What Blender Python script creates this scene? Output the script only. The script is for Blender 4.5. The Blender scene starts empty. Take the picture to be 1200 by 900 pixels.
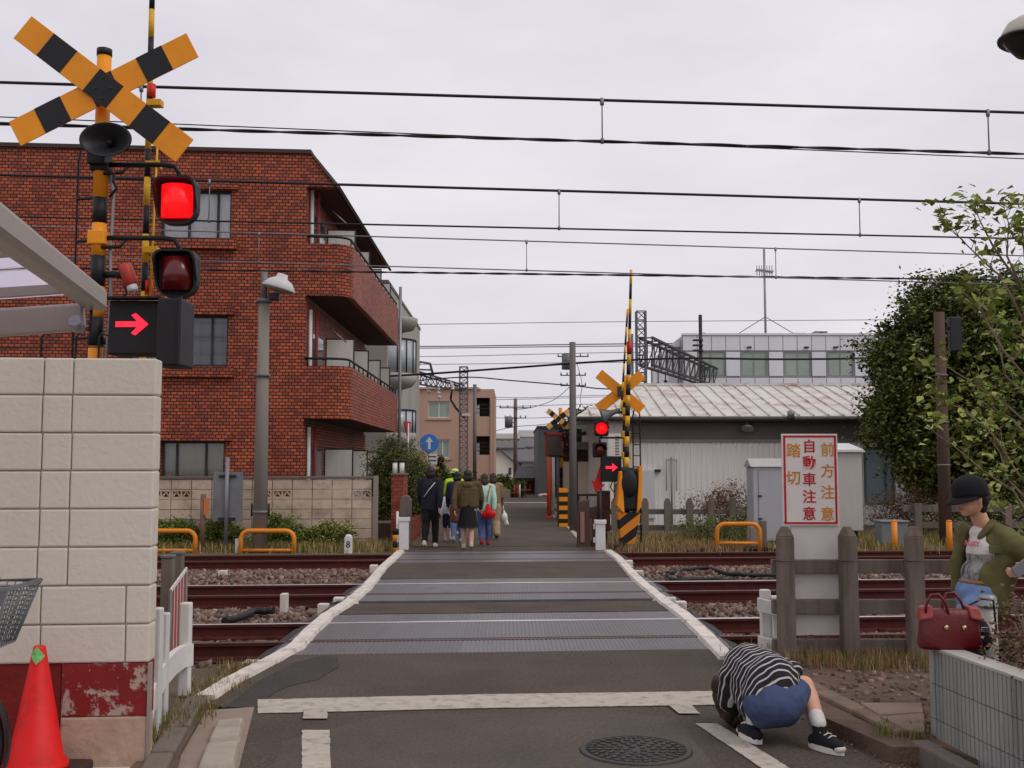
import bpy, math, random
import numpy as np
from mathutils import Vector, Matrix, noise as mnoise
random.seed(7); rng = np.random.default_rng(7)
SC = bpy.context.scene
COL = SC.collection
R = math.radians

# ------------------------------------------------------------------ camera
F, CAM_H, HORIZON = 1250.0, 1.56, 546.0          # measured on the 1200x900 photograph
PITCH = math.atan((HORIZON - 450) / F)
cam = bpy.data.objects.new('camera', bpy.data.cameras.new('camera'))
COL.objects.link(cam)
cam.location = (0, 0, CAM_H)
cam.rotation_euler = (math.pi / 2 + PITCH, 0, 0)
cam.data.sensor_width = 36
cam.data.lens = 36 * F / 1200
cam.data.clip_start = 0.1
cam.data.clip_end = 6000
SC.camera = cam
SC.render.resolution_x, SC.render.resolution_y = 1024, 768

# ------------------------------------------------------------------ overcast sky and soft sun
SUN_EL, SUN_AZ = 50, 118          # degrees; azimuth measured clockwise from +Y
W = bpy.data.worlds.new('World'); SC.world = W; W.use_nodes = True
nt = W.node_tree; nt.nodes.clear()
def wn(t, **k):
    n = nt.nodes.new(t)
    for a, b in k.items(): setattr(n, a, b)
    return n
sky = wn('ShaderNodeTexSky', sky_type='NISHITA', sun_disc=False)
sky.sun_elevation = R(SUN_EL); sky.sun_rotation = R(SUN_AZ); sky.dust_density = 4
tc = wn('ShaderNodeTexCoord')
mp = wn('ShaderNodeMapping'); mp.inputs['Scale'].default_value = (1, 1, 2.6)
nz = wn('ShaderNodeTexNoise'); nz.inputs['Scale'].default_value = 2.2; nz.inputs['Detail'].default_value = 5; nz.inputs['Roughness'].default_value = .55
rp = wn('ShaderNodeValToRGB')
rp.color_ramp.elements[0].position = .30; rp.color_ramp.elements[0].color = (.76, .725, .80, 1)
rp.color_ramp.elements[1].position = .72; rp.color_ramp.elements[1].color = (.98, .95, 1.0, 1)
vm = wn('ShaderNodeVectorMath', operation='SCALE'); vm.inputs['Scale'].default_value = 10.0
mx = wn('ShaderNodeMix', data_type='RGBA'); mx.inputs['Factor'].default_value = .955
bg = wn('ShaderNodeBackground'); bg.inputs['Strength'].default_value = .1
out = wn('ShaderNodeOutputWorld')
L = nt.links.new
L(tc.outputs['Generated'], mp.inputs['Vector']); L(mp.outputs[0], nz.inputs['Vector']); L(nz.outputs['Fac'], rp.inputs[0])
L(rp.outputs[0], vm.inputs[0]); L(sky.outputs[0], mx.inputs['A']); L(vm.outputs[0], mx.inputs['B'])
L(mx.outputs['Result'], bg.inputs['Color']); L(bg.outputs[0], out.inputs[0])

sl = bpy.data.lights.new('sun', 'SUN'); sl.energy = 1.1; sl.angle = R(25); sl.color = (1, .96, .9)
so = bpy.data.objects.new('sun', sl); COL.objects.link(so)
sd = Vector((math.sin(R(SUN_AZ)) * math.cos(R(SUN_EL)), math.cos(R(SUN_AZ)) * math.cos(R(SUN_EL)), math.sin(R(SUN_EL))))
so.rotation_euler = sd.to_track_quat('Z', 'Y').to_euler()
so.location = (0, -5, 30)
SC.view_settings.view_transform = 'Standard'
SC.view_settings.look = 'None'
SC.view_settings.exposure = -0.12
SC.view_settings.gamma = 1

# ------------------------------------------------------------------ photograph -> world
CP, SP = math.cos(PITCH), math.sin(PITCH)
KT = .0817                                        # the railway runs along (1, KT)
TDIR = Vector((1, KT, 0)).normalized(); NDIR = Vector((-KT, 1, 0)).normalized()
TANG = math.atan(KT)
def ray(px, py):
    u, v = (px - 600) / F, (450 - py) / F
    return Vector((u, CP - v * SP, SP + v * CP))
def P(px, py, Y):
    d = ray(px, py); return d * (Y / d.y) + Vector((0, 0, CAM_H))
def G(px, py, z=0.0):
    d = ray(px, py); p = d * ((z - CAM_H) / d.z); return Vector((p.x, p.y, z))
def PT(px, py, D):
    d = ray(px, py); return d * (D / (d.y - KT * d.x)) + Vector((0, 0, CAM_H))
def trk(x, D, z=0.0):
    return Vector((x, D + KT * x, z))
def zat(py, Y): return P(600, py, Y).z
def xat(px, Y, py=546): return P(px, py, Y).x

# ------------------------------------------------------------------ materials
def lin(c):
    return tuple(((v / 255) / 12.92 if v / 255 <= .04045 else ((v / 255 + .055) / 1.055) ** 2.4) for v in c) + (1,)
MATS = {}
def M(name, rgb, rough=.75, var=.12, scale=1.6, bump=.12, bscale=70, metal=0, dirt=None, dirt_amt=.5, dirt_scale=2.5,
      rnd=.08, streak=False, emit=None, estr=0, spec=.35, attr=None, attr_amt=.5, trans=0, speck=0):
    if name in MATS: return MATS[name]
    m = bpy.data.materials.new(name); m.use_nodes = True; MATS[name] = m
    n = m.node_tree.nodes; l = m.node_tree.links.new
    b = n['Principled BSDF']
    b.inputs['Roughness'].default_value = rough; b.inputs['Metallic'].default_value = metal
    b.inputs['Specular IOR Level'].default_value = spec
    c = lin(rgb)
    geo = n.new('ShaderNodeNewGeometry')
    pos = geo.outputs['Position']
    if streak:
        mp = n.new('ShaderNodeMapping'); mp.inputs['Scale'].default_value = (1, 1, .12); l(pos, mp.inputs[0]); dpos = mp.outputs[0]
    else: dpos = pos
    n1 = n.new('ShaderNodeTexNoise'); n1.inputs['Scale'].default_value = scale; n1.inputs['Detail'].default_value = 6; n1.inputs['Roughness'].default_value = .62
    l(dpos, n1.inputs['Vector'])
    mr = n.new('ShaderNodeMapRange'); mr.inputs['From Min'].default_value = .3; mr.inputs['From Max'].default_value = .7
    mr.inputs['To Min'].default_value = 1 - var; mr.inputs['To Max'].default_value = 1 + var
    l(n1.outputs['Fac'], mr.inputs['Value'])
    fac = mr.outputs[0]
    def mul(a, bb):
        q = n.new('ShaderNodeMath'); q.operation = 'MULTIPLY'; l(a, q.inputs[0]); l(bb, q.inputs[1]); return q.outputs[0]
    if rnd:
        oi = n.new('ShaderNodeObjectInfo'); m2 = n.new('ShaderNodeMapRange')
        m2.inputs['To Min'].default_value = 1 - rnd; m2.inputs['To Max'].default_value = 1 + rnd
        l(oi.outputs['Random'], m2.inputs['Value']); fac = mul(fac, m2.outputs[0])
    if speck:
        ns_ = n.new('ShaderNodeTexNoise'); ns_.inputs['Scale'].default_value = 45; ns_.inputs['Detail'].default_value = 6; ns_.inputs['Roughness'].default_value = .8; l(pos, ns_.inputs['Vector'])
        ms_ = n.new('ShaderNodeMapRange'); ms_.inputs['From Min'].default_value = .38; ms_.inputs['From Max'].default_value = .62; ms_.inputs['To Min'].default_value = 1 - speck; ms_.inputs['To Max'].default_value = 1 + speck
        l(ns_.outputs['Fac'], ms_.inputs['Value']); fac = mul(fac, ms_.outputs[0])
    if attr:
        at = n.new('ShaderNodeAttribute'); at.attribute_name = attr; m3 = n.new('ShaderNodeMapRange')
        m3.inputs['To Min'].default_value = 1 - attr_amt; m3.inputs['To Max'].default_value = 1 + attr_amt
        l(at.outputs['Fac'], m3.inputs['Value']); fac = mul(fac, m3.outputs[0])
    sc = n.new('ShaderNodeVectorMath'); sc.operation = 'SCALE'; sc.inputs[0].default_value = c[:3]; l(fac, sc.inputs['Scale'])
    col = sc.outputs[0]
    if dirt:
        n2 = n.new('ShaderNodeTexNoise'); n2.inputs['Scale'].default_value = dirt_scale; n2.inputs['Detail'].default_value = 8; n2.inputs['Roughness'].default_value = .7
        l(dpos, n2.inputs['Vector'])
        r2 = n.new('ShaderNodeMapRange'); r2.inputs['From Min'].default_value = .5; r2.inputs['From Max'].default_value = .68
        r2.inputs['To Max'].default_value = dirt_amt; l(n2.outputs['Fac'], r2.inputs['Value'])
        mi = n.new('ShaderNodeMix'); mi.data_type = 'RGBA'; l(r2.outputs[0], mi.inputs['Factor']); l(col, mi.inputs['A']); mi.inputs['B'].default_value = lin(dirt)
        col = mi.outputs['Result']
    l(col, b.inputs['Base Color'])
    if bump:
        n3 = n.new('ShaderNodeTexNoise'); n3.inputs['Scale'].default_value = bscale; n3.inputs['Detail'].default_value = 5
        l(pos, n3.inputs['Vector'])
        bp = n.new('ShaderNodeBump'); bp.inputs['Strength'].default_value = bump; bp.inputs['Distance'].default_value = .01
        l(n3.outputs['Fac'], bp.inputs['Height']); l(bp.outputs[0], b.inputs['Normal'])
    if emit:
        b.inputs['Emission Color'].default_value = lin(emit); b.inputs['Emission Strength'].default_value = estr
    if trans: b.inputs['Transmission Weight'].default_value = trans
    return m

def brick_mat(name, c1, c2, mortar, bw, rh, ms, scale_v=1):
    m = bpy.data.materials.new(name); m.use_nodes = True; MATS[name] = m
    n = m.node_tree.nodes; l = m.node_tree.links.new; b = n['Principled BSDF']
    uv = n.new('ShaderNodeUVMap')
    br = n.new('ShaderNodeTexBrick'); br.inputs['Scale'].default_value = 1
    br.inputs['Brick Width'].default_value = bw; br.inputs['Row Height'].default_value = rh; br.inputs['Mortar Size'].default_value = ms
    br.inputs['Mortar Smooth'].default_value = .3; br.inputs['Bias'].default_value = -.15
    br.inputs['Color1'].default_value = lin(c1); br.inputs['Color2'].default_value = lin(c2); br.inputs['Mortar'].default_value = lin(mortar)
    l(uv.outputs[0], br.inputs['Vector'])
    geo = n.new('ShaderNodeNewGeometry')
    nzz = n.new('ShaderNodeTexNoise'); nzz.inputs['Scale'].default_value = .7; nzz.inputs['Detail'].default_value = 6; l(geo.outputs['Position'], nzz.inputs['Vector'])
    mr = n.new('ShaderNodeMapRange'); mr.inputs['From Min'].default_value = .3; mr.inputs['From Max'].default_value = .7; mr.inputs['To Min'].default_value = .78; mr.inputs['To Max'].default_value = 1.15
    l(nzz.outputs['Fac'], mr.inputs[0])
    sc = n.new('ShaderNodeVectorMath'); sc.operation = 'SCALE'; l(br.outputs['Color'], sc.inputs[0]); l(mr.outputs[0], sc.inputs['Scale'])
    l(sc.outputs[0], b.inputs['Base Color']); b.inputs['Roughness'].default_value = .6; b.inputs['Specular IOR Level'].default_value = .3
    bp = n.new('ShaderNodeBump'); bp.inputs['Strength'].default_value = .6; bp.inputs['Distance'].default_value = .008; bp.invert = True
    l(br.outputs['Fac'], bp.inputs['Height']); l(bp.outputs[0], b.inputs['Normal'])
    return m

# ------------------------------------------------------------------ object helpers
def tag(o, label=None, cat=None, group=None, kind=None):
    if label: o['label'] = label
    if cat: o['category'] = cat
    if group: o['group'] = group
    if kind: o['kind'] = kind
    return o
def thing(name, label, cat, loc=(0, 0, 0), rotz=0, group=None):
    o = bpy.data.objects.new(name, None); COL.objects.link(o); o.empty_display_size = .1
    o.location = loc; o.rotation_euler = (0, 0, rotz)
    return tag(o, label, cat, group)
def copy_tree(o, parent=None):
    c = o.copy(); COL.objects.link(c)
    if parent: c.parent = parent
    for ch in o.children: copy_tree(ch, c)
    return c
def wloc(o):
    v = Vector((0, 0, 0))
    while o: v += o.location; o = o.parent
    return v

class MB:
    """collects faces; build() links them as one mesh object"""
    def __init__(s): s.v = []; s.f = []; s.m = []; s.sm = []
    def add(s, vs, fs, m=0, smooth=False):
        k = len(s.v); s.v.extend(Vector(q) for q in vs)
        for f in fs: s.f.append([i + k for i in f]); s.m.append(m); s.sm.append(smooth)
        return s
    def hexa(s, q, m=0):      # 8 corners: bottom 0-3, top 4-7 (counter-clockwise)
        return s.add(q, [(3, 2, 1, 0), (4, 5, 6, 7), (0, 1, 5, 4), (1, 2, 6, 5), (2, 3, 7, 6), (3, 0, 4, 7)], m)
    def box(s, x0, x1, y0, y1, z0, z1, m=0, mat=None):
        q = [(x0, y0, z0), (x1, y0, z0), (x1, y1, z0), (x0, y1, z0), (x0, y0, z1), (x1, y0, z1), (x1, y1, z1), (x0, y1, z1)]
        q = [Vector(a) for a in q]
        if mat is not None: q = [mat @ a for a in q]
        return s.hexa(q, m)
    def fbox(s, fr, a0, a1, b0, b1, z0, z1, m=0):
        o, A, B = fr
        pt = lambda a, b, z: o + A * a + B * b + Vector((0, 0, z))
        return s.hexa([pt(a0, b0, z0), pt(a1, b0, z0), pt(a1, b1, z0), pt(a0, b1, z0), pt(a0, b0, z1), pt(a1, b0, z1), pt(a1, b1, z1), pt(a0, b1, z1)], m)
    def beam(s, p0, p1, w, h, m=0, up=(0, 0, 1)):
        p0, p1 = Vector(p0), Vector(p1); d = (p1 - p0).normalized(); up = Vector(up)
        if abs(d.dot(up)) > .98: up = Vector((0, 1, 0))
        r = d.cross(up).normalized(); u = r.cross(d)
        a, b = r * w / 2, u * h / 2
        return s.hexa([p0 - a - b, p0 + a - b, p1 + a - b, p1 - a - b, p0 - a + b, p0 + a + b, p1 + a + b, p1 - a + b], m)
    def tube(s, pts, r, seg=8, m=0, cap=True, smooth=True, closed=False):
        pts = [Vector(p) for p in pts]; n = len(pts)
        rs = r if isinstance(r, (list, tuple)) else [r] * n
        k = len(s.v); prev = None
        for i, p in enumerate(pts):
            if closed: d = pts[(i + 1) % n] - pts[i - 1]
            else: d = pts[min(i + 1, n - 1)] - pts[max(i - 1, 0)]
            d.normalize()
            if prev is None:
                ref = Vector((0, 0, 1)) if abs(d.z) < .9 else Vector((1, 0, 0)); x = d.cross(ref).normalized()
            else: x = (prev - d * prev.dot(d)).normalized()
            prev = x; y = d.cross(x)
            for j in range(seg):
                a = 2 * math.pi * j / seg; s.v.append(p + (x * math.cos(a) + y * math.sin(a)) * rs[i])
        rng_ = n if closed else n - 1
        for i in range(rng_):
            i2 = (i + 1) % n
            for j in range(seg):
                j2 = (j + 1) % seg
                s.f.append([k + i * seg + j, k + i * seg + j2, k + i2 * seg + j2, k + i2 * seg + j]); s.m.append(m); s.sm.append(smooth)
        if cap and not closed:
            s.f.append([k + j for j in range(seg)][::-1]); s.m.append(m); s.sm.append(False)
            s.f.append([k + (n - 1) * seg + j for j in range(seg)]); s.m.append(m); s.sm.append(False)
        return s
    def lathe(s, prof, mat=None, seg=16, m=0, smooth=True, sx=1, sy=1):
        mat = mat or Matrix(); k = len(s.v); n = len(prof)
        for (r, z) in prof:
            for j in range(seg):
                a = 2 * math.pi * j / seg; s.v.append(mat @ Vector((r * math.cos(a) * sx, r * math.sin(a) * sy, z)))
        for i in range(n - 1):
            for j in range(seg):
                j2 = (j + 1) % seg
                s.f.append([k + i * seg + j, k + i * seg + j2, k + (i + 1) * seg + j2, k + (i + 1) * seg + j]); s.m.append(m); s.sm.append(smooth)
        if prof[0][0] > 1e-5: s.f.append([k + j for j in range(seg)][::-1]); s.m.append(m); s.sm.append(False)
        if prof[-1][0] > 1e-5: s.f.append([k + (n - 1) * seg + j for j in range(seg)]); s.m.append(m); s.sm.append(False)
        return s
    def prism(s, poly, off, m=0):
        poly = [Vector(p) for p in poly]; off = Vector(off); n = len(poly)
        vs = poly + [p + off for p in poly]
        fs = [list(range(n))[::-1], list(range(n, 2 * n))] + [(i, (i + 1) % n, n + (i + 1) % n, n + i) for i in range(n)]
        return s.add(vs, fs, m)
    def capsule(s, p0, r0, p1, r1, seg=12):
        p0, p1 = Vector(p0), Vector(p1); d = p1 - p0; Ln = d.length
        if Ln < 1e-6: d = Vector((0, 0, 1)); Ln = 1e-6
        q = d.normalized().to_track_quat('Z', 'Y').to_matrix().to_4x4(); q.translation = p0
        prof = [(r0 * math.cos(a), r0 * math.sin(a)) for a in [R(-90), R(-60), R(-30)]] + [(r0, 0)] + [(r1, Ln)] + [(r1 * math.cos(a), Ln + r1 * math.sin(a)) for a in [R(30), R(60), R(90)]]
        prof[0] = (0.0002, prof[0][1]); prof[-1] = (0.0002, prof[-1][1])
        return s.lathe(prof, q, seg)
    def ell(s, c, r, rot=None, seg=14):
        mt = Matrix.Translation(Vector(c)) @ (rot.to_4x4() if rot else Matrix()) @ Matrix.Diagonal((r[0], r[1], r[2], 1))
        prof = [(max(.0002, math.cos(a)), math.sin(a)) for a in np.linspace(-math.pi / 2, math.pi / 2, 10)]
        return s.lathe(prof, mt, seg)
    def build(s, name, mats, parent=None, uv=False, bevel=0, local=False, origin=None, loc=None, rotz=0):
        off = Vector((0, 0, 0)); o_loc = Vector((0, 0, 0))
        if not local:
            if parent is not None: off = wloc(parent)
            else:
                if origin is None:
                    xs = [q.x for q in s.v]; ys = [q.y for q in s.v]; zs = [q.z for q in s.v]
                    origin = ((min(xs) + max(xs)) / 2, (min(ys) + max(ys)) / 2, min(zs))
                off = Vector(origin); o_loc = off
        me = bpy.data.meshes.new(name)
        me.from_pydata([tuple(q - off) for q in s.v], [], s.f)
        mats = mats if isinstance(mats, (list, tuple)) else [mats]
        for mm in mats: me.materials.append(mm)
        me.polygons.foreach_set('material_index', s.m); me.polygons.foreach_set('use_smooth', s.sm)
        if uv:
            uvl = me.uv_layers.new(name='UVMap').data
            for p in me.polygons:
                nn = p.normal
                if abs(nn.z) > .9: tx, ty = Vector((1, 0, 0)), Vector((0, 1, 0))
                else:
                    tx = Vector((-nn.y, nn.x, 0)).normalized(); ty = Vector((0, 0, 1))
                for li in p.loop_indices:
                    q = s.v[me.loops[li].vertex_index]; uvl[li].uv = (q.dot(tx), q.dot(ty))
        me.update()
        o = bpy.data.objects.new(name, me); COL.objects.link(o)
        o.location = loc if loc is not None else o_loc
        o.rotation_euler[2] = rotz
        if parent is not None: o.parent = parent
        if bevel:
            bv = o.modifiers.new('bevel', 'BEVEL'); bv.width = bevel; bv.segments = 2; bv.limit_method = 'ANGLE'; bv.angle_limit = R(40)
        return o
def frame(o, A=TDIR, B=NDIR): return (Vector(o), Vector(A), Vector(B))

def np_mesh(name, v, f, mats, parent=None, attr=None, mi=None, smooth=False, loc=None):
    """fast mesh from numpy quads or tris"""
    me = bpy.data.meshes.new(name); nf, k = f.shape
    me.vertices.add(len(v)); me.vertices.foreach_set('co', np.ascontiguousarray(v, dtype=np.float32).ravel())
    me.loops.add(nf * k); me.loops.foreach_set('vertex_index', np.ascontiguousarray(f, dtype=np.int32).ravel())
    me.polygons.add(nf); me.polygons.foreach_set('loop_start', np.arange(0, nf * k, k, dtype=np.int32))
    for mm in (mats if isinstance(mats, (list, tuple)) else [mats]): me.materials.append(mm)
    if mi is not None: me.polygons.foreach_set('material_index', mi.astype(np.int32))
    if attr is not None:
        a = me.attributes.new('rnd', 'FLOAT', 'POINT'); a.data.foreach_set('value', attr.astype(np.float32))
    me.update(calc_edges=True); me.validate()
    o = bpy.data.objects.new(name, me); COL.objects.link(o)
    if loc is not None: o.location = loc
    if parent is not None: o.parent = parent
    return o

def leaf_cloud(name, cen, size, mats, parent=None, up=.3, loc=(0, 0, 0), aspect=.55, droop=0):
    """one folded leaf (two quads) for each centre; cen in coordinates local to loc"""
    n = len(cen); cen = np.asarray(cen)
    d = rng.normal(size=(n, 3)); d[:, 2] = d[:, 2] * .5 - droop; d /= np.linalg.norm(d, axis=1)[:, None]
    nr = rng.normal(size=(n, 3)); nr[:, 2] = np.abs(nr[:, 2]) + up; nr /= np.linalg.norm(nr, axis=1)[:, None]
    sd_ = np.cross(d, nr); sd_ /= np.linalg.norm(sd_, axis=1)[:, None] + 1e-9
    nr = np.cross(sd_, d)
    s = (size * rng.uniform(.6, 1.25, n))[:, None]
    w = s * aspect
    a = cen - d * s * .5; b = cen + d * s * .5
    l1 = cen - d * s * .05 + sd_ * w * .5 + nr * s * .12; r1 = cen - d * s * .05 - sd_ * w * .5 + nr * s * .12
    v = np.stack([a, l1, b, r1], 1).reshape(-1, 3)
    i = np.arange(n) * 4
    f = np.concatenate([np.stack([i, i + 2, i + 1], 1), np.stack([i, i + 3, i + 2], 1)])
    rv = np.repeat(rng.random(n), 4)
    nm = len(mats) if isinstance(mats, (list, tuple)) else 1
    mi = rng.integers(0, nm, n); mi = np.concatenate([mi, mi])
    return np_mesh(name, v, f, mats, parent, rv, mi, loc=loc)

def grass_mesh(name, pts, h, mats, w=.012, lean=.5):
    """pts: (n,3) roots; bent blades of two quads-turned-tris"""
    n = len(pts); a = rng.uniform(0, 2 * np.pi, n); hh = h * rng.uniform(.4, 1.2, n)
    dx = np.stack([np.cos(a), np.sin(a), np.zeros(n)], 1); px = np.stack([-np.sin(a), np.cos(a), np.zeros(n)], 1)
    ln = (rng.uniform(.1, 1, n) * lean * hh)[:, None]; ww = (w * rng.uniform(.5, 1.2, n))[:, None]
    up = np.zeros((n, 3)); up[:, 2] = hh
    b0 = pts - px * ww; b1 = pts + px * ww; m0 = pts + up * .55 + dx * ln * .35 - px * ww * .8; m1 = m0 + px * ww * 1.6; t = pts + up + dx * ln
    v = np.stack([b0, b1, m0, m1, t], 1).reshape(-1, 3); i = np.arange(n) * 5
    f = np.concatenate([np.stack([i, i + 1, i + 3], 1), np.stack([i, i + 3, i + 2], 1), np.stack([i + 2, i + 3, i + 4], 1)])
    nm = len(mats) if isinstance(mats, (list, tuple)) else 1
    mi = rng.integers(0, nm, n); mi = np.concatenate([mi, mi, mi])
    return np_mesh(name, v, f, mats, None, np.repeat(rng.random(n), 5), mi)

TMP = bpy.data.scenes.new('workbench')
def evaluated_mesh(o):
    """mesh of an object with its modifiers, worked out in a small scene of its own"""
    TMP.collection.objects.link(o); vl = TMP.view_layers[0]; vl.update()
    me = bpy.data.meshes.new_from_object(o.evaluated_get(vl.depsgraph)); TMP.collection.objects.unlink(o)
    return me
def blob(name, mb, voxel, mats, parent=None, smooth=5, pick=None, noise_amp=0, noise_scale=6, local=True):
    """the closed shapes in mb fused into one smooth continuous surface"""
    o = mb.build(name, mats, None, local=local); COL.objects.unlink(o)
    rm = o.modifiers.new('r', 'REMESH'); rm.mode = 'VOXEL'; rm.voxel_size = voxel
    if smooth:
        sm = o.modifiers.new('s', 'SMOOTH'); sm.factor = .5; sm.iterations = smooth
    me = evaluated_mesh(o); o.modifiers.clear(); o.data = me; COL.objects.link(o)
    if parent is not None: o.parent = parent
    if noise_amp:
        nv = len(me.vertices)
        for v in me.vertices:
            q = v.co * noise_scale
            v.co = v.co + v.normal * (noise_amp * (mnoise.noise(Vector((q.x, q.y, q.z * .6))) + .5 * mnoise.noise(q * 2.3)))
    if not me.materials:
        for mm in (mats if isinstance(mats, (list, tuple)) else [mats]): me.materials.append(mm)
    me.polygons.foreach_set('use_smooth', [True] * len(me.polygons))
    if pick:
        me.polygons.foreach_set('material_index', [pick(p.center) for p in me.polygons])
    me.update()
    return o
def text_mesh(name, txt, size, mat, parent, loc, rot, bold=.0, depth=.001):
    cu = bpy.data.curves.new(name, 'FONT'); cu.body = txt; cu.size = size; cu.align_x = 'CENTER'; cu.align_y = 'CENTER'
    cu.offset = bold; cu.extrude = depth; cu.resolution_u = 2
    t = bpy.data.objects.new(name, cu)
    me = evaluated_mesh(t)
    bpy.data.objects.remove(t); me.materials.clear(); me.materials.append(mat)
    o = bpy.data.objects.new(name, me); COL.objects.link(o); o.parent = parent; o.location = loc; o.rotation_euler = rot
    return o
# ------------------------------------------------------------------ material palette
ASPHALT = M('asphalt', (89, 79, 70), .85, .18, 1.1, .8, 150, dirt=(70, 63, 57), dirt_amt=.55, dirt_scale=.9, spec=.25, speck=.42)
ASPHALT2 = M('asphalt_deck', (86, 76, 67), .85, .2, 1.4, .8, 140, dirt=(66, 58, 51), dirt_amt=.6, dirt_scale=1.3, spec=.25, speck=.45)
TARPATCH = M('tar_patch', (58, 54, 51), .8, .2, 3, .8, 120, speck=.4, dirt=(70, 66, 62), dirt_amt=.4)
DIRT = M('dirt', (104, 86, 72), .95, .25, 2.2, .9, 60, dirt=(70, 54, 44), dirt_amt=.7, dirt_scale=3)
EARTH = M('earth', (96, 84, 68), .95, .25, .5, .6, 30, dirt=(70, 74, 48), dirt_amt=.6, dirt_scale=.6)
GRAVEL = M('ballast_bed', (98, 84, 76), .95, .3, 9, 1, 45, dirt=(66, 52, 46), dirt_amt=.7, dirt_scale=12)
STONE = [M('ballast_a', (124, 103, 92), .9, .2, 12, .3, 90, attr='rnd', attr_amt=.45), M('ballast_b', (112, 84, 72), .9, .2, 12, .3, 90, attr='rnd', attr_amt=.45), M('ballast_c', (140, 122, 110), .9, .2, 12, .3, 90, attr='rnd', attr_amt=.4)]
RUST = M('rail_rust', (76, 27, 20), .8, .25, 6, .3, 90, dirt=(56, 22, 18), dirt_amt=.6, dirt_scale=5, rnd=.05)
RAILTOP = M('rail_head', (222, 214, 212), .28, .06, 8, .03, 60, metal=.9, rnd=0)
DULLTOP = M('rail_head_dull', (92, 72, 66), .5, .2, 8, .1, 60, metal=.4, rnd=0)
RUBBER = M('rubber_panel', (100, 96, 98), .42, .2, 2.2, .25, 150, dirt=(64, 60, 60), dirt_amt=.6, dirt_scale=2.2, rnd=.12, spec=.45)
RUBBERD = M('rubber_dark', (54, 52, 52), .7, .2, 5, .2, 120, rnd=.1)
WLINE = M('worn_white_paint', (212, 204, 194), .75, .1, 6, .3, 120, dirt=(140, 128, 116), dirt_amt=.75, dirt_scale=5)
ROADPAINT = M('road_paint', (178, 170, 156), .8, .1, 8, .6, 150, dirt=(112, 104, 95), dirt_amt=.7, dirt_scale=11)
CONC = M('concrete', (146, 136, 124), .88, .16, 3, .35, 90, dirt=(104, 92, 80), dirt_amt=.55, dirt_scale=3)
CONCD = M('dark_concrete', (112, 102, 92), .9, .2, 4, .4, 90, dirt=(74, 66, 58), dirt_amt=.7, dirt_scale=4, streak=True)
CONCPOST = M('fence_concrete', (118, 106, 96), .9, .18, 5, .45, 110, dirt=(68, 60, 52), dirt_amt=.7, dirt_scale=6, streak=True)
CREAM = M('cream_wall_paint', (207, 198, 184), .6, .05, 1.2, .35, 34, dirt=(196, 184, 170), dirt_amt=.35, dirt_scale=2.5, rnd=.015, streak=True)
BLOCK = M('grey_block', (196, 176, 156), .9, .12, 5, .4, 120, dirt=(118, 88, 72), dirt_amt=.55, dirt_scale=2.4, rnd=.08)
RIBBLOCK = M('ribbed_block', (150, 150, 146), .85, .15, 3, .35, 110, dirt=(96, 96, 92), dirt_amt=.6, dirt_scale=4, rnd=.06, streak=True)
WHITE = M('white_resin', (214, 212, 208), .5, .05, 3, .1, 60, dirt=(170, 164, 154), dirt_amt=.4, dirt_scale=5)
WMETAL = M('white_metal', (205, 205, 204), .45, .05, 3, .05, 60, dirt=(176, 170, 160), dirt_amt=.35, streak=True)
ORANGE = M('crossing_orange', (238, 150, 22), .5, .07, 4, .05, 60, dirt=(200, 112, 20), dirt_amt=.35, rnd=.03)
YELLOW = M('boom_yellow', (222, 172, 30), .55, .1, 6, .1, 60, dirt=(150, 118, 40), dirt_amt=.5, rnd=.03)
BLACK = M('black_paint', (26, 25, 27), .55, .15, 6, .1, 60, rnd=0)
DKMETAL = M('dark_metal', (48, 48, 50), .5, .15, 6, .1, 60, metal=.3)
GREYMETAL = M('grey_metal', (140, 142, 144), .45, .08, 4, .08, 60, metal=.4, dirt=(112, 110, 106), dirt_amt=.4, streak=True)
ALU = M('canopy_aluminium', (152, 141, 130), .42, .05, 3, .04, 60, metal=.5)
GALV = M('galvanised', (112, 112, 112), .55, .12, 8, .1, 60, metal=.3)
REDLIT = M('red_lamp_lit', (255, 20, 24), .3, 0, bump=0, emit=(255, 12, 18), estr=1.15, rnd=0)
REDDIM = M('red_lamp_dark', (92, 10, 14), .25, .1, bump=0, rnd=0, spec=.6)
ARROWLIT = M('arrow_lit', (255, 40, 60), .4, 0, bump=0, emit=(255, 36, 66), estr=1.1, rnd=0)
RED = M('red_plastic', (206, 34, 24), .5, .06, 4, .05, 60, rnd=.04)
CONERED = M('cone_red', (222, 24, 22), .55, .06, 4, .06, 60, dirt=(150, 16, 16), dirt_amt=.5, dirt_scale=6)
REDBASE = M('red_wall_paint', (126, 26, 24), .7, .12, 3, .5, 60, dirt=(96, 18, 18), dirt_amt=.5)
GREEN = M('green_tape', (120, 190, 110), .6, .05, bump=.05)
SIGNW = M('sign_white', (216, 210, 204), .5, .03, 3, .03, 60, dirt=(190, 180, 168), dirt_amt=.3, dirt_scale=4)
SIGNR = M('sign_red', (186, 28, 44), .5, .05, bump=0)
SIGNO = M('sign_orange', (202, 134, 44), .5, .05, bump=0)
BLUE = M('sign_blue', (16, 84, 178), .45, .03, bump=0)
GLASS = M('window_glass', (66, 74, 78), .08, .1, 1, 0, spec=.8, rnd=.1)
GREENGLASS = M('green_window', (150, 162, 150), .2, .1, 2, 0, spec=.6)
CURTAIN = M('curtain', (240, 240, 240), .9, .1, 9, .2, 30, streak=True)
CURTAIN2 = M('beige_curtain', (176, 172, 158), .9, .1, 9, .2, 30, streak=True)
WINFRAME = M('window_frame', (44, 48, 50), .5, .1, bump=0)
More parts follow.
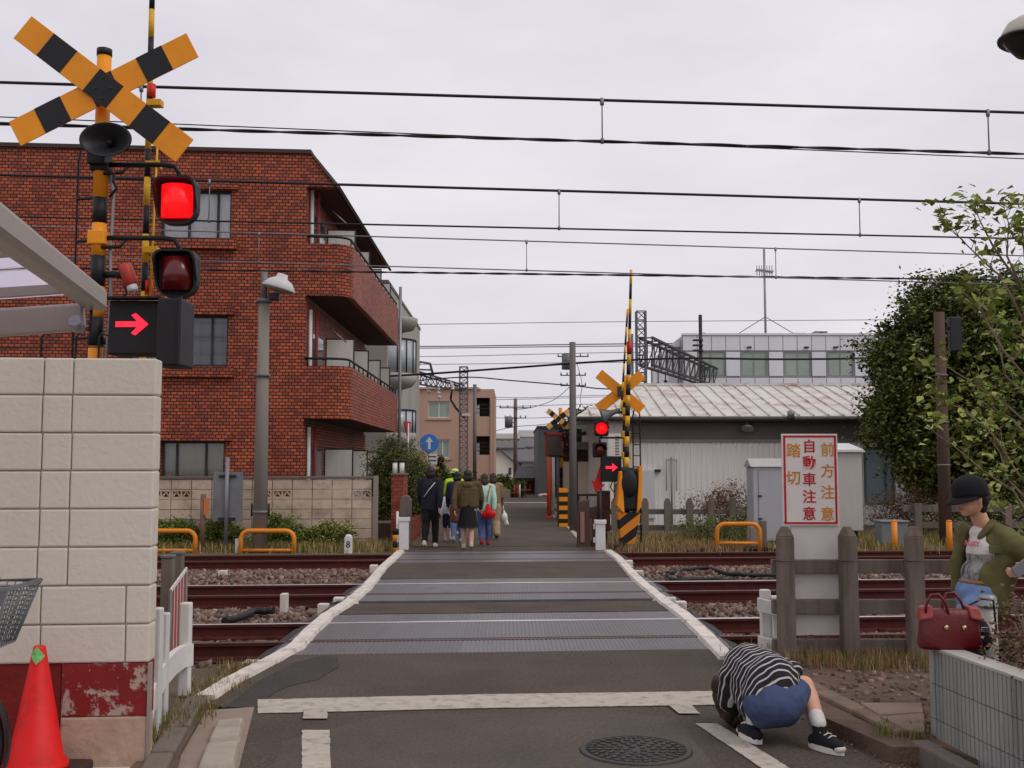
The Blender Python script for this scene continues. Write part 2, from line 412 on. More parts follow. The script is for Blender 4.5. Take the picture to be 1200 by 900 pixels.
BRICK = brick_mat('brick_tile', (186, 92, 58), (122, 56, 44), (44, 29, 28), .137, .075, .0125)
BRICKS = brick_mat('brick_small', (158, 74, 50), (120, 50, 38), (74, 52, 46), .2, .07, .007)
SOFFIT = M('soffit', (86, 60, 52), .9, .1, bump=.1)
BALIN = M('balcony_inside', (122, 112, 106), .9, .1, bump=.1)
PINK = M('pink_render', (186, 152, 132), .9, .06, .6, .2, 40, dirt=(160, 128, 110), dirt_amt=.4, dirt_scale=.8, streak=True)
GREYREND = M('grey_render', (164, 160, 152), .9, .08, .8, .2, 40, dirt=(128, 122, 114), dirt_amt=.5, dirt_scale=.7, streak=True)
OFFICE = M('office_panel', (222, 224, 228), .6, .03, .6, .05, 30, dirt=(196, 198, 202), dirt_amt=.35, dirt_scale=.5, streak=True, rnd=.03)
CORR = M('corrugated_white', (240, 237, 232), .55, .04, .8, .05, 30, dirt=(214, 206, 196), dirt_amt=.3, dirt_scale=.9, streak=True)
ROOFM = M('roof_sheet', (206, 202, 194), .5, .08, 2, .1, 40, dirt=(142, 86, 52), dirt_amt=.75, dirt_scale=1.6, rnd=.04)
TILE = M('dark_roof', (94, 92, 94), .7, .15, 2, .2, 20)
BROWN = M('brown_metal', (78, 66, 58), .6, .1, 2, .1, 30)
BEIGE = M('beige_panel', (222, 214, 194), .7, .05, 1, .05, 30)
DARKSLAB = M('dark_slab', (92, 94, 96), .6, .08, .7, .05, 20)
WOODP = M('wood_pole', (92, 72, 62), .9, .2, 3, .4, 40, streak=True)
BARK = M('bark', (92, 78, 64), .95, .25, 6, .6, 40)
TWIG = M('twig', (126, 110, 92), .9, .2, 8, .2, 40)
LEAFD = [M('leaf_dark_a', (84, 94, 40), .6, .2, 3, 0, attr='rnd', attr_amt=.5, spec=.25), M('leaf_dark_b', (108, 116, 52), .6, .2, 3, 0, attr='rnd', attr_amt=.5, spec=.25), M('leaf_dark_c', (58, 68, 30), .6, .2, 3, 0, attr='rnd', attr_amt=.4, spec=.25)]
LEAFL = [M('leaf_fresh_a', (138, 152, 66), .55, .15, 3, 0, attr='rnd', attr_amt=.35, spec=.3), M('leaf_fresh_b', (112, 134, 56), .55, .15, 3, 0, attr='rnd', attr_amt=.35, spec=.3), M('leaf_fresh_c', (156, 162, 86), .55, .15, 3, 0, attr='rnd', attr_amt=.35, spec=.3)]
LEAFR = [M('leaf_reddish_a', (112, 78, 62), .7, .2, 3, 0, attr='rnd', attr_amt=.45), M('leaf_reddish_b', (92, 84, 50), .7, .2, 3, 0, attr='rnd', attr_amt=.45), M('leaf_reddish_c', (126, 92, 70), .7, .2, 3, 0, attr='rnd', attr_amt=.45)]
DRYG = [M('dry_grass_a', (166, 140, 102), .9, .2, 6, 0, attr='rnd', attr_amt=.4), M('dry_grass_b', (136, 102, 70), .9, .2, 6, 0, attr='rnd', attr_amt=.4), M('dry_grass_c', (112, 106, 52), .9, .2, 6, 0, attr='rnd', attr_amt=.4)]
GRNG = [M('green_grass_a', (88, 108, 44), .8, .2, 6, 0, attr='rnd', attr_amt=.4), M('green_grass_b', (116, 122, 56), .8, .2, 6, 0, attr='rnd', attr_amt=.4), M('green_grass_c', (134, 116, 66), .8, .2, 6, 0, attr='rnd', attr_amt=.4)]
WIRE = M('wire_black', (34, 28, 34), .6, .1, bump=0, rnd=0)
WIREG = M('wire_grey', (112, 108, 114), .6, .1, bump=0, rnd=0)
SKIN = M('skin', (206, 156, 130), .5, .06, 8, .05, 80, rnd=0, spec=.4)
HAIR = M('hair', (28, 22, 20), .45, .2, 30, .3, 120, rnd=0, spec=.4)
HAIRB = M('hair_brown', (58, 36, 28), .45, .2, 30, .3, 120, rnd=0, spec=.4)
def cloth(name, rgb, **k): return M(name, rgb, k.pop('rough', .9), k.pop('var', .12), k.pop('scale', 9), .25, 140, rnd=0, **k)
# ================================================================== SETTING: ground, road, railway
def ground_z(D): return float(np.interp(D, [-60, 8.75, 9.15, 19.7, 20.1, 60], [-.03, -.03, -.2, -.2, -.06, -.06]))
g = MB(); Ds = [-400, -60, 8.75, 9.15, 19.7, 20.1, 60, 400, 3000]; Xs = [-3000, -300, -30, 30, 300, 3000]
vs = [trk(x, D, ground_z(D)) if abs(x) < 400 else Vector((x, D, ground_z(D))) for D in Ds for x in Xs]
nx = len(Xs)
g.add(vs, [(i * nx + j, i * nx + j + 1, (i + 1) * nx + j + 1, (i + 1) * nx + j) for i in range(len(Ds) - 1) for j in range(nx - 1)])
tag(g.build('ground', EARTH, origin=(0, 0, 0)), kind='structure')

def slab(name, pts, z0, z1, mat, kind='structure', parent=None, **k):
    pts = [Vector((p[0], p[1], z0)) for p in pts]
    o = MB().prism(pts, (0, 0, z1 - z0)).build(name, mat, parent, **k)
    if kind: o['kind'] = kind
    return o
def sheet(name, pts, z, mat, parent=None):
    o = MB().prism([Vector((p[0], p[1], z - .003)) for p in pts], (0, 0, .003)).build(name, mat, parent); return o

near_road = slab('road', [G(298, 829), G(280, 900), (-1.2, 4.4), (-.9, 0), (-.2, -20), (5.2, -20), (3.0, 0), (2.42, 4.4), G(1046, 889), G(962, 842), (1.84, 8.3), trk(1.84, 9.12), trk(-1.98, 9.12), (-2.1, 7.28), G(262, 829)][::-1], -.25, 0, ASPHALT)
# the crossing deck between the tracks
GA = 1.14; TC = [10.39, 13.91, 18.70]
deck = MB()
for d0, d1 in ((11.58, 12.42), (15.08, 17.62), (19.86, 20.9)):
    deck.hexa([trk(-2.04, d0, -.26), trk(1.86, d0, -.26), trk(1.86, d1, -.26), trk(-2.04, d1, -.26), trk(-2.04, d0, -.002), trk(1.86, d0, -.002), trk(1.86, d1, -.002), trk(-2.04, d1, -.002)])
deck_o = tag(deck.build('crossing_deck', ASPHALT2, origin=(0, 0, 0)), kind='structure')

def ribbed_panel(length, depth, ribs=True):
    mb = MB(); prof = []
    if ribs:
        n = int(length / .036); w = length / n
        for i in range(n):
            x = i * w; prof += [(x, -.003), (x + w * .3, -.003), (x + w * .4, 0), (x + w * .9, 0)]
        prof.append((length, -.003))
    else: prof = [(0, -.01), (.02, 0), (length - .02, 0), (length, -.01)]
    k = len(prof); sk = KT
    vs = [(x, y + sk * x, z) for y in (0.0, depth) for x, z in prof] + [(x, y + sk * x, -.1) for y in (0.0, depth) for x in (0, length)]
    fs = [(i, i + 1, k + i + 1, k + i) for i in range(k - 1)]
    fs += [[2 * k, 2 * k + 1] + list(range(k - 1, -1, -1)), [2 * k + 3, 2 * k + 2] + list(range(k, 2 * k)), (2 * k + 2, 2 * k, 0, k), (2 * k + 1, 2 * k + 3, 2 * k - 1, k - 1)]
    return mb.add(vs, fs)
first = None
for ti, c in enumerate(TC):
    a, b = c - GA / 2, c + GA / 2
    strips = [(a - .66, a - .045), (a + .10, b - .05), (b + .045, b + .58)]
    if ti == 2: strips = [(a - .5, a - .045), (a + .10, b - .05), (b + .045, b + .56)]
    for d0, d1 in strips:
        proto = None
        for i in range(5):
            x = -2.02 + i * .786
            if proto is None:
                proto = ribbed_panel(.785, d1 - d0, True).build('rubber_panel', RUBBER, deck_o, local=True)
                o = proto
            else:
                o = proto.copy(); COL.objects.link(o); o.parent = deck_o
            o.location = trk(x, d0, -.004 - .001 * random.random())
        for x0, x1 in ((-2.025, -2.16), (1.915, 2.05)):
            MB().hexa([trk(min(x0, x1), d0, -.12), trk(max(x0, x1), d0, -.12), trk(max(x0, x1), d1, -.12), trk(min(x0, x1), d1, -.12)] + [trk(x, d, -.005 if abs(x - x0) < .01 else -.06) for x, d in ((min(x0, x1), d0), (max(x0, x1), d0), (max(x0, x1), d1), (min(x0, x1), d1))]).build('end_plate', RUBBERD, deck_o)
# raised white edge stones along both sides of the crossing
LL = [(-2.06, 7.28), (-2.03, 7.85), (-1.93, 8.6), (-1.86, 9.33), (-1.89, 10.03), (-1.92, 11.2), (-1.86, 12.15), (-1.86, 13.1), (-1.87, 13.93), (-1.92, 15.2), (-1.97, 16.33), (-2.0, 17.8), (-2.03, 19.6)]
RL = [(1.74, 8.75), (1.78, 9.98), (1.79, 11.33), (1.75, 12.3), (1.74, 13.11), (1.73, 14.2), (1.73, 15.21), (1.76, 16.7), (1.79, 18.12), (1.76, 19.73)]
for pl in (LL, RL):
    fine = []
    for (x0, y0), (x1, y1) in zip(pl[:-1], pl[1:]):
        for t in np.linspace(0, 1, 7)[:-1]: fine.append((x0 + (x1 - x0) * t + random.uniform(-.004, .004), y0 + (y1 - y0) * t))
    fine.append(pl[-1]); mb = MB(); vs = []
    for x, y in fine:
        w0 = .062 + random.uniform(-.003, .003); h = .03 + random.uniform(-.002, .002)
        vs += [(x - w0 - .03, y, -.05), (x - w0, y, h), (x + w0, y, h), (x + w0 + .03, y, -.05)]
    n = len(fine); mb.add(vs, [(4 * i + j, 4 * i + j + 4, 4 * i + j + 5, 4 * i + j + 1) for i in range(n - 1) for j in range(3)] + [(0, 1, 2, 3), (4 * n - 1, 4 * n - 2, 4 * n - 3, 4 * n - 4)])
    mb.build('edge_strip', WLINE, deck_o)

# painted markings and patches on the near road
def decal(name, px, z, mat):
    c = [G(*q) for q in px][::-1]; pts = []
    for a, b in zip(c, c[1:] + c[:1]):           # ragged, worn outline
        k = max(1, int((b - a).length / .035))
        for i in range(k): pts.append(a.lerp(b, i / k) + Vector((random.gauss(0, .0018), random.gauss(0, .0028), 0)))
    return sheet(name, pts, z, mat, near_road)
decal('stop_line', [(302, 821), (560, 815), (840, 811), (842, 827), (560, 831), (302, 837)], .008, ROADPAINT)
decal('lane_mark', [(356, 833), (383, 832), (384, 844), (355, 844)], .0125, ROADPAINT)
decal('lane_mark', [(354, 857), (386, 857), (389, 945), (353, 945)], .008, ROADPAINT)
decal('lane_mark', [(783, 828), (808, 826), (820, 838), (796, 838)], .0125, ROADPAINT)
decal('lane_mark', [(815, 849), (840, 849), (972, 930), (935, 930)], .008, ROADPAINT)
decal('tar_patch', [(264, 829), (300, 800), (345, 777), (375, 769), (396, 770), (398, 781), (372, 797), (340, 804), (322, 812), (300, 829)], .004, TARPATCH)
decal('asphalt_patch', [(455, 838), (720, 834), (790, 842), (840, 900), (840, 960), (300, 960), (330, 870)], .004, M('asphalt_new', (84, 75, 66), .85, .14, 1.2, .7, 160, speck=.25, dirt=(68, 62, 58), dirt_amt=.5, dirt_scale=.8))

# manhole cover in the near road
mc = G(745, 880)
mh = thing('manhole_cover', 'round cast iron manhole cover set in the road by the stop line', 'manhole cover', (mc.x, mc.y, 0))
IRON = M('cast_iron', (64, 60, 58), .6, .2, 9, .3, 90, metal=.35, dirt=(92, 84, 76), dirt_amt=.4, dirt_scale=8)
ring = MB(); ring.lathe([(.275, .002), (.275, .012), (.305, .012), (.312, .002)], seg=48); ring.build('frame', IRON, mh, local=True)
cv = MB(); cv.lathe([(.27, -.01), (.27, .007), (0.001, .008)], seg=48); cv.build('cover', IRON, mh, local=True)
st = MB()
for rr, n in ((.05, 5), (.1, 10), (.15, 16), (.2, 22), (.245, 30)):
    for i in range(n):
        a = 2 * math.pi * (i + .5 * (n % 2)) / n
        st.box(-.016, .016, -.011, .011, .006, .013, 0, Matrix.Translation((rr * math.cos(a), rr * math.sin(a), 0)) @ Matrix.Rotation(a + .5, 4, 'Z'))
tag(st.build('tread_pattern', IRON, mh, local=True), kind='stuff')

# ballast bed and stones
def hb(D):
    base = np.interp(D, [8.95, 9.3, 9.6, 11.2, 11.7, 12.2, 12.9, 13.2, 14.7, 15.3, 16.2, 17.3, 17.9, 19.5, 19.75, 20.2], [-.12, -.17, -.17, -.17, -.13, -.11, -.14, -.17, -.17, -.12, -.06, -.1, -.16, -.16, -.14, -.08])
    return base
bd = np.linspace(8.95, 20.2, 60); bx = np.linspace(-30, 34, 90)
BX, BD = np.meshgrid(bx, bd); bz = hb(BD) - .02 + rng.uniform(-.01, .01, BX.shape)
v = np.stack([BX, BD + KT * BX, bz], -1).reshape(-1, 3)
ii = (np.arange(59)[:, None] * 90 + np.arange(89)[None]).ravel(); f = np.stack([ii, ii + 1, ii + 91, ii + 90], 1)
tag(np_mesh('ballast_bed', v, f, GRAVEL), kind='structure')
N = 42000
sx = rng.uniform(-9, 11.5, N); sD = rng.uniform(9.0, 20.0, N)
keep = ~((sx > -2.12) & (sx < 1.95))
for c in TC:
    for s in (-1, 1): keep &= np.abs(sD - (c + s * GA / 2)) > .085
keep &= ~((sx < -2.1) & (sx > -2.5) & (np.min([np.abs(sD - c) for c in TC], 0) < 1.2))
sx, sD = sx[keep], sD[keep]; n = len(sx)
cz = hb(sD) + rng.uniform(-.025, .012, n)
cc = np.stack([sx, sD + KT * sx, cz], 1)
cube = np.array([[-1, -1, -1], [1, -1, -1], [1, 1, -1], [-1, 1, -1], [-1, -1, 1], [1, -1, 1], [1, 1, 1], [-1, 1, 1]], float)
s_ = rng.uniform(.016, .034, (n, 1, 1)) * rng.uniform(.6, 1.3, (n, 1, 3))
vv = cube[None] * s_ * rng.uniform(.55, 1.15, (n, 8, 3))
ang = rng.uniform(0, 6.28, n); ca, sa = np.cos(ang)[:, None], np.sin(ang)[:, None]
vx, vy = vv[..., 0] * ca - vv[..., 1] * sa, vv[..., 0] * sa + vv[..., 1] * ca
tl = rng.uniform(-.6, .6, n)[:, None]; vz = vv[..., 2] + vx * tl
vv = np.stack([vx, vy, vz], -1) + cc[:, None]
qf = np.array([[3, 2, 1, 0], [4, 5, 6, 7], [0, 1, 5, 4], [1, 2, 6, 5], [2, 3, 7, 6], [3, 0, 4, 7]])
f = (qf[None] + (np.arange(n) * 8)[:, None, None]).reshape(-1, 4)
mi = np.repeat(rng.integers(0, 3, n), 6)
tag(np_mesh('ballast_stones', vv.reshape(-1, 3), f, STONE, None, np.repeat(rng.random(n), 8), mi), 'loose brown grey ballast stones between the railway tracks', 'ballast', kind='stuff')

# three railway tracks
RP = [(-.0625, -.15), (.0625, -.15), (.0625, -.138), (.012, -.12), (.009, -.04), (.033, -.032), (.033, -.004), (.026, 0), (-.026, 0), (-.033, -.004), (-.033, -.032), (-.009, -.04), (-.012, -.12), (-.0625, -.138)]
def rail_mesh(D, name, parent, topmat):
    mb = MB(); x0, x1 = -42, 46; k = len(RP)
    vs = [trk(x, D, 0) + NDIR * a + Vector((0, 0, b)) for x in (x0, x1) for a, b in RP]
    for i in range(k):
        j = (i + 1) % k
        mb.add([vs[i], vs[j], vs[k + j], vs[k + i]], [(3, 2, 1, 0)], 1 if i in (6, 7, 8) else 0)
    return mb.build(name, [RUST, topmat], parent)
tl_ = ['shiny pair of rails just beyond the stop line', 'shiny middle pair of rails on the crossing', 'dull rusty pair of rails beside the orange hoop guards']
for ti, c in enumerate(TC):
    t = thing('railway_track', tl_[ti], 'railway track', trk(0, c, -.15))
    for s in (-1, 1): rail_mesh(c + s * GA / 2, 'rail', t, DULLTOP if ti == 2 or s < 0 else RAILTOP)
    sp = None
    for i in range(34):
        x = -9.2 + i * .62
        if sp is None:
            sp = MB().box(-.11, .11, -1, 1, -.14, 0, 0, Matrix.Rotation(TANG, 4, 'Z')).build('sleeper', CONCD, t, local=True); o = sp
        else:
            o = sp.copy(); COL.objects.link(o); o.parent = t
        o.location = trk(x, 0, -.002)
    # rail clips seen along the web
    cl = MB()
    for i in range(34):
        x = -9.2 + i * .62
        for s in (-1, 1):
            for q in (-1, 1):
                p = trk(x, c + s * GA / 2 + q * .085, -.135); cl.box(-.03, .03, -.028, .028, -.02, .022, 0, Matrix.Translation(p) @ Matrix.Rotation(TANG, 4, 'Z'))
    tag(cl.build('rail_clips', RUST, t), kind='stuff')

# far road beyond the crossing and the street it meets
slab('far_road', [(-2.0, 21.0), (1.62, 21.0), (1.62, 46.2), (-2.4, 46.2)], -.2, .001, ASPHALT)
fr = slab('cross_street', [(-40, 46.2), (40, 46.2), (40, 53), (-40, 53)], -.2, -.001, ASPHALT)
sheet('give_way_line', [(-2.3, 45.4), (1.6, 45.4), (1.6, 46.0), (-2.3, 46.0)], .006, ROADPAINT, fr)
sheet('edge_line', [(1.40, 21.5), (1.5, 21.5), (1.5, 44), (1.40, 44)], .006, ROADPAINT, fr)
# ================================================================== LEFT FOREGROUND
# gutter and kerb at the left corner
def G2(px, py, z): return G(px, py, z)
gut = slab('gutter', [G(242, 833), G(298, 829), G(280, 900), (-1.2, 4.4), (-1.6, 4.4), G(210, 890)][::-1], -.2, .004, M('gutter_concrete', (142, 126, 112), .8, .12, 3, .25, 90, dirt=(112, 92, 78), dirt_amt=.55, dirt_scale=3))
for i, (a, b, c, d) in enumerate([((252, 850), (289, 846), (284, 872), (240, 876)), ((239, 877), (284, 873), (278, 905), (226, 910))]):
    pts = [G(*q) for q in (a, b, c, d)]
    mb = MB(); cen = sum(pts, Vector()) / 4
    top = [p.lerp(cen, .22) + Vector((0, 0, .045)) for p in pts]
    mb.hexa([p + Vector((0, 0, -.05)) for p in pts][::-1] + top[::-1]); mb.build('kerb_stone', M('kerb_light', (158, 148, 134), .85, .12, 4, .3, 90, dirt=(116, 104, 92), dirt_amt=.5), gut, bevel=.012)
vergeL = slab('verge', [G(242, 832), G(212, 886), (-1.62, 5.2), (-1.92, 5.2), (-2.05, 7.2)][::-1], -.2, .03, DIRT)
slab('driveway', [(-1.62, 5.2), (-1.6, 4.4), (-1.3, 0), (-6, 0), (-6, 5.55), (-1.95, 5.85)], -.2, .0025, M('driveway_concrete', (186, 182, 178), .8, .08, 2, .2, 80, dirt=(140, 132, 124), dirt_amt=.4))
kerbs = [((243, 826), (222, 862)), ((221, 864), (205, 893)), ((204, 895), (186, 935))]
for a, b in kerbs:
    p, q = G(*a), G(*b)
    tag(MB().beam(p + Vector((-.07, 0, .01)), q + Vector((-.07, 0, .01)), .13, .1).build('kerb_stone', CONCD, vergeL, bevel=.015))

# white painted block wall with red foot
WX1 = -1.90; WD = 5.84
def wfr(x): return None
bw = thing('block_wall', 'cream painted concrete block wall with peeling red foot beside the gutter', 'wall', trk(-3, WD, 0))
bw.rotation_euler[2] = TANG
TH = .13
def wl(mb, name, x0, x1, z0, z1, y0, y1, mat, bevel=.006):      # wall-local: x along the wall from its right end at 0
    return mb.box(x0, x1, y0, y1, z0, z1).build(name, mat, bw, local=True, bevel=bevel)
XR = (WX1 + 3) / math.cos(TANG)      # right end in wall-local x
# cement core behind the blocks
wl(MB(), 'core', XR - 3.6, XR - .012, 0, 2.13, .022, TH - .012, CREAM, 0)
row_h = .2005
for r in range(8):
    z0 = .535 + r * row_h; z1 = z0 + row_h - .006
    if r >= 3: joints = [0, .435, .587, .99, 1.39, 1.79, 2.19, 2.6, 3.0, 3.4]
    elif r == 2: joints = [0, .435, .59, .99, 1.39, 1.79, 2.19, 2.6, 3.0, 3.4]
    else: joints = [0, .128, .56, .96, 1.36, 1.76, 2.16, 2.56, 2.96, 3.4]
    j = random.uniform(-.004, .004)
    for a, b in zip(joints[:-1], joints[1:]):
        dy = random.uniform(-.0015, .0015)
        wl(MB(), 'block', XR - b + .0025 + j * (b > .1), XR - a - .0025 + j * (a > .1), z0, z1, dy, TH, CREAM, .009)
# foot: peeling red render with bare mortar
def peel_mat():
    m = bpy.data.materials.new('peeling_red'); m.use_nodes = True; n = m.node_tree.nodes; l = m.node_tree.links.new; b = n['Principled BSDF']
    ge = n.new('ShaderNodeNewGeometry')
    a = n.new('ShaderNodeTexNoise'); a.inputs['Scale'].default_value = 7; a.inputs['Detail'].default_value = 9; a.inputs['Roughness'].default_value = .72; l(ge.outputs['Position'], a.inputs['Vector'])
    r = n.new('ShaderNodeValToRGB'); r.color_ramp.elements[0].position = .525; r.color_ramp.elements[1].position = .56; l(a.outputs['Fac'], r.inputs[0])
    r.color_ramp.elements[0].color = (0, 0, 0, 1); r.color_ramp.elements[1].color = (1, 1, 1, 1)
    c = n.new('ShaderNodeTexNoise'); c.inputs['Scale'].default_value = 3; c.inputs['Detail'].default_value = 5; l(ge.outputs['Position'], c.inputs['Vector'])
    rc = n.new('ShaderNodeMix'); rc.data_type = 'RGBA'; l(c.outputs['Fac'], rc.inputs['Factor']); rc.inputs['A'].default_value = lin((150, 26, 28)); rc.inputs['B'].default_value = lin((104, 16, 18))
    mx_ = n.new('ShaderNodeMix'); mx_.data_type = 'RGBA'; l(r.outputs[0], mx_.inputs['Factor']); l(rc.outputs['Result'], mx_.inputs['A']); mx_.inputs['B'].default_value = lin((176, 152, 140))
    l(mx_.outputs['Result'], b.inputs['Base Color']); b.inputs['Roughness'].default_value = .8
    bp = n.new('ShaderNodeBump'); bp.inputs['Strength'].default_value = .5; bp.inputs['Distance'].default_value = .006; l(r.outputs[0], bp.inputs['Height']); l(bp.outputs[0], b.inputs['Normal']); bp.invert = True
    return m
PEEL = peel_mat()
wl(MB(), 'foot_render', XR - .445, XR - .004, .26, .532, .004, TH, PEEL, .006)
MORTAR = M('bare_mortar', (176, 150, 130), .95, .14, 6, .9, 16, dirt=(140, 112, 96), dirt_amt=.5, dirt_scale=5)
mm = MB(); mm.box(XR - .445, XR - .004, .0, TH, -.03, .256); tag(mm.build('bare_mortar_patch', MORTAR, bw, local=True, bevel=.01))
wl(MB(), 'foot_render', XR - 3.6, XR - .45, -.03, .532, .014, TH, M('red_render', (120, 30, 24), .8, .2, 3, .5, 40, dirt=(92, 14, 16), dirt_amt=.8, dirt_scale=2.2), .004)
cf = MB(); cf.box(XR - .006, XR + .01, -.006, .03, -.03, .53); cf.build('corner_strip', M('grey_strip', (150, 140, 130), .7, .1), bw, local=True)

for lx_ in (.2, .48, .66, .78):
    MB().tube([(lx_ - .0, .06, 2.12), (lx_, .06, 2.25), (lx_ + .02, .05, 2.27), (lx_ + .05, .04, 2.26)], .006, 6).build('wire_bracket', BLACK, bw, local=True)
MB().tube([(-.2, .06, 2.2), (.3, .06, 2.19), (.8, .06, 2.2)], .004, 6).build('top_wire', BLACK, bw, local=True)
# traffic cone
cp = P(42, 890, 5.42)
cone = thing('traffic_cone', 'red traffic cone with green tape on its tip against the block wall', 'traffic cone', (cp.x, 5.42, .003))
MB().lathe([(.15, .055), (.155, .075), (.15, .095), (.132, .10), (.03, .65), (.026, .66), (.001, .66)], seg=32).build('cone_body', CONERED, cone, local=True)
MB().box(-.21, .21, -.17, .21, 0, .055).build('base', M('cone_base', (70, 50, 46), .8, .15), cone, local=True, bevel=.015)
def cone_pt(a, z): r_ = .132 + (.03 - .132) * (z - .10) / .55 + .006; return (r_ * math.sin(a), -r_ * math.cos(a), z)
tp_ = MB(); tp_.add([cone_pt(.1, .662), cone_pt(.55, .64), cone_pt(1.05, .615), cone_pt(.6, .595), cone_pt(.1, .575), cone_pt(-.35, .60), cone_pt(-.8, .622), cone_pt(-.35, .645), cone_pt(.1, .618)], [(8, 1, 0, 7), (8, 3, 2, 1), (8, 5, 4, 3), (8, 7, 6, 5)]); tp_.build('tape', GREEN, cone, local=True)

# bicycle with front basket, only its front reaches into the picture
bk = thing('bicycle', 'city bicycle with grey wire front basket parked by the cone', 'bicycle', (-2.60, 4.78, .003), R(4))
TYRE = M('tyre_rubber', (34, 32, 31), .85, .1, bump=.2); CHROME = M('chrome', (176, 176, 178), .25, .05, metal=.9, bump=0); BKBLK = M('bike_black', (30, 30, 32), .4, .05, bump=0)
def wheel(cx):
    c = Vector((cx, 0, .335)); pts = [c + Vector((math.cos(a), 0, math.sin(a))) * .315 for a in np.linspace(0, 2 * math.pi, 40, endpoint=False)]
    w = MB().tube(pts, .021, 8, closed=True).build('wheel', TYRE, bk, local=True)
    pts = [c + Vector((math.cos(a), 0, math.sin(a))) * .288 for a in np.linspace(0, 2 * math.pi, 40, endpoint=False)]
    MB().tube(pts, .011, 6, closed=True).build('rim', CHROME, w, local=True)
    sp_ = MB()
    for i in range(28):
        a = 2 * math.pi * i / 28; sp_.tube([c + Vector((.02 * math.cos(a + 1.2), (.03 if i % 2 else -.03), .02 * math.sin(a + 1.2))), c + Vector((math.cos(a), 0, math.sin(a))) * .285], .0013, 4)
    sp_.tube([c + Vector((0, -.045, 0)), c + Vector((0, .045, 0))], .018, 10); sp_.build('spokes', CHROME, w, local=True)
    return w
wheel(.03); wheel(-1.05)
fd = MB(); pts = []
for i, a in enumerate(np.linspace(R(-25), R(150), 16)):
    for yy in (-.027, .027): pts.append(Vector((.03 + math.cos(a) * .352, yy, .335 + math.sin(a) * .352)))
fd.add(pts, [(2 * i, 2 * i + 2, 2 * i + 3, 2 * i + 1) for i in range(15)], smooth=True); fo = fd.build('front_fender', BKBLK, bk, local=True)
so_ = fo.modifiers.new('t', 'SOLIDIFY'); so_.thickness = .004
fd2 = MB(); pts = []
for i, a in enumerate(np.linspace(R(20), R(190), 16)):
    for yy in (-.027, .027): pts.append(Vector((-1.05 + math.cos(a) * .352, yy, .335 + math.sin(a) * .352)))
fd2.add(pts, [(2 * i, 2 * i + 2, 2 * i + 3, 2 * i + 1) for i in range(15)], smooth=True); fo = fd2.build('rear_fender', BKBLK, bk, local=True)
so_ = fo.modifiers.new('t', 'SOLIDIFY'); so_.thickness = .004
fk = MB()
for s in (-1, 1): fk.tube([(.03, .05 * s, .335), (-.02, .05 * s, .56), (-.07, .03 * s, .70)], .011, 8)
fk.tube([(-.065, 0, .69), (-.12, 0, .95)], .016, 8); fk.build('fork', CHROME, bk, local=True)
fm = MB(); fm.tube([(-.085, 0, .80), (-.25, 0, .48), (-.50, 0, .29)], .017, 8); fm.tube([(-.09, 0, .74), (-.3, 0, .42), (-.5, 0, .28)], .012, 8); fm.tube([(-.5, 0, .28), (-.62, 0, .74)], .016, 8)
for s in (-1, 1): fm.tube([(-.5, .02 * s, .28), (-1.05, .06 * s, .335), (-.6, .02 * s, .66)], .009, 6)
fm.build('frame', M('bike_frame', (120, 124, 128), .35, .05, metal=.4, bump=0), bk, local=True)
MB().tube([(-.3, -.28, .99), (-.2, -.26, 1.0), (-.1, -.16, .98), (-.12, 0, .96), (-.1, .16, .98), (-.2, .26, 1.0), (-.3, .28, .99)], .011, 8).build('handlebar', CHROME, bk, local=True)
for s in (-1, 1): MB().tube([(-.22, .265 * s, 1.0), (-.33, .285 * s, .99)], .017, 8).build('grip', BKBLK, bk, local=True)
sd_ = MB(); sd_.ell((-.70, 0, .80), (.13, .09, .035)); sd_.capsule((-.66, 0, .79), .05, (-.55, 0, .80), .022); blob('saddle', sd_, .01, BKBLK, bk)
cr = MB(); cr.tube([(-.5, -.07, .28), (-.42, -.08, .14)], .009, 6); cr.tube([(-.5, .07, .28), (-.58, .08, .42)], .009, 6); cr.lathe([(.09, -.003), (.09, .003)], Matrix.Translation((-.5, -.05, .28)) @ Matrix.Rotation(R(90), 4, 'X'), 24); cr.build('crank', CHROME, bk, local=True)
for p in ((-.42, -.12, .14), (-.58, .12, .42)): MB().box(p[0] - .045, p[0] + .045, p[1] - .04, p[1] + .04, p[2] - .012, p[2] + .012).build('pedal', BKBLK, bk, local=True)
stn = MB(); stn.tube([(-1.05, -.08, .335), (-1.2, -.1, .02)], .009, 6); stn.tube([(-1.05, .08, .335), (-1.2, .1, .02)], .009, 6); stn.tube([(-1.2, -.16, .01), (-1.2, .16, .01)], .009, 6); stn.build('kickstand', CHROME, bk, local=True)
# basket: mesh sides, thick rim
GRB = M('basket_grey', (112, 116, 118), .5, .08, bump=0)
bs = MB(); top = [(.06, -.19), (.43, -.19), (.43, .19), (.06, .19)]; bot = [(.12, -.13), (.345, -.13), (.345, .13), (.12, .13)]; zb, zt = .765, 1.03
def bpt(t, u):
    k = int(u) % 4; w = u - int(u)
    a = Vector((*top[k], zt)).lerp(Vector((*top[(k + 1) % 4], zt)), w); b = Vector((*bot[k], zb)).lerp(Vector((*bot[(k + 1) % 4], zb)), w); return b.lerp(a, t)
bs.tube([Vector((*p, zt)) for p in top] , .011, 6, closed=True)
bs.tube([Vector((*p, zb)) for p in bot] , .007, 6, closed=True)
for t in np.linspace(.1, .9, 11): bs.tube([bpt(t, u) for u in (0, 1, 2, 3)], .0032, 4, closed=True)
for u in np.linspace(0, 4, 41)[:-1]: bs.tube([bpt(0, u), bpt(1, u)], .0032 if u % 1 else .006, 4)
for x in np.linspace(.14, .33, 7): bs.tube([(x, -.13, zb), (x, .13, zb)], .003, 4)
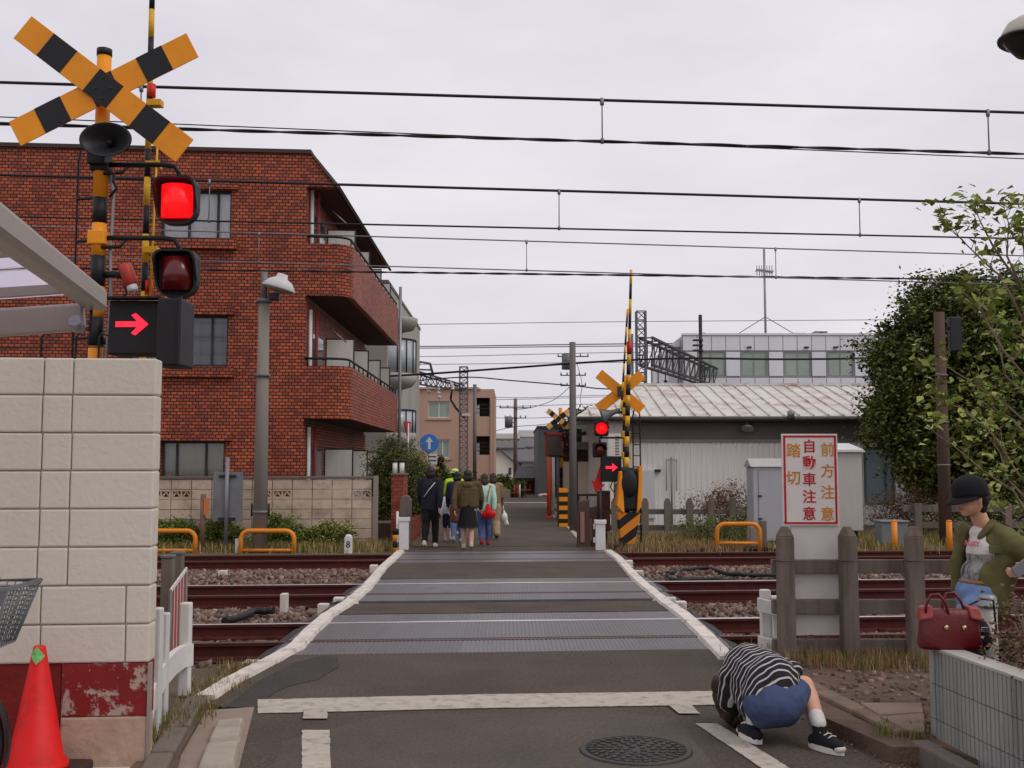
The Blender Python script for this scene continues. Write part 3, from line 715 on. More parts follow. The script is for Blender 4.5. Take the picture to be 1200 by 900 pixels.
bs.tube([(-.09, 0, .8), (.2, 0, .765)], .01, 6); bs.build('basket', GRB, bk, local=True)
bs2 = MB(); bs2.hexa([bpt(.72, 0), bpt(.72, 1), bpt(.72, 1) + Vector((0, .004, 0)), bpt(.72, 0) + Vector((0, .004, 0)), bpt(.97, 0), bpt(.97, 1), bpt(.97, 1) + Vector((0, .004, 0)), bpt(.97, 0) + Vector((0, .004, 0))]).build('basket_band', GRB, bk, local=True)
bb = MB(); bb.ell((.2, .02, .93), (.1, .12, .12)); bb.ell((.25, -.08, 1.06), (.11, .08, .05)); bb.capsule((.25, -.1, 1.05), .055, (.17, -.1, .93), .05); blob('black_bag', bb, .015, cloth('bag_black', (26, 24, 26)), None, noise_amp=.012)
bo = bpy.data.objects['black_bag']; bo.location = bk.location; bo.rotation_euler = bk.rotation_euler; tag(bo, 'black cloth bag lying in the bicycle basket', 'bag')

# aluminium canopy above the bicycle
tip = P(113, 352, 5.0)
ndir = Vector((-.184, 1, 0)).normalized(); xdir = Vector((1, .184, 0)).normalized()
cn = thing('bicycle_canopy', 'aluminium framed canopy with milky roof panels above the bicycle', 'canopy', (tip.x - 2.2, tip.y - 1.4, 0))
slope = Vector((xdir.x, xdir.y, .10)).normalized()
def cpt(a, b, z=0): return tip - slope * a - ndir * b + Vector((0, 0, z))     # a to the left, b towards the camera
MB().beam(cpt(0, 0), cpt(0, 3.0), .10, .105).build('side_beam', ALU, cn, bevel=.02)
MB().beam(cpt(.05, .0, -.075), cpt(2.6, .0, -.075), .05, .13).build('front_beam', ALU, cn, bevel=.012)
MB().beam(cpt(2.6, 0, .0), cpt(2.6, 3.0, .0), .1, .12).build('side_beam', ALU, cn, bevel=.02)
for b in (.42, 1.25, 2.1, 2.8): MB().beam(cpt(.05, b, -.01), cpt(2.56, b, -.01), .035, .04).build('purlin', ALU, cn)
MILK = bpy.data.materials.new('milky_panel'); MILK.use_nodes = True; mn = MILK.node_tree.nodes; mn.clear()
mo = mn.new('ShaderNodeOutputMaterial'); mt1 = mn.new('ShaderNodeBsdfTranslucent'); mt1.inputs[0].default_value = (.86, .85, .92, 1); mt2 = mn.new('ShaderNodeBsdfTransparent'); mt2.inputs[0].default_value = (.9, .88, .96, 1); mm3 = mn.new('ShaderNodeMixShader'); mm3.inputs[0].default_value = .6
MILK.node_tree.links.new(mt1.outputs[0], mm3.inputs[1]); MILK.node_tree.links.new(mt2.outputs[0], mm3.inputs[2]); MILK.node_tree.links.new(mm3.outputs[0], mo.inputs[0])
for i in range(4):
    b0, b1 = .03 + .7 * i, .72 + .7 * i - .04
    MB().hexa([cpt(.05, b0, .03), cpt(.05, b1, .03), cpt(2.56, b1, .03), cpt(2.56, b0, .03), cpt(.05, b0, .036), cpt(.05, b1, .036), cpt(2.56, b1, .036), cpt(2.56, b0, .036)]).build('roof_panel', MILK, cn)
for b in (.3, 2.7):
    q = cpt(2.55, b); MB().box(q.x - .04, q.x + .04, q.y - .04, q.y + .04, 0, q.z - .05).build('post', ALU, cn)
# small floodlight under the canopy tip
lp = P(92, 382, 4.95)
fl = thing('floodlight', 'small grey spotlight under the canopy corner', 'spotlight', lp)
mt = Matrix.Rotation(R(-115), 4, 'X')
MB().lathe([(.03, -.05), (.032, 0), (.03, .012), (.001, .014)], mt, 16).build('lamp_head', GREYMETAL, fl, local=True)
MB().tube([(.01, .02, .0), (.045, .02, -.02), (.05, .02, .04), (.045, .03, .1)], .008, 6).build('bracket', DKMETAL, fl, local=True)

# white resin fence running beside the gutter behind the wall
fe = thing('resin_fence', 'white resin fence with curved rail between block wall and rails', 'fence', (-2.0, 6.7, .0))
def fpost(px, ytop, Y, w, name='post'):
    x = xat(px, Y); z = zat(ytop, Y)
    return MB().box(x - w / 2, x + w / 2, Y - w / 2, Y + w / 2, -.02, z).build(name, WHITE, fe, bevel=.01)
fpost(222, 706, 7.5, .075); fpost(196, 718, 6.75, .07); fpost(188, 712, 6.35, .07)
pa = [P(184, 830, 6.15), P(190, 808, 6.4), P(200, 790, 6.75), P(212, 776, 7.1), P(222, 769, 7.4), P(231, 767, 7.55)]
rl = MB()
for a, b in zip(pa[:-1], pa[1:]): pass
vs = []
for p in pa:
    for dx, dz in ((-.02, -.075), (.02, -.075), (.02, .075), (-.02, .075)): vs.append(p + Vector((dx - .045, 0, dz)))
k = len(pa); fs = [(4 * i + j, 4 * i + (j + 1) % 4, 4 * i + 4 + (j + 1) % 4, 4 * i + 4 + j) for i in range(k - 1) for j in range(4)] + [(3, 2, 1, 0), (4 * k - 4, 4 * k - 3, 4 * k - 2, 4 * k - 1)]
rl.add(vs, fs).build('rail', WHITE, fe)
# red and white striped mesh screen and grey posts beyond
ns = thing('striped_screen', 'red and white striped mesh screen behind the white resin fence', 'screen', P(207, 800, 8.3) * 1)
ns.location.z = -.02
A = P(199, 690, 8.0); B = P(218, 664, 8.7); n = 11
for i in range(n):
    t0, t1 = i / n, (i + .5) / n
    p, q = A.lerp(B, t0), A.lerp(B, t1)
    MB().hexa([Vector((p.x, p.y, .08)), Vector((q.x, q.y, .08)), Vector((q.x, q.y + .004, .08)), Vector((p.x, p.y + .004, .08)), p, q, q + Vector((0, .004, 0)), p + Vector((0, .004, 0))]).build('strip', M('faded_red', (188, 70, 74), .7, .12, bump=0) if i % 2 == 0 else M('faded_white', (206, 176, 172), .7, .1, bump=0), ns)
MB().beam(A + Vector((0, .01, -.02)), B + Vector((0, .01, -.02)), .012, .03).build('top_bar', WHITE, ns)
MB().beam(Vector((A.x, A.y + .01, .1)), Vector((B.x, B.y + .01, .1)), .012, .03).build('bottom_bar', WHITE, ns)
for q in (A, B): MB().tube([Vector((q.x, q.y + .015, -.03)), Vector((q.x, q.y + .015, q.z - .01))], .012, 8).build('upright', GALV, ns)
for px, yt, Y, lab in ((200, 654, 8.7, 'dark grey square post between block wall and striped screen'), (211, 650, 9.0, 'dark grey square post touching the striped screen')):
    x = xat(px, Y); z = zat(yt, Y)
    pp = thing('grey_post', lab, 'post', (x, Y, -.1))
    MB().box(-.045, .045, -.045, .045, 0, z + .1).build('shaft', CONCD, pp, local=True, bevel=.008)
    MB().box(-.05, .05, -.05, .05, z + .1, z + .125).build('cap', GALV, pp, local=True, bevel=.006)
# ================================================================== CROSSING SIGNALS
def bar(p, ang, length, width, th, parent, front=True, segs=7, mats=None, flip=0):
    """crossbuck arm in the plane y = p.y with alternating orange and black fields"""
    arm = None
    mt = Matrix.Translation(p) @ Matrix.Rotation(-ang, 4, 'Y')
    arm = MB().box(-length / 2, length / 2, -th / 2, th / 2, -width / 2, width / 2, 0, mt).build('crossbuck_arm', ORANGE, parent, bevel=.003)
    if front:
        w = length / segs
        for i in (1, 3, 5):
            if i == 3 and flip: continue
            MB().box(-length / 2 + i * w, -length / 2 + (i + 1) * w, -th / 2 - .0035, -th / 2 + .001, -width / 2 + .001, width / 2 - .001, 0, mt).build('black_field', BLACK, arm)
    return arm
def lamp(p, w, h, lit, parent, arm_z):
    """square hooded lamp with an upright barrel lens"""
    x, y, z = p
    hs = MB(); r = .07 * w / .27; pts = []
    for cx, cz, a0 in ((1, 1, 0), (-1, 1, 90), (-1, -1, 180), (1, -1, 270)):
        for a in np.linspace(a0, a0 + 90, 6):
            rr = r * (1.5 if cz < 0 else .8)
            pts.append(Vector((x + cx * (w / 2 - rr) + rr * math.cos(R(a)), y, z + cz * (h / 2 - rr) + rr * math.sin(R(a)))))
    hs.prism(pts, (0, .05, 0)); o = hs.build('lamp_housing', BLACK, parent, bevel=.01)
    inner = [Vector((x + (q.x - x) * .86, y - .09, z + (q.z - z) * .88)) for q in pts]
    outer = [Vector((q.x, y + .001, q.z)) for q in pts]; k = len(pts)
    hood = MB(); tp = [i for i in range(k)]
    # visor round the upper rim
    vv_ = []
    for i in range(k):
        d = .10 if pts[i].z > z else .03
        vv_ += [Vector((pts[i].x, y + .002, pts[i].z)), Vector((x + (pts[i].x - x) * 1.0, y - d, z + (pts[i].z - z) * 1.0)), Vector((x + (pts[i].x - x) * .9, y - d, z + (pts[i].z - z) * .92)), Vector((x + (pts[i].x - x) * .88, y + .002, z + (pts[i].z - z) * .9))]
    fs = []
    for i in range(k):
        j = (i + 1) % k
        for a in range(3): fs.append((4 * i + a, 4 * j + a, 4 * j + a + 1, 4 * i + a + 1))
    hood.add(vv_, fs); hood.build('visor', BLACK, o)
    ln = MB(); hw, hh = w * .37, h * .35; prof = []
    ring = [Vector((x + hw * math.cos(a), y + .0 - .09 * math.sin(a), 0)) for a in np.linspace(0, math.pi, 13)]
    vs = [Vector((q.x, q.y, z - hh)) for q in ring] + [Vector((q.x, q.y, z + hh)) for q in ring]; kk = len(ring)
    ln.add(vs, [(i, i + 1, kk + i + 1, kk + i) for i in range(kk - 1)] + [list(range(kk))[::-1], list(range(kk, 2 * kk))], smooth=True)
    ln.build('lens', REDLIT if lit else REDDIM, o)
    return o

# ---- near signal, left
SD = 7.0
b0 = P(112, 410, SD)
ns1 = thing('crossing_signal', 'orange and black crossing signal with lit red lamp and red arrow behind cream wall', 'crossing signal', (b0.x, SD, 0))
px_ = b0.x
def zz(py): return zat(py, SD)
mast_b = [(58, 66, BLACK), (66, 232, ORANGE), (232, 262, BLACK), (262, 300, ORANGE), (300, 336, BLACK), (336, 344, ORANGE), (344, 352, BLACK), (352, 372, ORANGE), (372, 406, BLACK), (406, 440, ORANGE), (440, 475, BLACK), (475, 510, ORANGE), (510, 545, BLACK), (545, 580, ORANGE), (580, 615, BLACK), (615, 700, ORANGE)]
mast = MB(); mm_ = []
for i, (ya, yb, m_) in enumerate(mast_b):
    z1 = zz(ya); z0 = zz(yb) if i < len(mast_b) - 1 else -.02
    mast.tube([(px_, SD, z0), (px_, SD, z1)], .047 if m_ is ORANGE else .0475, 18, 0 if m_ is ORANGE else 1)
mast.lathe([(.05, zz(66) - .0), (.05, zz(58)), (.02, zz(56)), (.001, zz(55))], Matrix.Translation((px_, SD, 0)), 18, 1)
mast.build('mast', [ORANGE, BLACK], ns1)
cx = P(121, 104, SD - .12)
a1 = bar(cx + Vector((0, .012, 0)), R(27.5), 237 * SD / F * .985, 33 * SD / F, .008, ns1)
a2 = bar(cx, R(-37.4), 250 * SD / F * .985, 34 * SD / F, .008, ns1)
for dx, dz in ((0, .07), (0, -.07), (.05, 0), (-.05, 0)):
    q = cx + Vector((dx, -.008, dz)); MB().lathe([(.007, 0), (.006, .006), (.001, .007)], Matrix.Translation(q) @ Matrix.Rotation(R(90), 4, 'X'), 8).build('bolt', DKMETAL, ns1)
MB().tube([cx + Vector((-.004, .02, 0)), Vector((px_, SD, cx.z))], .03, 8).build('crossbuck_bracket', DKMETAL, ns1)
# horn speaker
hc = P(126, 165, SD - .2)
mt = Matrix.Translation(hc) @ Matrix.Rotation(R(92), 4, 'X')
hn = MB(); hn.lathe([(.035, -.16), (.05, -.12), (.075, -.06), (.12, -.01), (.165, .03), (.172, .035), (.165, .04), (.15, .03), (.11, -.01), (.06, -.05), (.03, -.07), (.001, -.075)], mt, 28, sx=1.0, sy=.66)
ho = hn.build('horn', DKMETAL, ns1)
MB().lathe([(.022, -.075), (.022, -.03), (.012, -.022), (.001, -.02)], mt, 14).build('horn_driver', BLACK, ho)
MB().box(px_ - .06, px_ + .06, SD - .1, SD + .06, zz(196), zz(183)).build('horn_bracket', BLACK, ns1, bevel=.008)
# lamp arms and lamps
for ya, lit, lx, ly in ((193, True, 208, 237), (279, False, 208, 322)):
    z = zz(ya); lp_ = P(lx, ly, SD - .02)
    MB().tube([(px_, SD, z), (lp_.x - .10, SD, z), (lp_.x - .03, SD, z - .012), (lp_.x, SD, z - .06), (lp_.x + .005, SD + .03, lp_.z + .13)], .017, 10).build('lamp_arm', BLACK, ns1)
    MB().box(px_ - .058, px_ + .058, SD - .058, SD + .058, z - .05, z + .045).build('arm_clamp', ORANGE if not lit else BLACK, ns1, bevel=.008)
    MB().tube([(px_ + .03, SD - .03, z - .07), (px_ + .15, SD - .02, z - .06), (px_ + .18, SD, z - .01)], .012, 8).build('arm_brace', BLACK, ns1)
    lamp((lp_.x, lp_.y, lp_.z), 50 * SD / F, 55 * SD / F, lit, ns1, z)
    MB().tube([(lp_.x - .04, SD, lp_.z + .155), (lp_.x + .05, SD, lp_.z + .155)], .012, 8).build('lamp_bolt', GALV, ns1)
# red beacon on a bracket
be = P(151, 325, SD - .05)
mt = Matrix.Translation(be) @ Matrix.Rotation(R(160), 4, 'Y')
MB().tube([(px_ + .04, SD, zz(322)), (px_ + .13, SD - .02, zz(322)), be + Vector((-.02, .02, 0))], .022, 8).build('beacon_bracket', BLACK, ns1)
bo_ = MB().lathe([(.04, -.09), (.045, -.07), (.045, .05), (.038, .055)], mt, 16).build('beacon', M('beacon_red', (176, 60, 50), .45, .1), ns1)
MB().lathe([(.034, .05), (.034, .085), (.025, .1), (.001, .105)], mt, 16).build('beacon_glass', WHITE, bo_)
# direction indicator boxes
z0, z1 = zz(418), zz(356); x0, x1 = P(127, 380, SD - .15).x, P(191, 380, SD - .15).x
ib = MB().box(x0, x1, SD - .15, SD + .05, z0, z1).build('indicator_box', BLACK, ns1, bevel=.01)
x2 = P(217, 380, SD - .2).x
ib2 = MB().box(x1 + .002, x2, SD - .28, SD + .0, zz(433), z1 - .004).build('indicator_box', BLACK, ns1, bevel=.012)
MB().box(x2 - .012, x2 + .004, SD - .295, SD - .28, zz(432), z1).build('edge_trim', DKMETAL, ib2)
ac = P(155, 380, SD - .15); y = SD - .152
s = SD / F
sh = [(-19, -3.2), (6, -3.2), (-1, -10.5), (4, -13), (19, 0), (4, 13), (-1, 10.5), (6, 3.2), (-19, 3.2)]
MB().prism([Vector((ac.x + u * s, y, ac.z + w * s)) for u, w in sh], (0, -.004, 0)).build('lit_arrow', ARROWLIT, ib)
MB().box(x0 - .01, x1 + .01, SD - .25, SD - .15, z1 - .0, z1 + .012).build('hood', BLACK, ib)
MB().tube([(px_, SD, zz(400)), (x0 + .05, SD + .03, zz(400))], .02, 8).build('indicator_bracket', BLACK, ns1)
# conduit ladder behind the mast
ld = MB(); lx = P(90, 300, SD + .1).x
ld.tube([(lx, SD + .08, .0), (lx, SD + .08, zz(185)), (lx + .015, SD + .08, zz(172))], .007, 6)
for py in (230, 280, 340, 395): ld.tube([(lx, SD + .08, zz(py)), (px_, SD + .03, zz(py))], .011, 6)
ld.build('conduit', BLACK, ns1)
cb = MB(); cx2 = px_ + .07
cb.tube([(cx2 - .01, SD, zz(205)), (cx2 + .015, SD + .01, zz(225)), (cx2 + .01, SD, zz(300)), (cx2 + .02, SD, zz(350)), (cx2, SD, zz(420)), (cx2, SD, 0)], .011, 8); cb.build('grey_cable', GREYMETAL, ns1)
cb = MB(); cb.tube([(px_ + .05, SD - .06, zz(200)), (px_ + .11, SD - .05, zz(206)), (px_ + .1, SD - .04, zz(215)), (px_ + .12, SD - .03, zz(222)), (px_ + .07, SD - .02, zz(232))], .01, 6)
cb.tube([(be.x - .05, SD, be.z - .03), (be.x - .03, SD, be.z - .1), (be.x - .1, SD, be.z - .16)], .007, 6); cb.build('black_cable', BLACK, ns1)

# ---- near barrier with raised boom
def boom_machine(root, x, y, z, s=1):
    """cabinet on a striped leg, at root (local coordinates)"""
    pass
def striped_boom(name, parent, p0, p1, r0, r1, n, twin=False):
    mb = MB(); p0, p1 = Vector(p0), Vector(p1)
    for i in range(n):
        t0, t1 = i / n, (i + 1) / n
        mb.tube([p0.lerp(p1, t0), p0.lerp(p1, t1)], [r0 + (r1 - r0) * t0, r0 + (r1 - r0) * t1], 10, i % 2)
    return mb.build(name, [YELLOW, BLACK], parent)
BD_ = 7.35
bx0 = P(174, 355, BD_).x; bx1 = P(179.5, 0, BD_).x
bb = thing('boom_barrier', 'raised yellow and black boom barrier behind the lit red lamp', 'boom barrier', (bx0 - .02, BD_, 0))
pb0 = Vector((bx0 - .03, BD_, .95)); pb1 = Vector((bx0 + (bx1 - bx0) * 1.35, BD_, 5.6))
striped_boom('boom', bb, pb0, pb1, .026, .018, 23)
MB().tube([(bx0 + .02, BD_ - .03, zat(355, BD_)), (bx0 + .045, BD_ - .03, zat(165, BD_))], .008, 8).build('boom_stay', YELLOW, bb)
for py in (118, 190, 290, 350): MB().box(bx0 - .035, bx0 + .06, BD_ - .04, BD_ + .035, zat(py + 7, BD_), zat(py, BD_)).build('boom_clamp', YELLOW, bb)
for py, c_ in ((105, RED), (335, RED)): 
    xx = bx0 + (355 - py) / 355 * (bx1 - bx0)
    MB().tube([(xx, BD_, zat(py + 9, BD_)), (xx, BD_, zat(py - 6, BD_))], .028, 10).build('reflector', c_, bb)
MB().box(bx0 - .42, bx0 + .0, BD_ - .17, BD_ + .17, .55, 1.15).build('drive_box', YELLOW, bb, bevel=.03)
MB().box(bx0 - .3, bx0 - .06, BD_ - .09, BD_ + .09, 0, .55).build('leg', BLACK, bb, bevel=.01)

# ---- far signal at the right end of the crossing
FD = 21.0
fb = P(738, 640, FD); fx = fb.x; s = FD / F
def fz(py): return zat(py, FD)
fs1 = thing('crossing_signal', 'crossing signal with plain orange crossbuck back beside the corrugated shed', 'crossing signal', (fx, FD, 0))
mast = MB()
ys = [462, 472, 480, 492, 505, 520, 530, 545, 560]
for i in range(len(ys) - 1): mast.tube([(fx - .06, FD, fz(ys[i + 1])), (fx - .06, FD, fz(ys[i]))], .06, 14, i % 2)
mast.tube([(fx - .06, FD, -.05), (fx - .06, FD, fz(560))], .06, 14, 1)
mast.tube([(fx - .06, FD, fz(462)), (fx - .06, FD, fz(440))], .06, 14, 0)
mast.build('mast', [ORANGE, BLACK], fs1)
for py in (478, 505, 530): MB().box(fx - .14, fx + .02, FD - .09, FD + .09, fz(py + 8), fz(py)).build('clamp', YELLOW, fs1, bevel=.01)
c = P(727, 459, FD - .08)
bar(c + Vector((0, .02, 0)), R(38), 66 * s, 12.5 * s, .02, fs1, front=False); bar(c, R(-40), 66 * s, 12.5 * s, .02, fs1, front=False)
MB().box(c.x - .06, c.x + .06, c.y - .03, c.y + .01, c.z - .1, c.z + .1).build('center_plate', BROWN, fs1)
for tx, ty in ((715, 476), (711, 468)): pass
# horn
hc = P(711, 486, FD - .1); mt = Matrix.Translation(hc) @ Matrix.Rotation(R(90), 4, 'Z') @ Matrix.Rotation(R(80), 4, 'X')
MB().lathe([(.16, -.1), (.15, -.08), (.10, .02), (.06, .1), (.04, .28)], Matrix.Translation(hc) @ Matrix.Rotation(R(70), 4, 'Y'), 18).build('horn', GALV, fs1)
MB().tube([hc + Vector((.2, 0, .05)), (fx - .06, FD, hc.z + .05)], .03, 8).build('horn_bracket', BLACK, fs1)
# round lamps
for lx, ly, lit in ((705, 502, True), (703, 527, False)):
    q = P(lx, ly, FD - .12)
    ho = MB().box(q.x - .14, q.x + .14, q.y, q.y + .12, q.z - .15, q.z + .15).build('lamp_housing', BLACK, fs1, bevel=.03)
    MB().lathe([(.115, 0), (.11, .02), (.06, .045), (.001, .05)], Matrix.Translation(q) @ Matrix.Rotation(R(90), 4, 'X'), 20).build('lens', REDLIT if lit else REDDIM, ho)
    vz = MB(); vs = []
    for a in np.linspace(0, math.pi, 13):
        d = Vector((math.cos(a), 0, math.sin(a))); vs += [q + d * .12, q + d * .12 + Vector((0, -.14, 0)), q + d * .135 + Vector((0, -.14, 0)), q + d * .135]
    vz.add(vs, [(4 * i + a, 4 * i + (a + 1) % 4, 4 * i + 4 + (a + 1) % 4, 4 * i + 4 + a) for i in range(12) for a in range(4)]); vz.build('visor', BLACK, ho)
    MB().tube([q + Vector((0, .08, -.16 if lit else .16)), (q.x, FD, fz(513)), (fx - .06, FD, fz(513))], .02, 8).build('lamp_arm', BLACK, fs1)
q = P(717, 549, FD - .12)
ib = MB().box(q.x - .21, q.x + .19, q.y, q.y + .18, q.z - .26, q.z + .24).build('indicator_box', BLACK, fs1, bevel=.02)
sh = [(-6.5, -1.6), (1, -1.6), (1, -5), (7.5, 0), (1, 5), (1, 1.6), (-6.5, 1.6)]
MB().prism([Vector((q.x - .01 + u * s, q.y - .002, q.z + .02 + w * s)) for u, w in sh], (0, -.006, 0)).build('lit_arrow', ARROWLIT, ib)
for i in range(8): MB().box(q.x - .21, q.x - .18, q.y - .02, q.y, q.z - .24 + i * .06, q.z - .2 + i * .06)
MB().tube([(q.x + .1, FD, q.z), (fx - .06, FD, q.z)], .025, 8).build('indicator_bracket', BLACK, fs1)
for rr in (.0, .1): MB().tube([(q.x + .02 + rr, FD - .05, q.z - .25), (q.x - .03 + rr, FD - .08, q.z - .36), (q.x + .03 + rr, FD - .08, q.z - .45), (q.x + .12 + rr, FD - .04, q.z - .4), (fx - .06, FD - .05, q.z - .3)], .012, 6).build('cable', BLACK, fs1)
MB().box(fx - .14, fx + .1, FD - .12, FD + .12, fz(583), fz(560)).build('junction_box', BLACK, fs1, bevel=.02)
# red direction plate
rp_ = P(703, 560, FD + .02); ang = R(-25)
mt = Matrix.Translation(rp_) @ Matrix.Rotation(R(18), 4, 'Y')
pts = [(-.07, .3), (.07, .3), (.07, -.1), (.14, -.1), (0, -.3), (-.14, -.1), (-.07, -.1)]
rd = thing('arrow_plate', 'faded red arrow plate pointing down beside the plain orange crossbuck signal', 'sign', (rp_.x, FD + .02, 0))
MB().prism([mt @ Vector((u, 0, w)) for u, w in pts], (0, .02, 0)).build('arrow', RED, rd)
MB().tube([rp_ + Vector((.03, .03, .2)), rp_ + Vector((.02, .06, -.3)), Vector((rp_.x + .02, FD + .1, 0))], .025, 8).build('stake', GALV, rd)

# ---- far barrier: raised boom, striped cabinet, ladder
fbm = thing('boom_barrier', 'raised boom barrier with orange and black striped leg before the corrugated shed', 'boom barrier', (fx + .05, FD - .25, 0))
bt = P(739.5, 316, FD - .25); bb_ = P(734, 548, FD - .25)
q0 = bb_; mid = q0.lerp(bt, .62)
striped_boom('boom', fbm, q0, mid, .05, .042, 12); striped_boom('boom_tip', fbm, mid, bt, .032, .026, 5)
q1 = P(728, 480, FD - .3); q2 = P(735.5, 362, FD - .3)
striped_boom('boom_stay', fbm, q1, q2, .02, .02, 11)
for py in (395,): 
    e = q0.lerp(bt, .66 * .92); MB().tube([e - Vector((0, 0, .12)), e + Vector((0, 0, .1))], .05, 10).build('reflector', RED, fbm)
def stripes_mat():
    m = bpy.data.materials.new('hazard_stripes'); m.use_nodes = True; n = m.node_tree.nodes; l = m.node_tree.links.new; b = n['Principled BSDF']
    tc_ = n.new('ShaderNodeTexCoord'); mp_ = n.new('ShaderNodeMapping'); mp_.inputs['Rotation'].default_value = (0, R(38), 0); l(tc_.outputs['Object'], mp_.inputs[0])
    w = n.new('ShaderNodeTexWave'); w.wave_type = 'BANDS'; w.bands_direction = 'Z'; w.inputs['Scale'].default_value = 1.05; w.inputs['Phase Offset'].default_value = 1.6; l(mp_.outputs[0], w.inputs['Vector'])
    r = n.new('ShaderNodeValToRGB'); r.color_ramp.interpolation = 'CONSTANT'; r.color_ramp.elements[0].color = lin((30, 26, 28)); r.color_ramp.elements[1].position = .5; r.color_ramp.elements[1].color = lin((232, 142, 30)); l(w.outputs['Fac'], r.inputs[0])
    l(r.outputs[0], b.inputs['Base Color']); b.inputs['Roughness'].default_value = .55
    return m
HZ = stripes_mat()
c0 = P(735, 600, FD - .2)
MB().box(c0.x - .14, c0.x + .18, c0.y - .25, c0.y + .25, fz(598), fz(548)).build('drive_box', BLACK, fbm, bevel=.06)
MB().ell((c0.x + .02, c0.y - .24, fz(566)), (.17, .1, .27)).build('motor_cover', M('motor_black', (30, 28, 30), .6, .2, 5, .2, 40), fbm)
MB().hexa([(c0.x - .22, c0.y - .28, fz(592)), (c0.x - .08, c0.y - .28, fz(601)), (c0.x - .08, c0.y + .2, fz(601)), (c0.x - .22, c0.y + .2, fz(592)), (c0.x - .16, c0.y - .28, fz(552)), (c0.x - .12, c0.y - .28, fz(552)), (c0.x - .12, c0.y + .2, fz(552)), (c0.x - .16, c0.y + .2, fz(552))]).build('side_plate', ORANGE, fbm, bevel=.01)
MB().hexa([(c0.x + .16, c0.y - .28, fz(600)), (c0.x + .25, c0.y - .28, fz(592)), (c0.x + .26, c0.y + .2, fz(592)), (c0.x + .12, c0.y + .2, fz(600)), (c0.x + .21, c0.y - .28, fz(546)), (c0.x + .27, c0.y - .28, fz(546)), (c0.x + .27, c0.y + .2, fz(546)), (c0.x + .21, c0.y + .2, fz(546))]).build('side_plate', ORANGE, fbm, bevel=.01)
MB().hexa([(c0.x - .14, c0.y - .14, fz(638)), (c0.x + .12, c0.y - .14, fz(638)), (c0.x + .12, c0.y + .14, fz(638)), (c0.x - .14, c0.y + .14, fz(638)), (c0.x - .2, c0.y - .2, fz(600)), (c0.x + .24, c0.y - .2, fz(600)), (c0.x + .24, c0.y + .2, fz(600)), (c0.x - .2, c0.y + .2, fz(600))]).build('leg', HZ, fbm, bevel=.02)
MB().box(c0.x - .3, c0.x + .28, c0.y - .25, c0.y + .25, -.08, .06).build('foot', BLACK, fbm, bevel=.03)
ldx = P(746, 480, FD).x; lad = thing('ladder', 'black steel ladder standing beside the boom barrier with striped leg', 'ladder', (ldx, FD + .05, 0))
w = .07
MB().tube([(ldx - w, FD + .05, -.1), (ldx - w, FD + .05, fz(488)), (ldx - w + .02, FD + .05, fz(481)), (ldx, FD + .05, fz(479)), (ldx + w - .02, FD + .05, fz(481)), (ldx + w, FD + .05, fz(488)), (ldx + w, FD + .05, -.1)], .014, 8).build('side_rail', BLACK, lad)
for py in range(495, 640, 13): MB().tube([(ldx - w, FD + .05, fz(py)), (ldx + w, FD + .05, fz(py))], .011, 6).build('rung', BLACK, lad)

# ---- signal of the second crossing, further down the road
TD = 33.0; s = TD / F
tz = lambda py: zat(py, TD)
tx = P(657, 520, TD).x
ts = thing('crossing_signal', 'small distant crossing signal with striped crossbuck beside the grey utility pole', 'crossing signal', (tx, TD, 0))
mast = MB()
for i, (a, b) in enumerate(((478, 500), (500, 512), (512, 524), (524, 536), (536, 548), (548, 560))): mast.tube([(tx, TD, tz(b)), (tx, TD, tz(a))], .06, 10, i % 2)
mast.tube([(tx, TD, -.05), (tx, TD, tz(560))], .06, 10, 1); mast.build('mast', [ORANGE, BLACK], ts)
c = P(654.5, 491, TD - .1)
OR2 = M('pale_orange', (240, 176, 96), .5, .06)
ORANGE_, ORANGE = ORANGE, OR2
bar(c + Vector((0, .03, 0)), R(38), 33 * s, 6.2 * s, .02, ts, segs=5); bar(c, R(-38), 33 * s, 6.2 * s, .02, ts, segs=7)
ORANGE = ORANGE_
MB().lathe([(.1, -.1), (.08, .0), (.03, .15)], Matrix.Translation(P(652, 500, TD - .1)) @ Matrix.Rotation(R(-90), 4, 'X'), 14).build('horn', DKMETAL, ts)
for lx, ly in ((662, 512), (665, 522)):
    q = P(lx, ly, TD - .1); ho = MB().box(q.x - .12, q.x + .12, q.y, q.y + .15, q.z - .14, q.z + .14).build('lamp_housing', BLACK, ts, bevel=.02)
    MB().lathe([(.09, 0), (.05, .03), (.001, .04)], Matrix.Translation(q) @ Matrix.Rotation(R(90), 4, 'X'), 12).build('lens', REDDIM, ho)
q = P(648, 521, TD - .3)
ibx = MB().box(q.x - .24, q.x + .26, q.y, q.y + .3, tz(534), tz(508)).build('indicator_box', BROWN, ts, bevel=.02)
MB().box(q.x - .26, q.x - .24 + .02, q.y - .02, q.y, tz(535), tz(507)).build('red_edge', M('dull_red', (150, 52, 44), .6, .15), ibx)
MB().box(q.x - .26, q.x + .28, q.y - .02, q.y, tz(510), tz(507)).build('red_edge', M('dull_red', (150, 52, 44), .6, .15), ibx)
MB().box(q.x + .26, q.x + .28, q.y - .02, q.y, tz(535), tz(510)).build('red_edge', M('dull_red', (150, 52, 44), .6, .15), ibx)
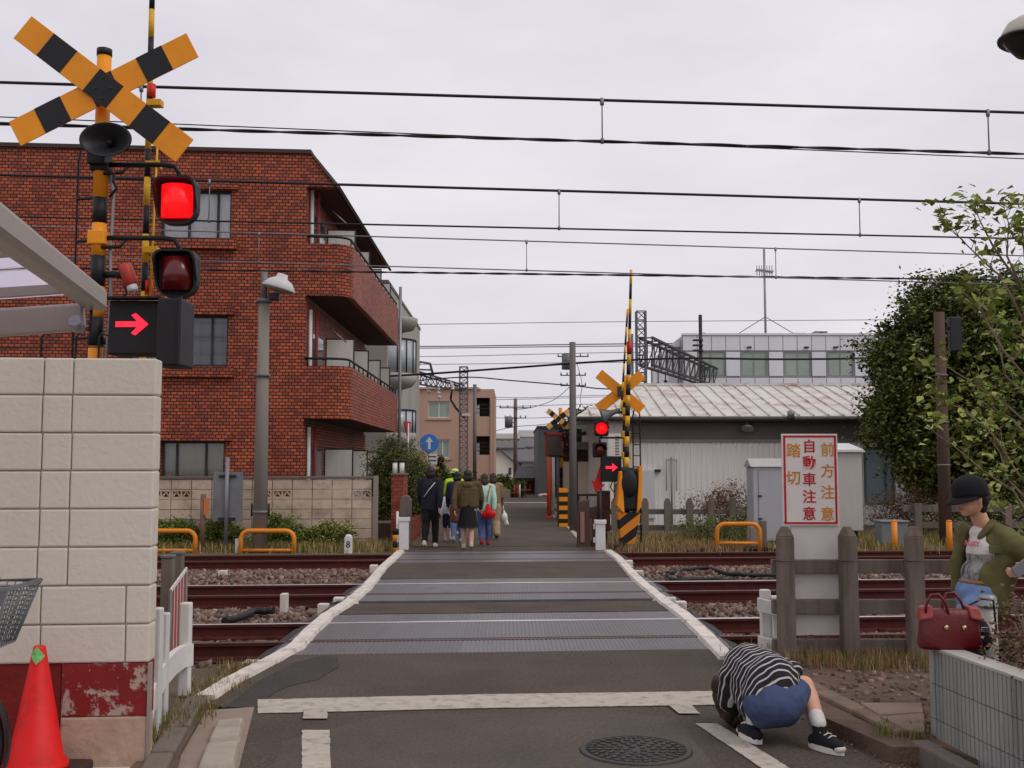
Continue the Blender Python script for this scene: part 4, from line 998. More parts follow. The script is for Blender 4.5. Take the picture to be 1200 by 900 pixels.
# orange red post and white post at its foot
ORR = M('orange_red', (206, 82, 52), .6, .08)
for px, yt, D_, r_, m_, nm, lb in ((643.5, 536, 32.0, .07, ORR, 'barrier_post', 'tall orange red post at the roadside before the dark grey house'), (648.5, 536, 32.3, .05, WHITE, 'barrier_post', 'thin white post touching the tall orange red post'), (654, 532, 32.8, .05, GALV, 'barrier_post', 'thin grey pipe post between white post and beige shed')):
    x = P(px, 560, D_).x
    pt_ = thing(nm, lb, 'post', (x, D_, 0)); MB().tube([(0, 0, -.05), (0, 0, zat(yt, D_))], r_, 10).build('shaft', m_, pt_, local=True); MB().lathe([(r_ * 1.6, -.02), (r_ * 1.6, .05), (r_, .08)], None, 12).build('foot', m_, pt_, local=True)
# striped bollard
x = P(660, 600, 27.7).x
sb = thing('striped_bollard', 'orange and black striped bollard at the roadside by the beige shed', 'bollard', (x, 27.7, 0))
mbx = MB(); zt = zat(572, 27.7); n = 9
for i in range(n): mbx.box(-.11, .11, -.08, .08, -.02 + (zt + .02) * i / n, -.02 + (zt + .02) * (i + 1) / n, i % 2)
mbx.build('shaft', [ORANGE, BLACK], sb, local=True)
for dx in (-.13, .13): MB().box(dx - .02, dx + .02, -.05, .05, 0, zt - .1).build('side_strip', BROWN, sb, local=True)

# rusty relay case and stub post beside the far signal
q = P(694, 600, 21.4); rc = thing('relay_case', 'rusty brown relay case on a stub post behind the weathered post bundle', 'equipment box', (q.x, 21.4, -.06))
MB().box(q.x - .07, q.x + .07, 21.34, 21.46, -.1, zat(594, 21.4)).build('post', CONCPOST, rc, bevel=.015)
MB().box(q.x + .1, q.x + .36, 21.36, 21.56, zat(622, 21.4), zat(575, 21.4)).build('case', M('relay_rust', (92, 56, 44), .8, .25, 6, .3, 50, dirt=(50, 34, 30), dirt_amt=.7), rc, bevel=.02)
MB().box(q.x + .07, q.x + .12, 21.38, 21.44, zat(606, 21.4), zat(600, 21.4)).build('bracket', DKMETAL, rc)
for i in range(3): MB().tube([(q.x + .15 + .06 * i, 21.35, zat(622, 21.4)), (q.x + .14 + .07 * i, 21.33, .3), (q.x + .2 + .04 * i, 21.4, -.1)], .015, 6).build('cable', BLACK, rc)
for k in range(2): MB().box(q.x - .1, q.x + .3, 21.6, 21.68, .12 + .25 * k, .2 + .25 * k).build('rail', WOODP, rc)
# ================================================================== BUILDINGS
def holed_wall(mb, fr, a0, a1, z0, z1, b0, b1, holes, m=0):
    """wall slab with rectangular openings (ha0,ha1,hz0,hz1)"""
    As = sorted({a0, a1, *[h[0] for h in holes], *[h[1] for h in holes]}); Zs = sorted({z0, z1, *[h[2] for h in holes], *[h[3] for h in holes]})
    As = [a for a in As if a0 <= a <= a1]; Zs = [z for z in Zs if z0 <= z <= z1]
    for p, q in zip(As[:-1], As[1:]):
        run = None
        for u, v in zip(Zs[:-1], Zs[1:]):
            ca, cz = (p + q) / 2, (u + v) / 2
            inside = any(h[0] < ca < h[1] and h[2] < cz < h[3] for h in holes)
            if inside:
                if run: mb.fbox(fr, p, q, b0, b1, run[0], run[1], m); run = None
            else: run = (run[0], v) if run else (u, v)
        if run: mb.fbox(fr, p, q, b0, b1, run[0], run[1], m)
def fpt(fr, a, b, z): return fr[0] + fr[1] * a + fr[2] * b + Vector((0, 0, z))
def window(parent, fr, a0, a1, z0, z1, b, cuts, curtain=None, glass=GLASS, fw=.05, framem=None):
    """recessed window: frame bars, panes, curtain behind"""
    framem = framem or WINFRAME
    f = MB()
    f.fbox(fr, a0, a1, b, b + .06, z0, z0 + fw); f.fbox(fr, a0, a1, b, b + .06, z1 - fw, z1)
    f.fbox(fr, a0, a0 + fw, b, b + .06, z0 + fw, z1 - fw); f.fbox(fr, a1 - fw, a1, b, b + .06, z0 + fw, z1 - fw)
    for c in cuts: f.fbox(fr, c - fw / 2, c + fw / 2, b + .002, b + .058, z0 + fw, z1 - fw)
    w = f.build('window', framem, parent)
    es = [a0 + fw] + list(cuts) + [a1 - fw]
    for p, q in zip(es[:-1], es[1:]): MB().fbox(fr, p + .001, q - .001, b + .025, b + .031, z0 + fw, z1 - fw).build('pane', glass, w)
    if curtain:
        # pleated curtain close behind the glass
        n = max(8, int((a1 - a0) / .06)); vs = []; fs = []
        for i in range(n + 1):
            a = a0 + fw + (a1 - a0 - 2 * fw) * i / n; bb = b + .09 + .02 * math.sin(i * 1.9) + .008 * math.sin(i * .7)
            vs += [fpt(fr, a, bb, z0 + fw), fpt(fr, a, bb, z1 - fw)]
        MB().add(vs, [(2 * i, 2 * i + 2, 2 * i + 3, 2 * i + 1) for i in range(n)], smooth=True).build('curtain', curtain, w)
    return w
# clear glass: thin pane that mixes reflection with a view of the curtain
def pane_mat():
    m = bpy.data.materials.new('clear_pane'); m.use_nodes = True; n = m.node_tree.nodes; l = m.node_tree.links.new
    n.clear(); o = n.new('ShaderNodeOutputMaterial'); t = n.new('ShaderNodeBsdfTransparent'); t.inputs[0].default_value = (.97, .98, .99, 1)
    gl = n.new('ShaderNodeBsdfGlossy'); gl.inputs['Roughness'].default_value = .04; fr = n.new('ShaderNodeFresnel'); fr.inputs[0].default_value = 1.5
    mxs = n.new('ShaderNodeMixShader'); l(fr.outputs[0], mxs.inputs[0]); l(t.outputs[0], mxs.inputs[1]); l(gl.outputs[0], mxs.inputs[2]); l(mxs.outputs[0], o.inputs[0]); return m
PANE = pane_mat()

# ---- red brick apartment house
BDp = 24.5
c0 = PT(355, 546, BDp); c0.z = 0
fr = frame(c0, TDIR, Vector((0, 1, 0)))
def A_(px, py=400): return (PT(px, py, BDp) - c0).dot(TDIR)
def Z_(py): return PT(300, py, BDp).z
bh = thing('brick_apartment_house', 'three storey red brick apartment house with rounded balconies behind the block fence', 'apartment house', c0 + Vector((-5, 4, 0)))
HT = Z_(176); LEFT = -13.0; DEEP = 10.2
wins = [(A_(188, 250), A_(271, 250), Z_(281), Z_(224), [A_(217), A_(251)], CURTAIN), (A_(150, 400), A_(267, 400), Z_(430), Z_(370), [A_(190), A_(218), A_(247)], M('lace', (120, 124, 132), .9, .2, 8, .2, 30, streak=True)), (A_(188, 540), A_(263, 540), Z_(562), Z_(517), [A_(209), A_(243)], CURTAIN2)]
holes = [(w[0], w[1], w[2], w[3]) for w in wins]
# further windows to the left, outside the picture
for dx in (3.6,):
    for w in wins: holes.append((w[0] - dx - 3.6, w[0] - dx - 1.6, w[2], w[3]))
wm = MB(); holed_wall(wm, fr, LEFT, 0, 0, HT - .06, 0, .28, holes)
wm.fbox(fr, -.28, 0, .28, DEEP, 0, 2.55); wm.fbox(fr, -.28, 0, .28, DEEP, 2.9, 5.35); wm.fbox(fr, -.28, 0, .28, DEEP, 5.7, HT - .06)
wm.fbox(fr, LEFT, -.28, DEEP - .28, DEEP, 0, HT - .06)
# gable over the top balcony
aE = A_(393, 217); zE = Z_(217)
wm.hexa([fpt(fr, 0, 0, zE), fpt(fr, aE, 0, zE), fpt(fr, aE, .28, zE), fpt(fr, 0, .28, zE), fpt(fr, 0, 0, HT - .06), fpt(fr, A_(364, 180), 0, HT - .06), fpt(fr, A_(364, 180), .28, HT - .06), fpt(fr, 0, .28, HT - .06)])
wm.build('wall', BRICK, bh, uv=True)
fl_ = MB()
for z in (2.55, 5.35): fl_.fbox(fr, LEFT + .05, -.01, .29, DEEP - .3, z, z + .3)
fl_.build('floor_slab', BALIN, bh)
MB().fbox(fr, LEFT - .05, A_(364, 180) + .02, -.06, DEEP + .05, HT - .06, HT + .03).build('roof_coping', M('coping', (70, 52, 50), .7, .1), bh)
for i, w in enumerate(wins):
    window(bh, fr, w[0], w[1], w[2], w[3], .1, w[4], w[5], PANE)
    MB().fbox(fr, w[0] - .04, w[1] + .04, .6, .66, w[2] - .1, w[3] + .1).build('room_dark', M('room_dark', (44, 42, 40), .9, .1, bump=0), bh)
    MB().fbox(fr, w[0] - .16, w[1] + .16, -.12, .08, w[3] + .01, w[3] + .19).build('window_hood', BRICK, bh, uv=True)
    MB().fbox(fr, w[0] - .16, w[1] + .16, -.16, .1, w[2] - .24, w[2] - .012).build('window_ledge', BRICK, bh, uv=True)
for h in holes[3:]:
    window(bh, fr, h[0], h[1], h[2], h[3], .1, [(h[0] + h[1]) / 2], CURTAIN, PANE)
# sloping roof edge and soffit above the top balcony
ed = MB(); a3 = A_(364, 180)
ed.hexa([fpt(fr, a3, -.05, HT - .05), fpt(fr, aE + .06, -.05, zE - .04), fpt(fr, aE + .06, DEEP + .3, zE - .04), fpt(fr, a3, DEEP + .3, HT - .05), fpt(fr, a3, -.05, HT + .025), fpt(fr, aE + .12, -.05, zE), fpt(fr, aE + .12, DEEP + .3, zE), fpt(fr, a3, DEEP + .3, HT + .025)])
ed.build('roof_edge', M('roof_trim', (92, 76, 72), .6, .1), bh)
MB().fbox(fr, .002, aE, .281, DEEP, zE + .0, zE + .08).build('soffit', SOFFIT, bh)
# balconies with rounded brick parapets
aB = A_(405, 400) + .1; rB = .42
def balcony(zb, zt):
    t = .13; path = [(0.0, 0), (aB - rB, 0)]
    path += [(aB - rB + rB * math.sin(x), rB - rB * math.cos(x)) for x in np.linspace(0, math.pi / 2, 9)[1:]] + [(aB, DEEP * .5), (aB, DEEP)]
    inn = [(0.0, t), (aB - rB, t)] + [(aB - rB + (rB - t) * math.sin(x), rB - (rB - t) * math.cos(x)) for x in np.linspace(0, math.pi / 2, 9)[1:]] + [(aB - t, DEEP * .5), (aB - t, DEEP)]
    mb = MB(); n = len(path)
    for i in range(n - 1):
        (p, q), (r_, s_), (u, v), (w, x) = path[i], path[i + 1], inn[i], inn[i + 1]
        mb.add([fpt(fr, p, q, zb), fpt(fr, r_, s_, zb), fpt(fr, w, x, zb), fpt(fr, u, v, zb), fpt(fr, p, q, zt), fpt(fr, r_, s_, zt), fpt(fr, w, x, zt), fpt(fr, u, v, zt)], [(3, 2, 1, 0), (4, 5, 6, 7), (0, 1, 5, 4), (2, 3, 7, 6)])
    mb.add([fpt(fr, *path[-1], zb), fpt(fr, *inn[-1], zb), fpt(fr, *inn[-1], zt), fpt(fr, *path[-1], zt)], [(0, 1, 2, 3)])
    o = mb.build('balcony', BRICK, bh)
    # running metre around the curve as brick coordinate
    me = o.data; uvl = me.uv_layers.new(name='UVMap').data
    cum = [0]
    for i in range(n - 1): cum.append(cum[-1] + math.hypot(path[i + 1][0] - path[i][0], path[i + 1][1] - path[i][1]))
    for pi, p in enumerate(me.polygons):
        i = min(pi // 4, n - 2)
        for li in p.loop_indices:
            vi = me.loops[li].vertex_index; k = vi % 8 if pi < 4 * (n - 1) else 0
            uvl[li].uv = (c0.dot(TDIR) + (cum[i] if k in (0, 3, 4, 7) else cum[i + 1]), me.vertices[vi].co.z)
    MB().prism([fpt(fr, p, q, zb - .0) for p, q in [(0.002, t + .002)] + [(a, b) for a, b in inn[1:]] + [(0.002, DEEP)]], (0, 0, .12)).build('balcony_floor', SOFFIT, o)
    rl = MB(); rp_ = [fpt(fr, p - .05, q + .06, zt + .17) for p, q in path[0:1]] + [fpt(fr, (p + u) / 2, (q + v) / 2, zt + .17) for (p, q), (u, v) in zip(path, inn)]
    rl.tube(rp_[1:], .028, 8); 
    for b in np.linspace(rB, DEEP - .1, 14): rl.tube([fpt(fr, aB - t / 2, b, zt), fpt(fr, aB - t / 2, b, zt + .16)], .018, 6)
    rl.tube([fpt(fr, .05, t / 2, zt), fpt(fr, .05, t / 2, zt + .17)], .018, 6)
    rl.build('handrail', BLACK, o)
    return o
balcony(Z_(345), Z_(284)); balcony(Z_(490), Z_(428))
# partitions, doors and pipes on the balcony side
for z0, z1 in ((Z_(345) + .12, zat(270, c0.y + 1.6)), (Z_(490) + .12, zat(398, c0.y + 1.6)), (.05, zat(527, c0.y + 1.6))):
    for b in (1.6, 4.2, 6.8, 9.2):
        o = MB().fbox(fr, .22, aB - .16, b, b + .04, z0 + .05, z1).build('partition', M('partition_white', (214, 210, 202), .7, .05, dirt=(160, 152, 140), dirt_amt=.4, streak=True), bh)
        f = MB(); f.fbox(fr, .19, .22, b - .005, b + .045, z0, z1 + .03); f.fbox(fr, aB - .16, aB - .135, b - .005, b + .045, z0, z1 + .03); f.fbox(fr, .22, aB - .16, b - .005, b + .045, z1 + .001, z1 + .03); f.build('partition_frame', BLACK, bh)
    for b in (.6, 3.0, 5.4, 7.9):
        w = MB().fbox(fr, .002, .05, b, b + 1.5, z0, z0 + 1.95).build('balcony_door', WINFRAME, bh)
        MB().fbox(fr, .05, .056, b + .06, b + .72, z0 + .06, z0 + 1.89).build('pane', GLASS, w); MB().fbox(fr, .05, .056, b + .78, b + 1.44, z0 + .06, z0 + 1.89).build('pane', GLASS, w)
    MB().tube([fpt(fr, .06, .33, z0 - .1), fpt(fr, .06, .33, z0 + 2.4)], .045, 10).build('downpipe', WHITE, bh)
    MB().tube([fpt(fr, .2, .36, z0 - .1), fpt(fr, .2, .36, z0 + 2.4)], .04, 10).build('red_pipe', M('red_pipe', (120, 36, 34), .6, .1), bh)
for z in (Z_(225), Z_(370)): MB().tube([fpt(fr, .35, 1.2, z - .1), fpt(fr, .75, 1.2, z - .45)], .02, 6).build('clothes_pole_arm', GREYMETAL, bh)
# tall grey pipe at the far end
MB().tube([fpt(fr, aB + .05, DEEP + .15, 0), fpt(fr, aB + .05, DEEP + .15, 7.4)], .05, 10).build('vent_pipe', GREYMETAL, bh)

# ---- grey apartment block with round balconies
gx, gy = -4.35, 38.2
gb = thing('grey_apartment_block', 'grey rendered apartment block with round balconies behind the brick house', 'apartment house', (-8, 42, 0))
MB().box(-13, gx, gy - 1.2, 50, 0, zat(332, 37)).build('wall', GREYREND, gb)
MB().box(-13.1, gx + .03, gy - 1.25, 50.1, zat(332, 37), zat(332, 37) + .12).build('roof_coping', CONCD, gb)
def rbal(zb, zr, glass=True):
    mt = Matrix.Translation((gx, gy, 0))
    o = MB().lathe([(.35, zb - .12), (.75, zb), (.92, zb + .2), (.92, zb + .45), (.86, zb + .45), (.86, zb + .3), (.001, zb + .3)], mt, 32).build('round_balcony', GREYREND, gb)
    if glass:
        MB().lathe([(.88, zb + .45), (.88, zr), (.875, zr), (.875, zb + .45)], mt, 32).build('glass_panel', M('balcony_glass', (176, 184, 186), .2, .05, bump=0, spec=.6), o)
        MB().tube([(gx + .89 * math.cos(a), gy + .89 * math.sin(a), zr + .02) for a in np.linspace(-2.6, 2.6, 24)], .03, 6).build('handrail', DKMETAL, o)
        up_ = MB()
        for a in np.linspace(-2.4, 2.4, 13): up_.tube([(gx + .9 * math.cos(a), gy + .9 * math.sin(a), zb + .45), (gx + .9 * math.cos(a), gy + .9 * math.sin(a), zr)], .02, 6)
        up_.build('balusters', DKMETAL, o)
rbal(zat(452, 37.6), zat(398, 37.6)); rbal(zat(522, 37.6), zat(481, 37.6))
MB().lathe([(.3, zat(388, 37.6)), (.8, zat(384, 37.6)), (.95, zat(376, 37.6)), (.95, zat(371, 37.6)), (.001, zat(366, 37.6))], Matrix.Translation((gx, gy, 0)), 32).build('round_canopy', GREYREND, gb)
MB().lathe([(.45, 0), (.45, zat(388, 37.6))], Matrix.Translation((gx - .05, gy, 0)), 20).build('stair_drum', GREYREND, gb)
for za in (zat(445, 37), zat(512, 37)): MB().box(gx + .002, gx + .03, gy + 1.2, gy + 2.4, za, za + 1.6).build('window', GLASS, gb)
MB().box(gx - .5, gx - .2, gy - 1.215, gy - 1.19, .8, 2).build('window', GLASS, gb)

# ---- pink apartment house beyond the second crossing
PD = 68.0
pk = thing('pink_apartment_house', 'pinkish beige apartment house with recessed balconies at the road end', 'apartment house', (-6, PD + 4, -1.2))
zt = zat(456, PD); xr = xat(579, PD)
prf = frame((0, PD, 0), Vector((1, 0, 0)), Vector((0, 1, 0)))
def pw(x0, x1, y0, y1): return (xat(x0, PD), xat(x1, PD), zat(y1, PD), zat(y0, PD))
ph = [pw(501, 527, 470, 490), pw(510, 527, 515, 537), pw(556, 574, 466, 488), pw(556, 574, 511, 533)]
wm = MB(); holed_wall(wm, prf, -16, xr, -1.2, zt, 0, .3, ph)
wm.box(xr - .3, xr, PD + .3, PD + 9, -1.2, zt); wm.box(-16, xr - .3, PD + 8.7, PD + 9, -1.2, zt)
wm.build('wall', PINK, pk)
MB().hexa([(-16, PD - .15, zt), (xat(560, PD), PD - .15, zt), (xr + .1, PD + .6, zt - .55), (-16, PD + 9.2, zt), (-16, PD - .15, zt + .12), (xat(560, PD), PD - .15, zt + .12), (xr + .1, PD + .6, zt - .43), (-16, PD + 9.2, zt + .12)]).build('roof', PINK, pk)
MB().box(-16, xr - .31, PD + .31, PD + 8.6, zt - .2, zt - .05).build('roof_deck', PINK, pk)
for h in ph[:2]: window(pk, prf, h[0], h[1], h[2], h[3], .1, [(h[0] + h[1]) / 2], None, GREENGLASS, .08, WMETAL); MB().fbox(prf, h[0] - .1, h[1] + .1, -.08, .05, h[2] - .12, h[2] - .01).build('window_sill', PINK, pk)
for h in ph[2:]:
    MB().fbox(prf, h[0] - .1, h[1] + .1, 1.4, 1.5, h[2] - .1, h[3] + .1).build('balcony_back', BROWN, pk)
    b_ = MB(); 
    for i in range(3): b_.fbox(prf, h[0], h[1], .1, .14, h[2] + .25 * (i + 1), h[2] + .25 * (i + 1) + .04)
    b_.build('balcony_rail', DKMETAL, pk)
    MB().fbox(prf, h[0] + .02, h[0] + .3, .3, .9, h[2], h[2] + .75).build('air_conditioner', WMETAL, pk)
MB().box(xr - .22, xr - .1, PD - .08, PD, -1.2, zt - .6).build('downpipe', PINK, pk)

# ---- concrete block fence before the brick house
FW = 21.6
bf = thing('block_fence', 'old grey concrete block fence with openwork blocks below the brick house', 'fence wall', trk(-6, FW, -.06))
xL, xR_ = -9.3, PT(437, 600, FW).x; rh = .196; bwid = .39
nb = int((xR_ - xL) / bwid); top_z = zat(558, 21.3)
proto = {}
core = MB(); core.fbox(frame(trk(xR_, FW, 0)), xL - xR_, 0, .03, .09, -.1, top_z - rh * 2.06)
core.build('core', BLOCK, bf)
z = top_z; r = 0
rows = [top_z - .06 - rh * (i + 1) for i in range(7)]
openw = {(0, 1), (0, 2), (0, 6), (0, 7), (0, 11), (0, 15), (0, 16), (0, 20)}
for r, z0 in enumerate(rows):
    for i in range(nb):
        x = xR_ - (i + 1) * bwid - .02
        p = trk(x, FW, max(z0, -.12))
        op = r == 1 and (i in (0, 4, 5, 9, 10, 15, 16))
        if op and 'o' in proto or not op and 'b' in proto:
            o = proto['o' if op else 'b'].copy(); COL.objects.link(o); o.parent = bf
        elif op:
            mb = MB(); t = .12; w, h = bwid - .012, rh - .01
            mb.box(0, w, 0, t, 0, .03); mb.box(0, w, 0, t, h - .03, h); mb.box(0, .03, 0, t, .03, h - .03); mb.box(w - .03, w, 0, t, .03, h - .03)
            for k in (0, 1):
                cxm = w * (.25 + .5 * k)
                mb.beam((cxm - .08, .05, .03), (cxm, .05, h - .035), .025, .07, 0, (0, 1, 0)); mb.beam((cxm + .08, .05, .03), (cxm, .05, h - .035), .025, .07, 0, (0, 1, 0))
            mb.box(w / 2 - .015, w / 2 + .015, .01, t - .01, .03, h - .03)
            o = proto['o'] = mb.build('openwork_block', BLOCK, bf, local=True); o.rotation_euler[2] = TANG
        else:
            o = proto['b'] = MB().box(0, bwid - .012, 0, .12, 0, rh - .01).build('block', BLOCK, bf, local=True, bevel=.006); o.rotation_euler[2] = TANG
        o.location = p - bf.location + NDIR * random.uniform(-.004, .004)
cp_ = MB(); cp_.fbox(frame(trk(xR_, FW, 0)), xL - xR_, .0, -.02, .14, top_z - .055, top_z); cp_.build('coping', CONCD, bf, bevel=.01)
MB().fbox(frame(trk(xR_, FW, 0)), .0, .1, -.02, .14, -.1, top_z).build('end_post', CONC, bf, bevel=.01)
# brick gate pillar and concrete stub beside it
gp = P(465, 640, 21.5)
gpl = thing('gate_pillar', 'red brick gate pillar with two white lamps at the fence end', 'gate pillar', (gp.x, 21.6, -.06))
w = .12; zt = zat(557, 21.5)
MB().box(gp.x - w, gp.x + w, 21.5, 22.4, -.1, zt).build('pillar', BRICKS, gpl, uv=True)
MB().box(gp.x - w - .02, gp.x + w + .02, 21.48, 22.42, zt, zt + .04).build('cap', CONCD, gpl, bevel=.01)
for dx in (-.07, .07):
    l_ = MB().tube([(gp.x + dx, 21.7, zt + .04), (gp.x + dx, 21.7, zt + .26)], .05, 10).build('lamp', M('lamp_white', (220, 220, 216), .5, .03, bump=0), gpl)
    MB().lathe([(.06, zt + .26), (.06, zt + .3), (.001, zt + .33)], Matrix.Translation((gp.x + dx, 21.7, 0)), 10).build('lamp_cap', BLACK, l_)
st = P(475, 640, 21.0)
sp_ = thing('concrete_stub', 'round topped old concrete stub between brick pillar and white post', 'post', (st.x, 21.05, -.06))
ztp = zat(580, 21.0); mb = MB(); prof = [(-.11, 0), (.11, 0), (.11, ztp - .05), (.07, ztp + .04), (0, ztp + .06), (-.07, ztp + .04), (-.11, ztp - .05)]
mb.prism([Vector((a, -.08, b)) for a, b in prof], (0, .16, 0)).build('shaft', CONCPOST, sp_, local=True, bevel=.015)
MB().box(-.08, .08, -.06, .06, -.1, 0).build('foot', CONCPOST, sp_, local=True)
# brick planter edge along the far road
pl_ = thing('brick_planter', 'low red brick planter wall behind the walker in the navy jacket', 'planter', (-2.2, 24, -.06))
MB().box(-2.38, -2.14, 22.5, 31, -.1, .42).build('wall', BRICKS, pl_, uv=True); MB().box(-3.4, -2.39, 22.5, 31, -.1, .36).build('soil', DIRT, pl_)

# ---- corrugated shed, right
WD_ = 29.6
shx0, shx1 = xat(735, WD_) - .7, xat(1085, WD_)
sf = frame((0, WD_, 0), Vector((1, .02, 0)).normalized(), Vector((0, 1, 0)))
cs = thing('corrugated_shed', 'white corrugated metal shed with rust streaked ribbed roof behind the ladder', 'shed', (6, WD_ + 3, -.06))
ez = zat(491, WD_); rz = zat(453, WD_ + 4.2)
n = 150; vs = []; fs = []
xs = []; pitch_ = .15; x = shx0
wl_ = MB(); holes_x = (xat(1012, WD_), xat(1048, WD_)); hz = (zat(592, WD_), zat(524, WD_))
def corr(x0, x1, z0, z1):
    pts = []; x = x0; k = 0
    while x < x1 - 1e-4:
        for dx, d in ((0, 0), (.045, 0), (.06, -.028), (.125, -.028), (.14, 0)):
            if x + dx < x1: pts.append((x + dx, d))
        x += pitch_
    pts.append((x1, 0)); m_ = len(pts)
    vs = [Vector((a, WD_ + b + .02 * a * 0, z)) for z in (z0, z1) for a, b in pts]
    wl_.add(vs, [(i, i + 1, m_ + i + 1, m_ + i) for i in range(m_ - 1)])
corr(shx0, holes_x[0], -.1, ez); corr(holes_x[0], holes_x[1], -.1, hz[0]); corr(holes_x[0], holes_x[1], hz[1], ez); corr(holes_x[1], shx1, -.1, ez)
wl_.add([(shx0, WD_, -.1), (shx0, WD_ + 8.4, -.1), (shx0, WD_ + 8.4, ez), (shx0, WD_, ez)], [(0, 1, 2, 3)]); wl_.add([(shx1, WD_, -.1), (shx1, WD_ + 8.4, -.1), (shx1, WD_ + 8.4, ez), (shx1, WD_ + 4.2, rz - .1), (shx1, WD_, ez)], [(4, 3, 2, 1, 0)])
wl_.add([(shx0, WD_ + 8.4, -.1), (shx1, WD_ + 8.4, -.1), (shx1, WD_ + 8.4, ez), (shx0, WD_ + 8.4, ez)], [(3, 2, 1, 0)])
wl_.build('wall', CORR, cs)
window(cs, frame((0, WD_, 0), Vector((1, 0, 0)), Vector((0, 1, 0))), holes_x[0], holes_x[1], hz[0], hz[1], .02, [holes_x[1] - .25], None, M('pale_reflection_glass', (150, 166, 174), .15, .1, 2, 0, spec=.6), .06, GREYMETAL)  # pale blue reflection is put into the pane colour
MB().box(xat(736, WD_), shx1 + .1, WD_ - .06, WD_ - .032, zat(516, WD_), ez - .02).build('fascia_band', M('fascia_grey', (108, 102, 96), .7, .1), cs)
MB().box(xat(736, WD_), shx1 + .1, WD_ - .085, WD_ - .062, zat(518, WD_), zat(515, WD_)).build('band_trim', M('trim_pale', (146, 140, 132), .6, .1), cs)
gx0, gx1 = shx0 - .75, shx1 + .3
MB().tube([(gx0, WD_ - .5, ez - .02), (gx1, WD_ - .5, ez - .02)], .06, 8).build('gutter', M('gutter_dark', (74, 70, 68), .6, .1), cs)
MB().box(gx0, gx1, WD_ - .45, WD_ - .06, ez - .04, ez - .015).build('eave_board', M('eave_dark', (96, 92, 88), .7, .1), cs)
pw_ = .405; k = int((gx1 - gx0) / pw_)
e0 = Vector((0, WD_ - .5, ez + .03)); e1 = Vector((0, WD_ + 4.2, rz))
rpm = None; hipx = xat(737, WD_ + 4.2); hipn = int((hipx - gx0) / pw_) + 1
MB().add([(gx0, WD_ - .5, ez + .03), (gx0, WD_ + 8.9, ez + .03), (hipx, WD_ + 4.2, rz)], [(0, 2, 1)]).build('hip_panel', ROOFM, cs)
for side in (0, 1):
    rpm = None
    for i in range(k):
        x = gx0 + i * pw_
        if rpm is None:
            a, b = (e0, e1) if side == 0 else (Vector((0, WD_ + 8.9, ez + .03)), e1)
            mb = MB(); up = Vector((0, 0, .03))
            b2 = b
            if i < hipn: b, b2 = a.lerp(e1, i * pw_ / (hipx - gx0)), a.lerp(e1, min(1, (i + 1) * pw_ / (hipx - gx0)))
            elif i == hipn: b2 = e1
            vs = [a, a + Vector((pw_ - .004, 0, 0)), b2 + Vector((pw_ - .004, 0, 0)), b]
            mb.hexa([q for q in vs] + [q + up for q in vs])
            mb.hexa([q + up * .9 for q in (a, a + Vector((.05, 0, 0)), b + Vector((.05, 0, 0)), b)] + [q + up + Vector((0, 0, .045)) for q in (a + Vector((.008, 0, 0)), a + Vector((.042, 0, 0)), b + Vector((.042, 0, 0)), b + Vector((.008, 0, 0)))])
            off = Vector((0, WD_ + 3, -.06)); mb.v = [q - off for q in mb.v]
            o = mb.build('roof_panel', ROOFM, cs, local=True)
            if i > hipn: rpm = o
        else: o = rpm.copy(); COL.objects.link(o); o.parent = cs
        o.location = (x - 6, 0, 0)
MB().box(hipx, gx1, WD_ + 4.1, WD_ + 4.3, rz + .02, rz + .1).build('ridge_cap', ROOFM, cs)
q = P(876, 503, WD_ - .35)
wlp = MB().lathe([(.17, 0), (.15, .06), (.05, .12), (.03, .2)], Matrix.Translation(q) @ Matrix.Rotation(R(-25), 4, 'X') @ Matrix.Rotation(R(12), 4, 'Y'), 16).build('wall_lamp', GREYMETAL, cs); MB().tube([q + Vector((0, .05, .18)), q + Vector((0, .32, .15))], .02, 6).build('lamp_arm', GREYMETAL, wlp)
MB().lathe([(.1, 0), (.1, .18), (.04, .22)], Matrix.Translation(P(927, 490, WD_ - .55)), 12).build('gutter_outlet', GREYMETAL, cs)
# pipe frame and drain unit on the shed wall
q = P(756, 555, WD_ - .2); MB().box(q.x - .28, q.x + .28, WD_ - .12, WD_ - .032, zat(608, WD_), zat(550, WD_)).build('white_duct', WMETAL, cs, bevel=.03)
for x in (q.x - .36, q.x + .36): MB().box(x - .08, x + .08, WD_ - .13, WD_ - .035, zat(553, WD_), zat(550, WD_)).build('duct_clip', DKMETAL, cs)
pf = MB(); q = P(787, 560, WD_ - .15)
for dx in (-.14, .14): pf.tube([(q.x + dx, q.y, zat(575, WD_)), (q.x + dx, q.y, zat(539, WD_))], .014, 6)
pf.tube([(q.x, q.y, -.05), (q.x, q.y, zat(536, WD_))], .025, 8); pf.tube([(q.x - .14, q.y, zat(539, WD_)), (q.x + .14, q.y, zat(539, WD_))], .014, 6); pf.build('pipe_frame', GREYMETAL, cs)

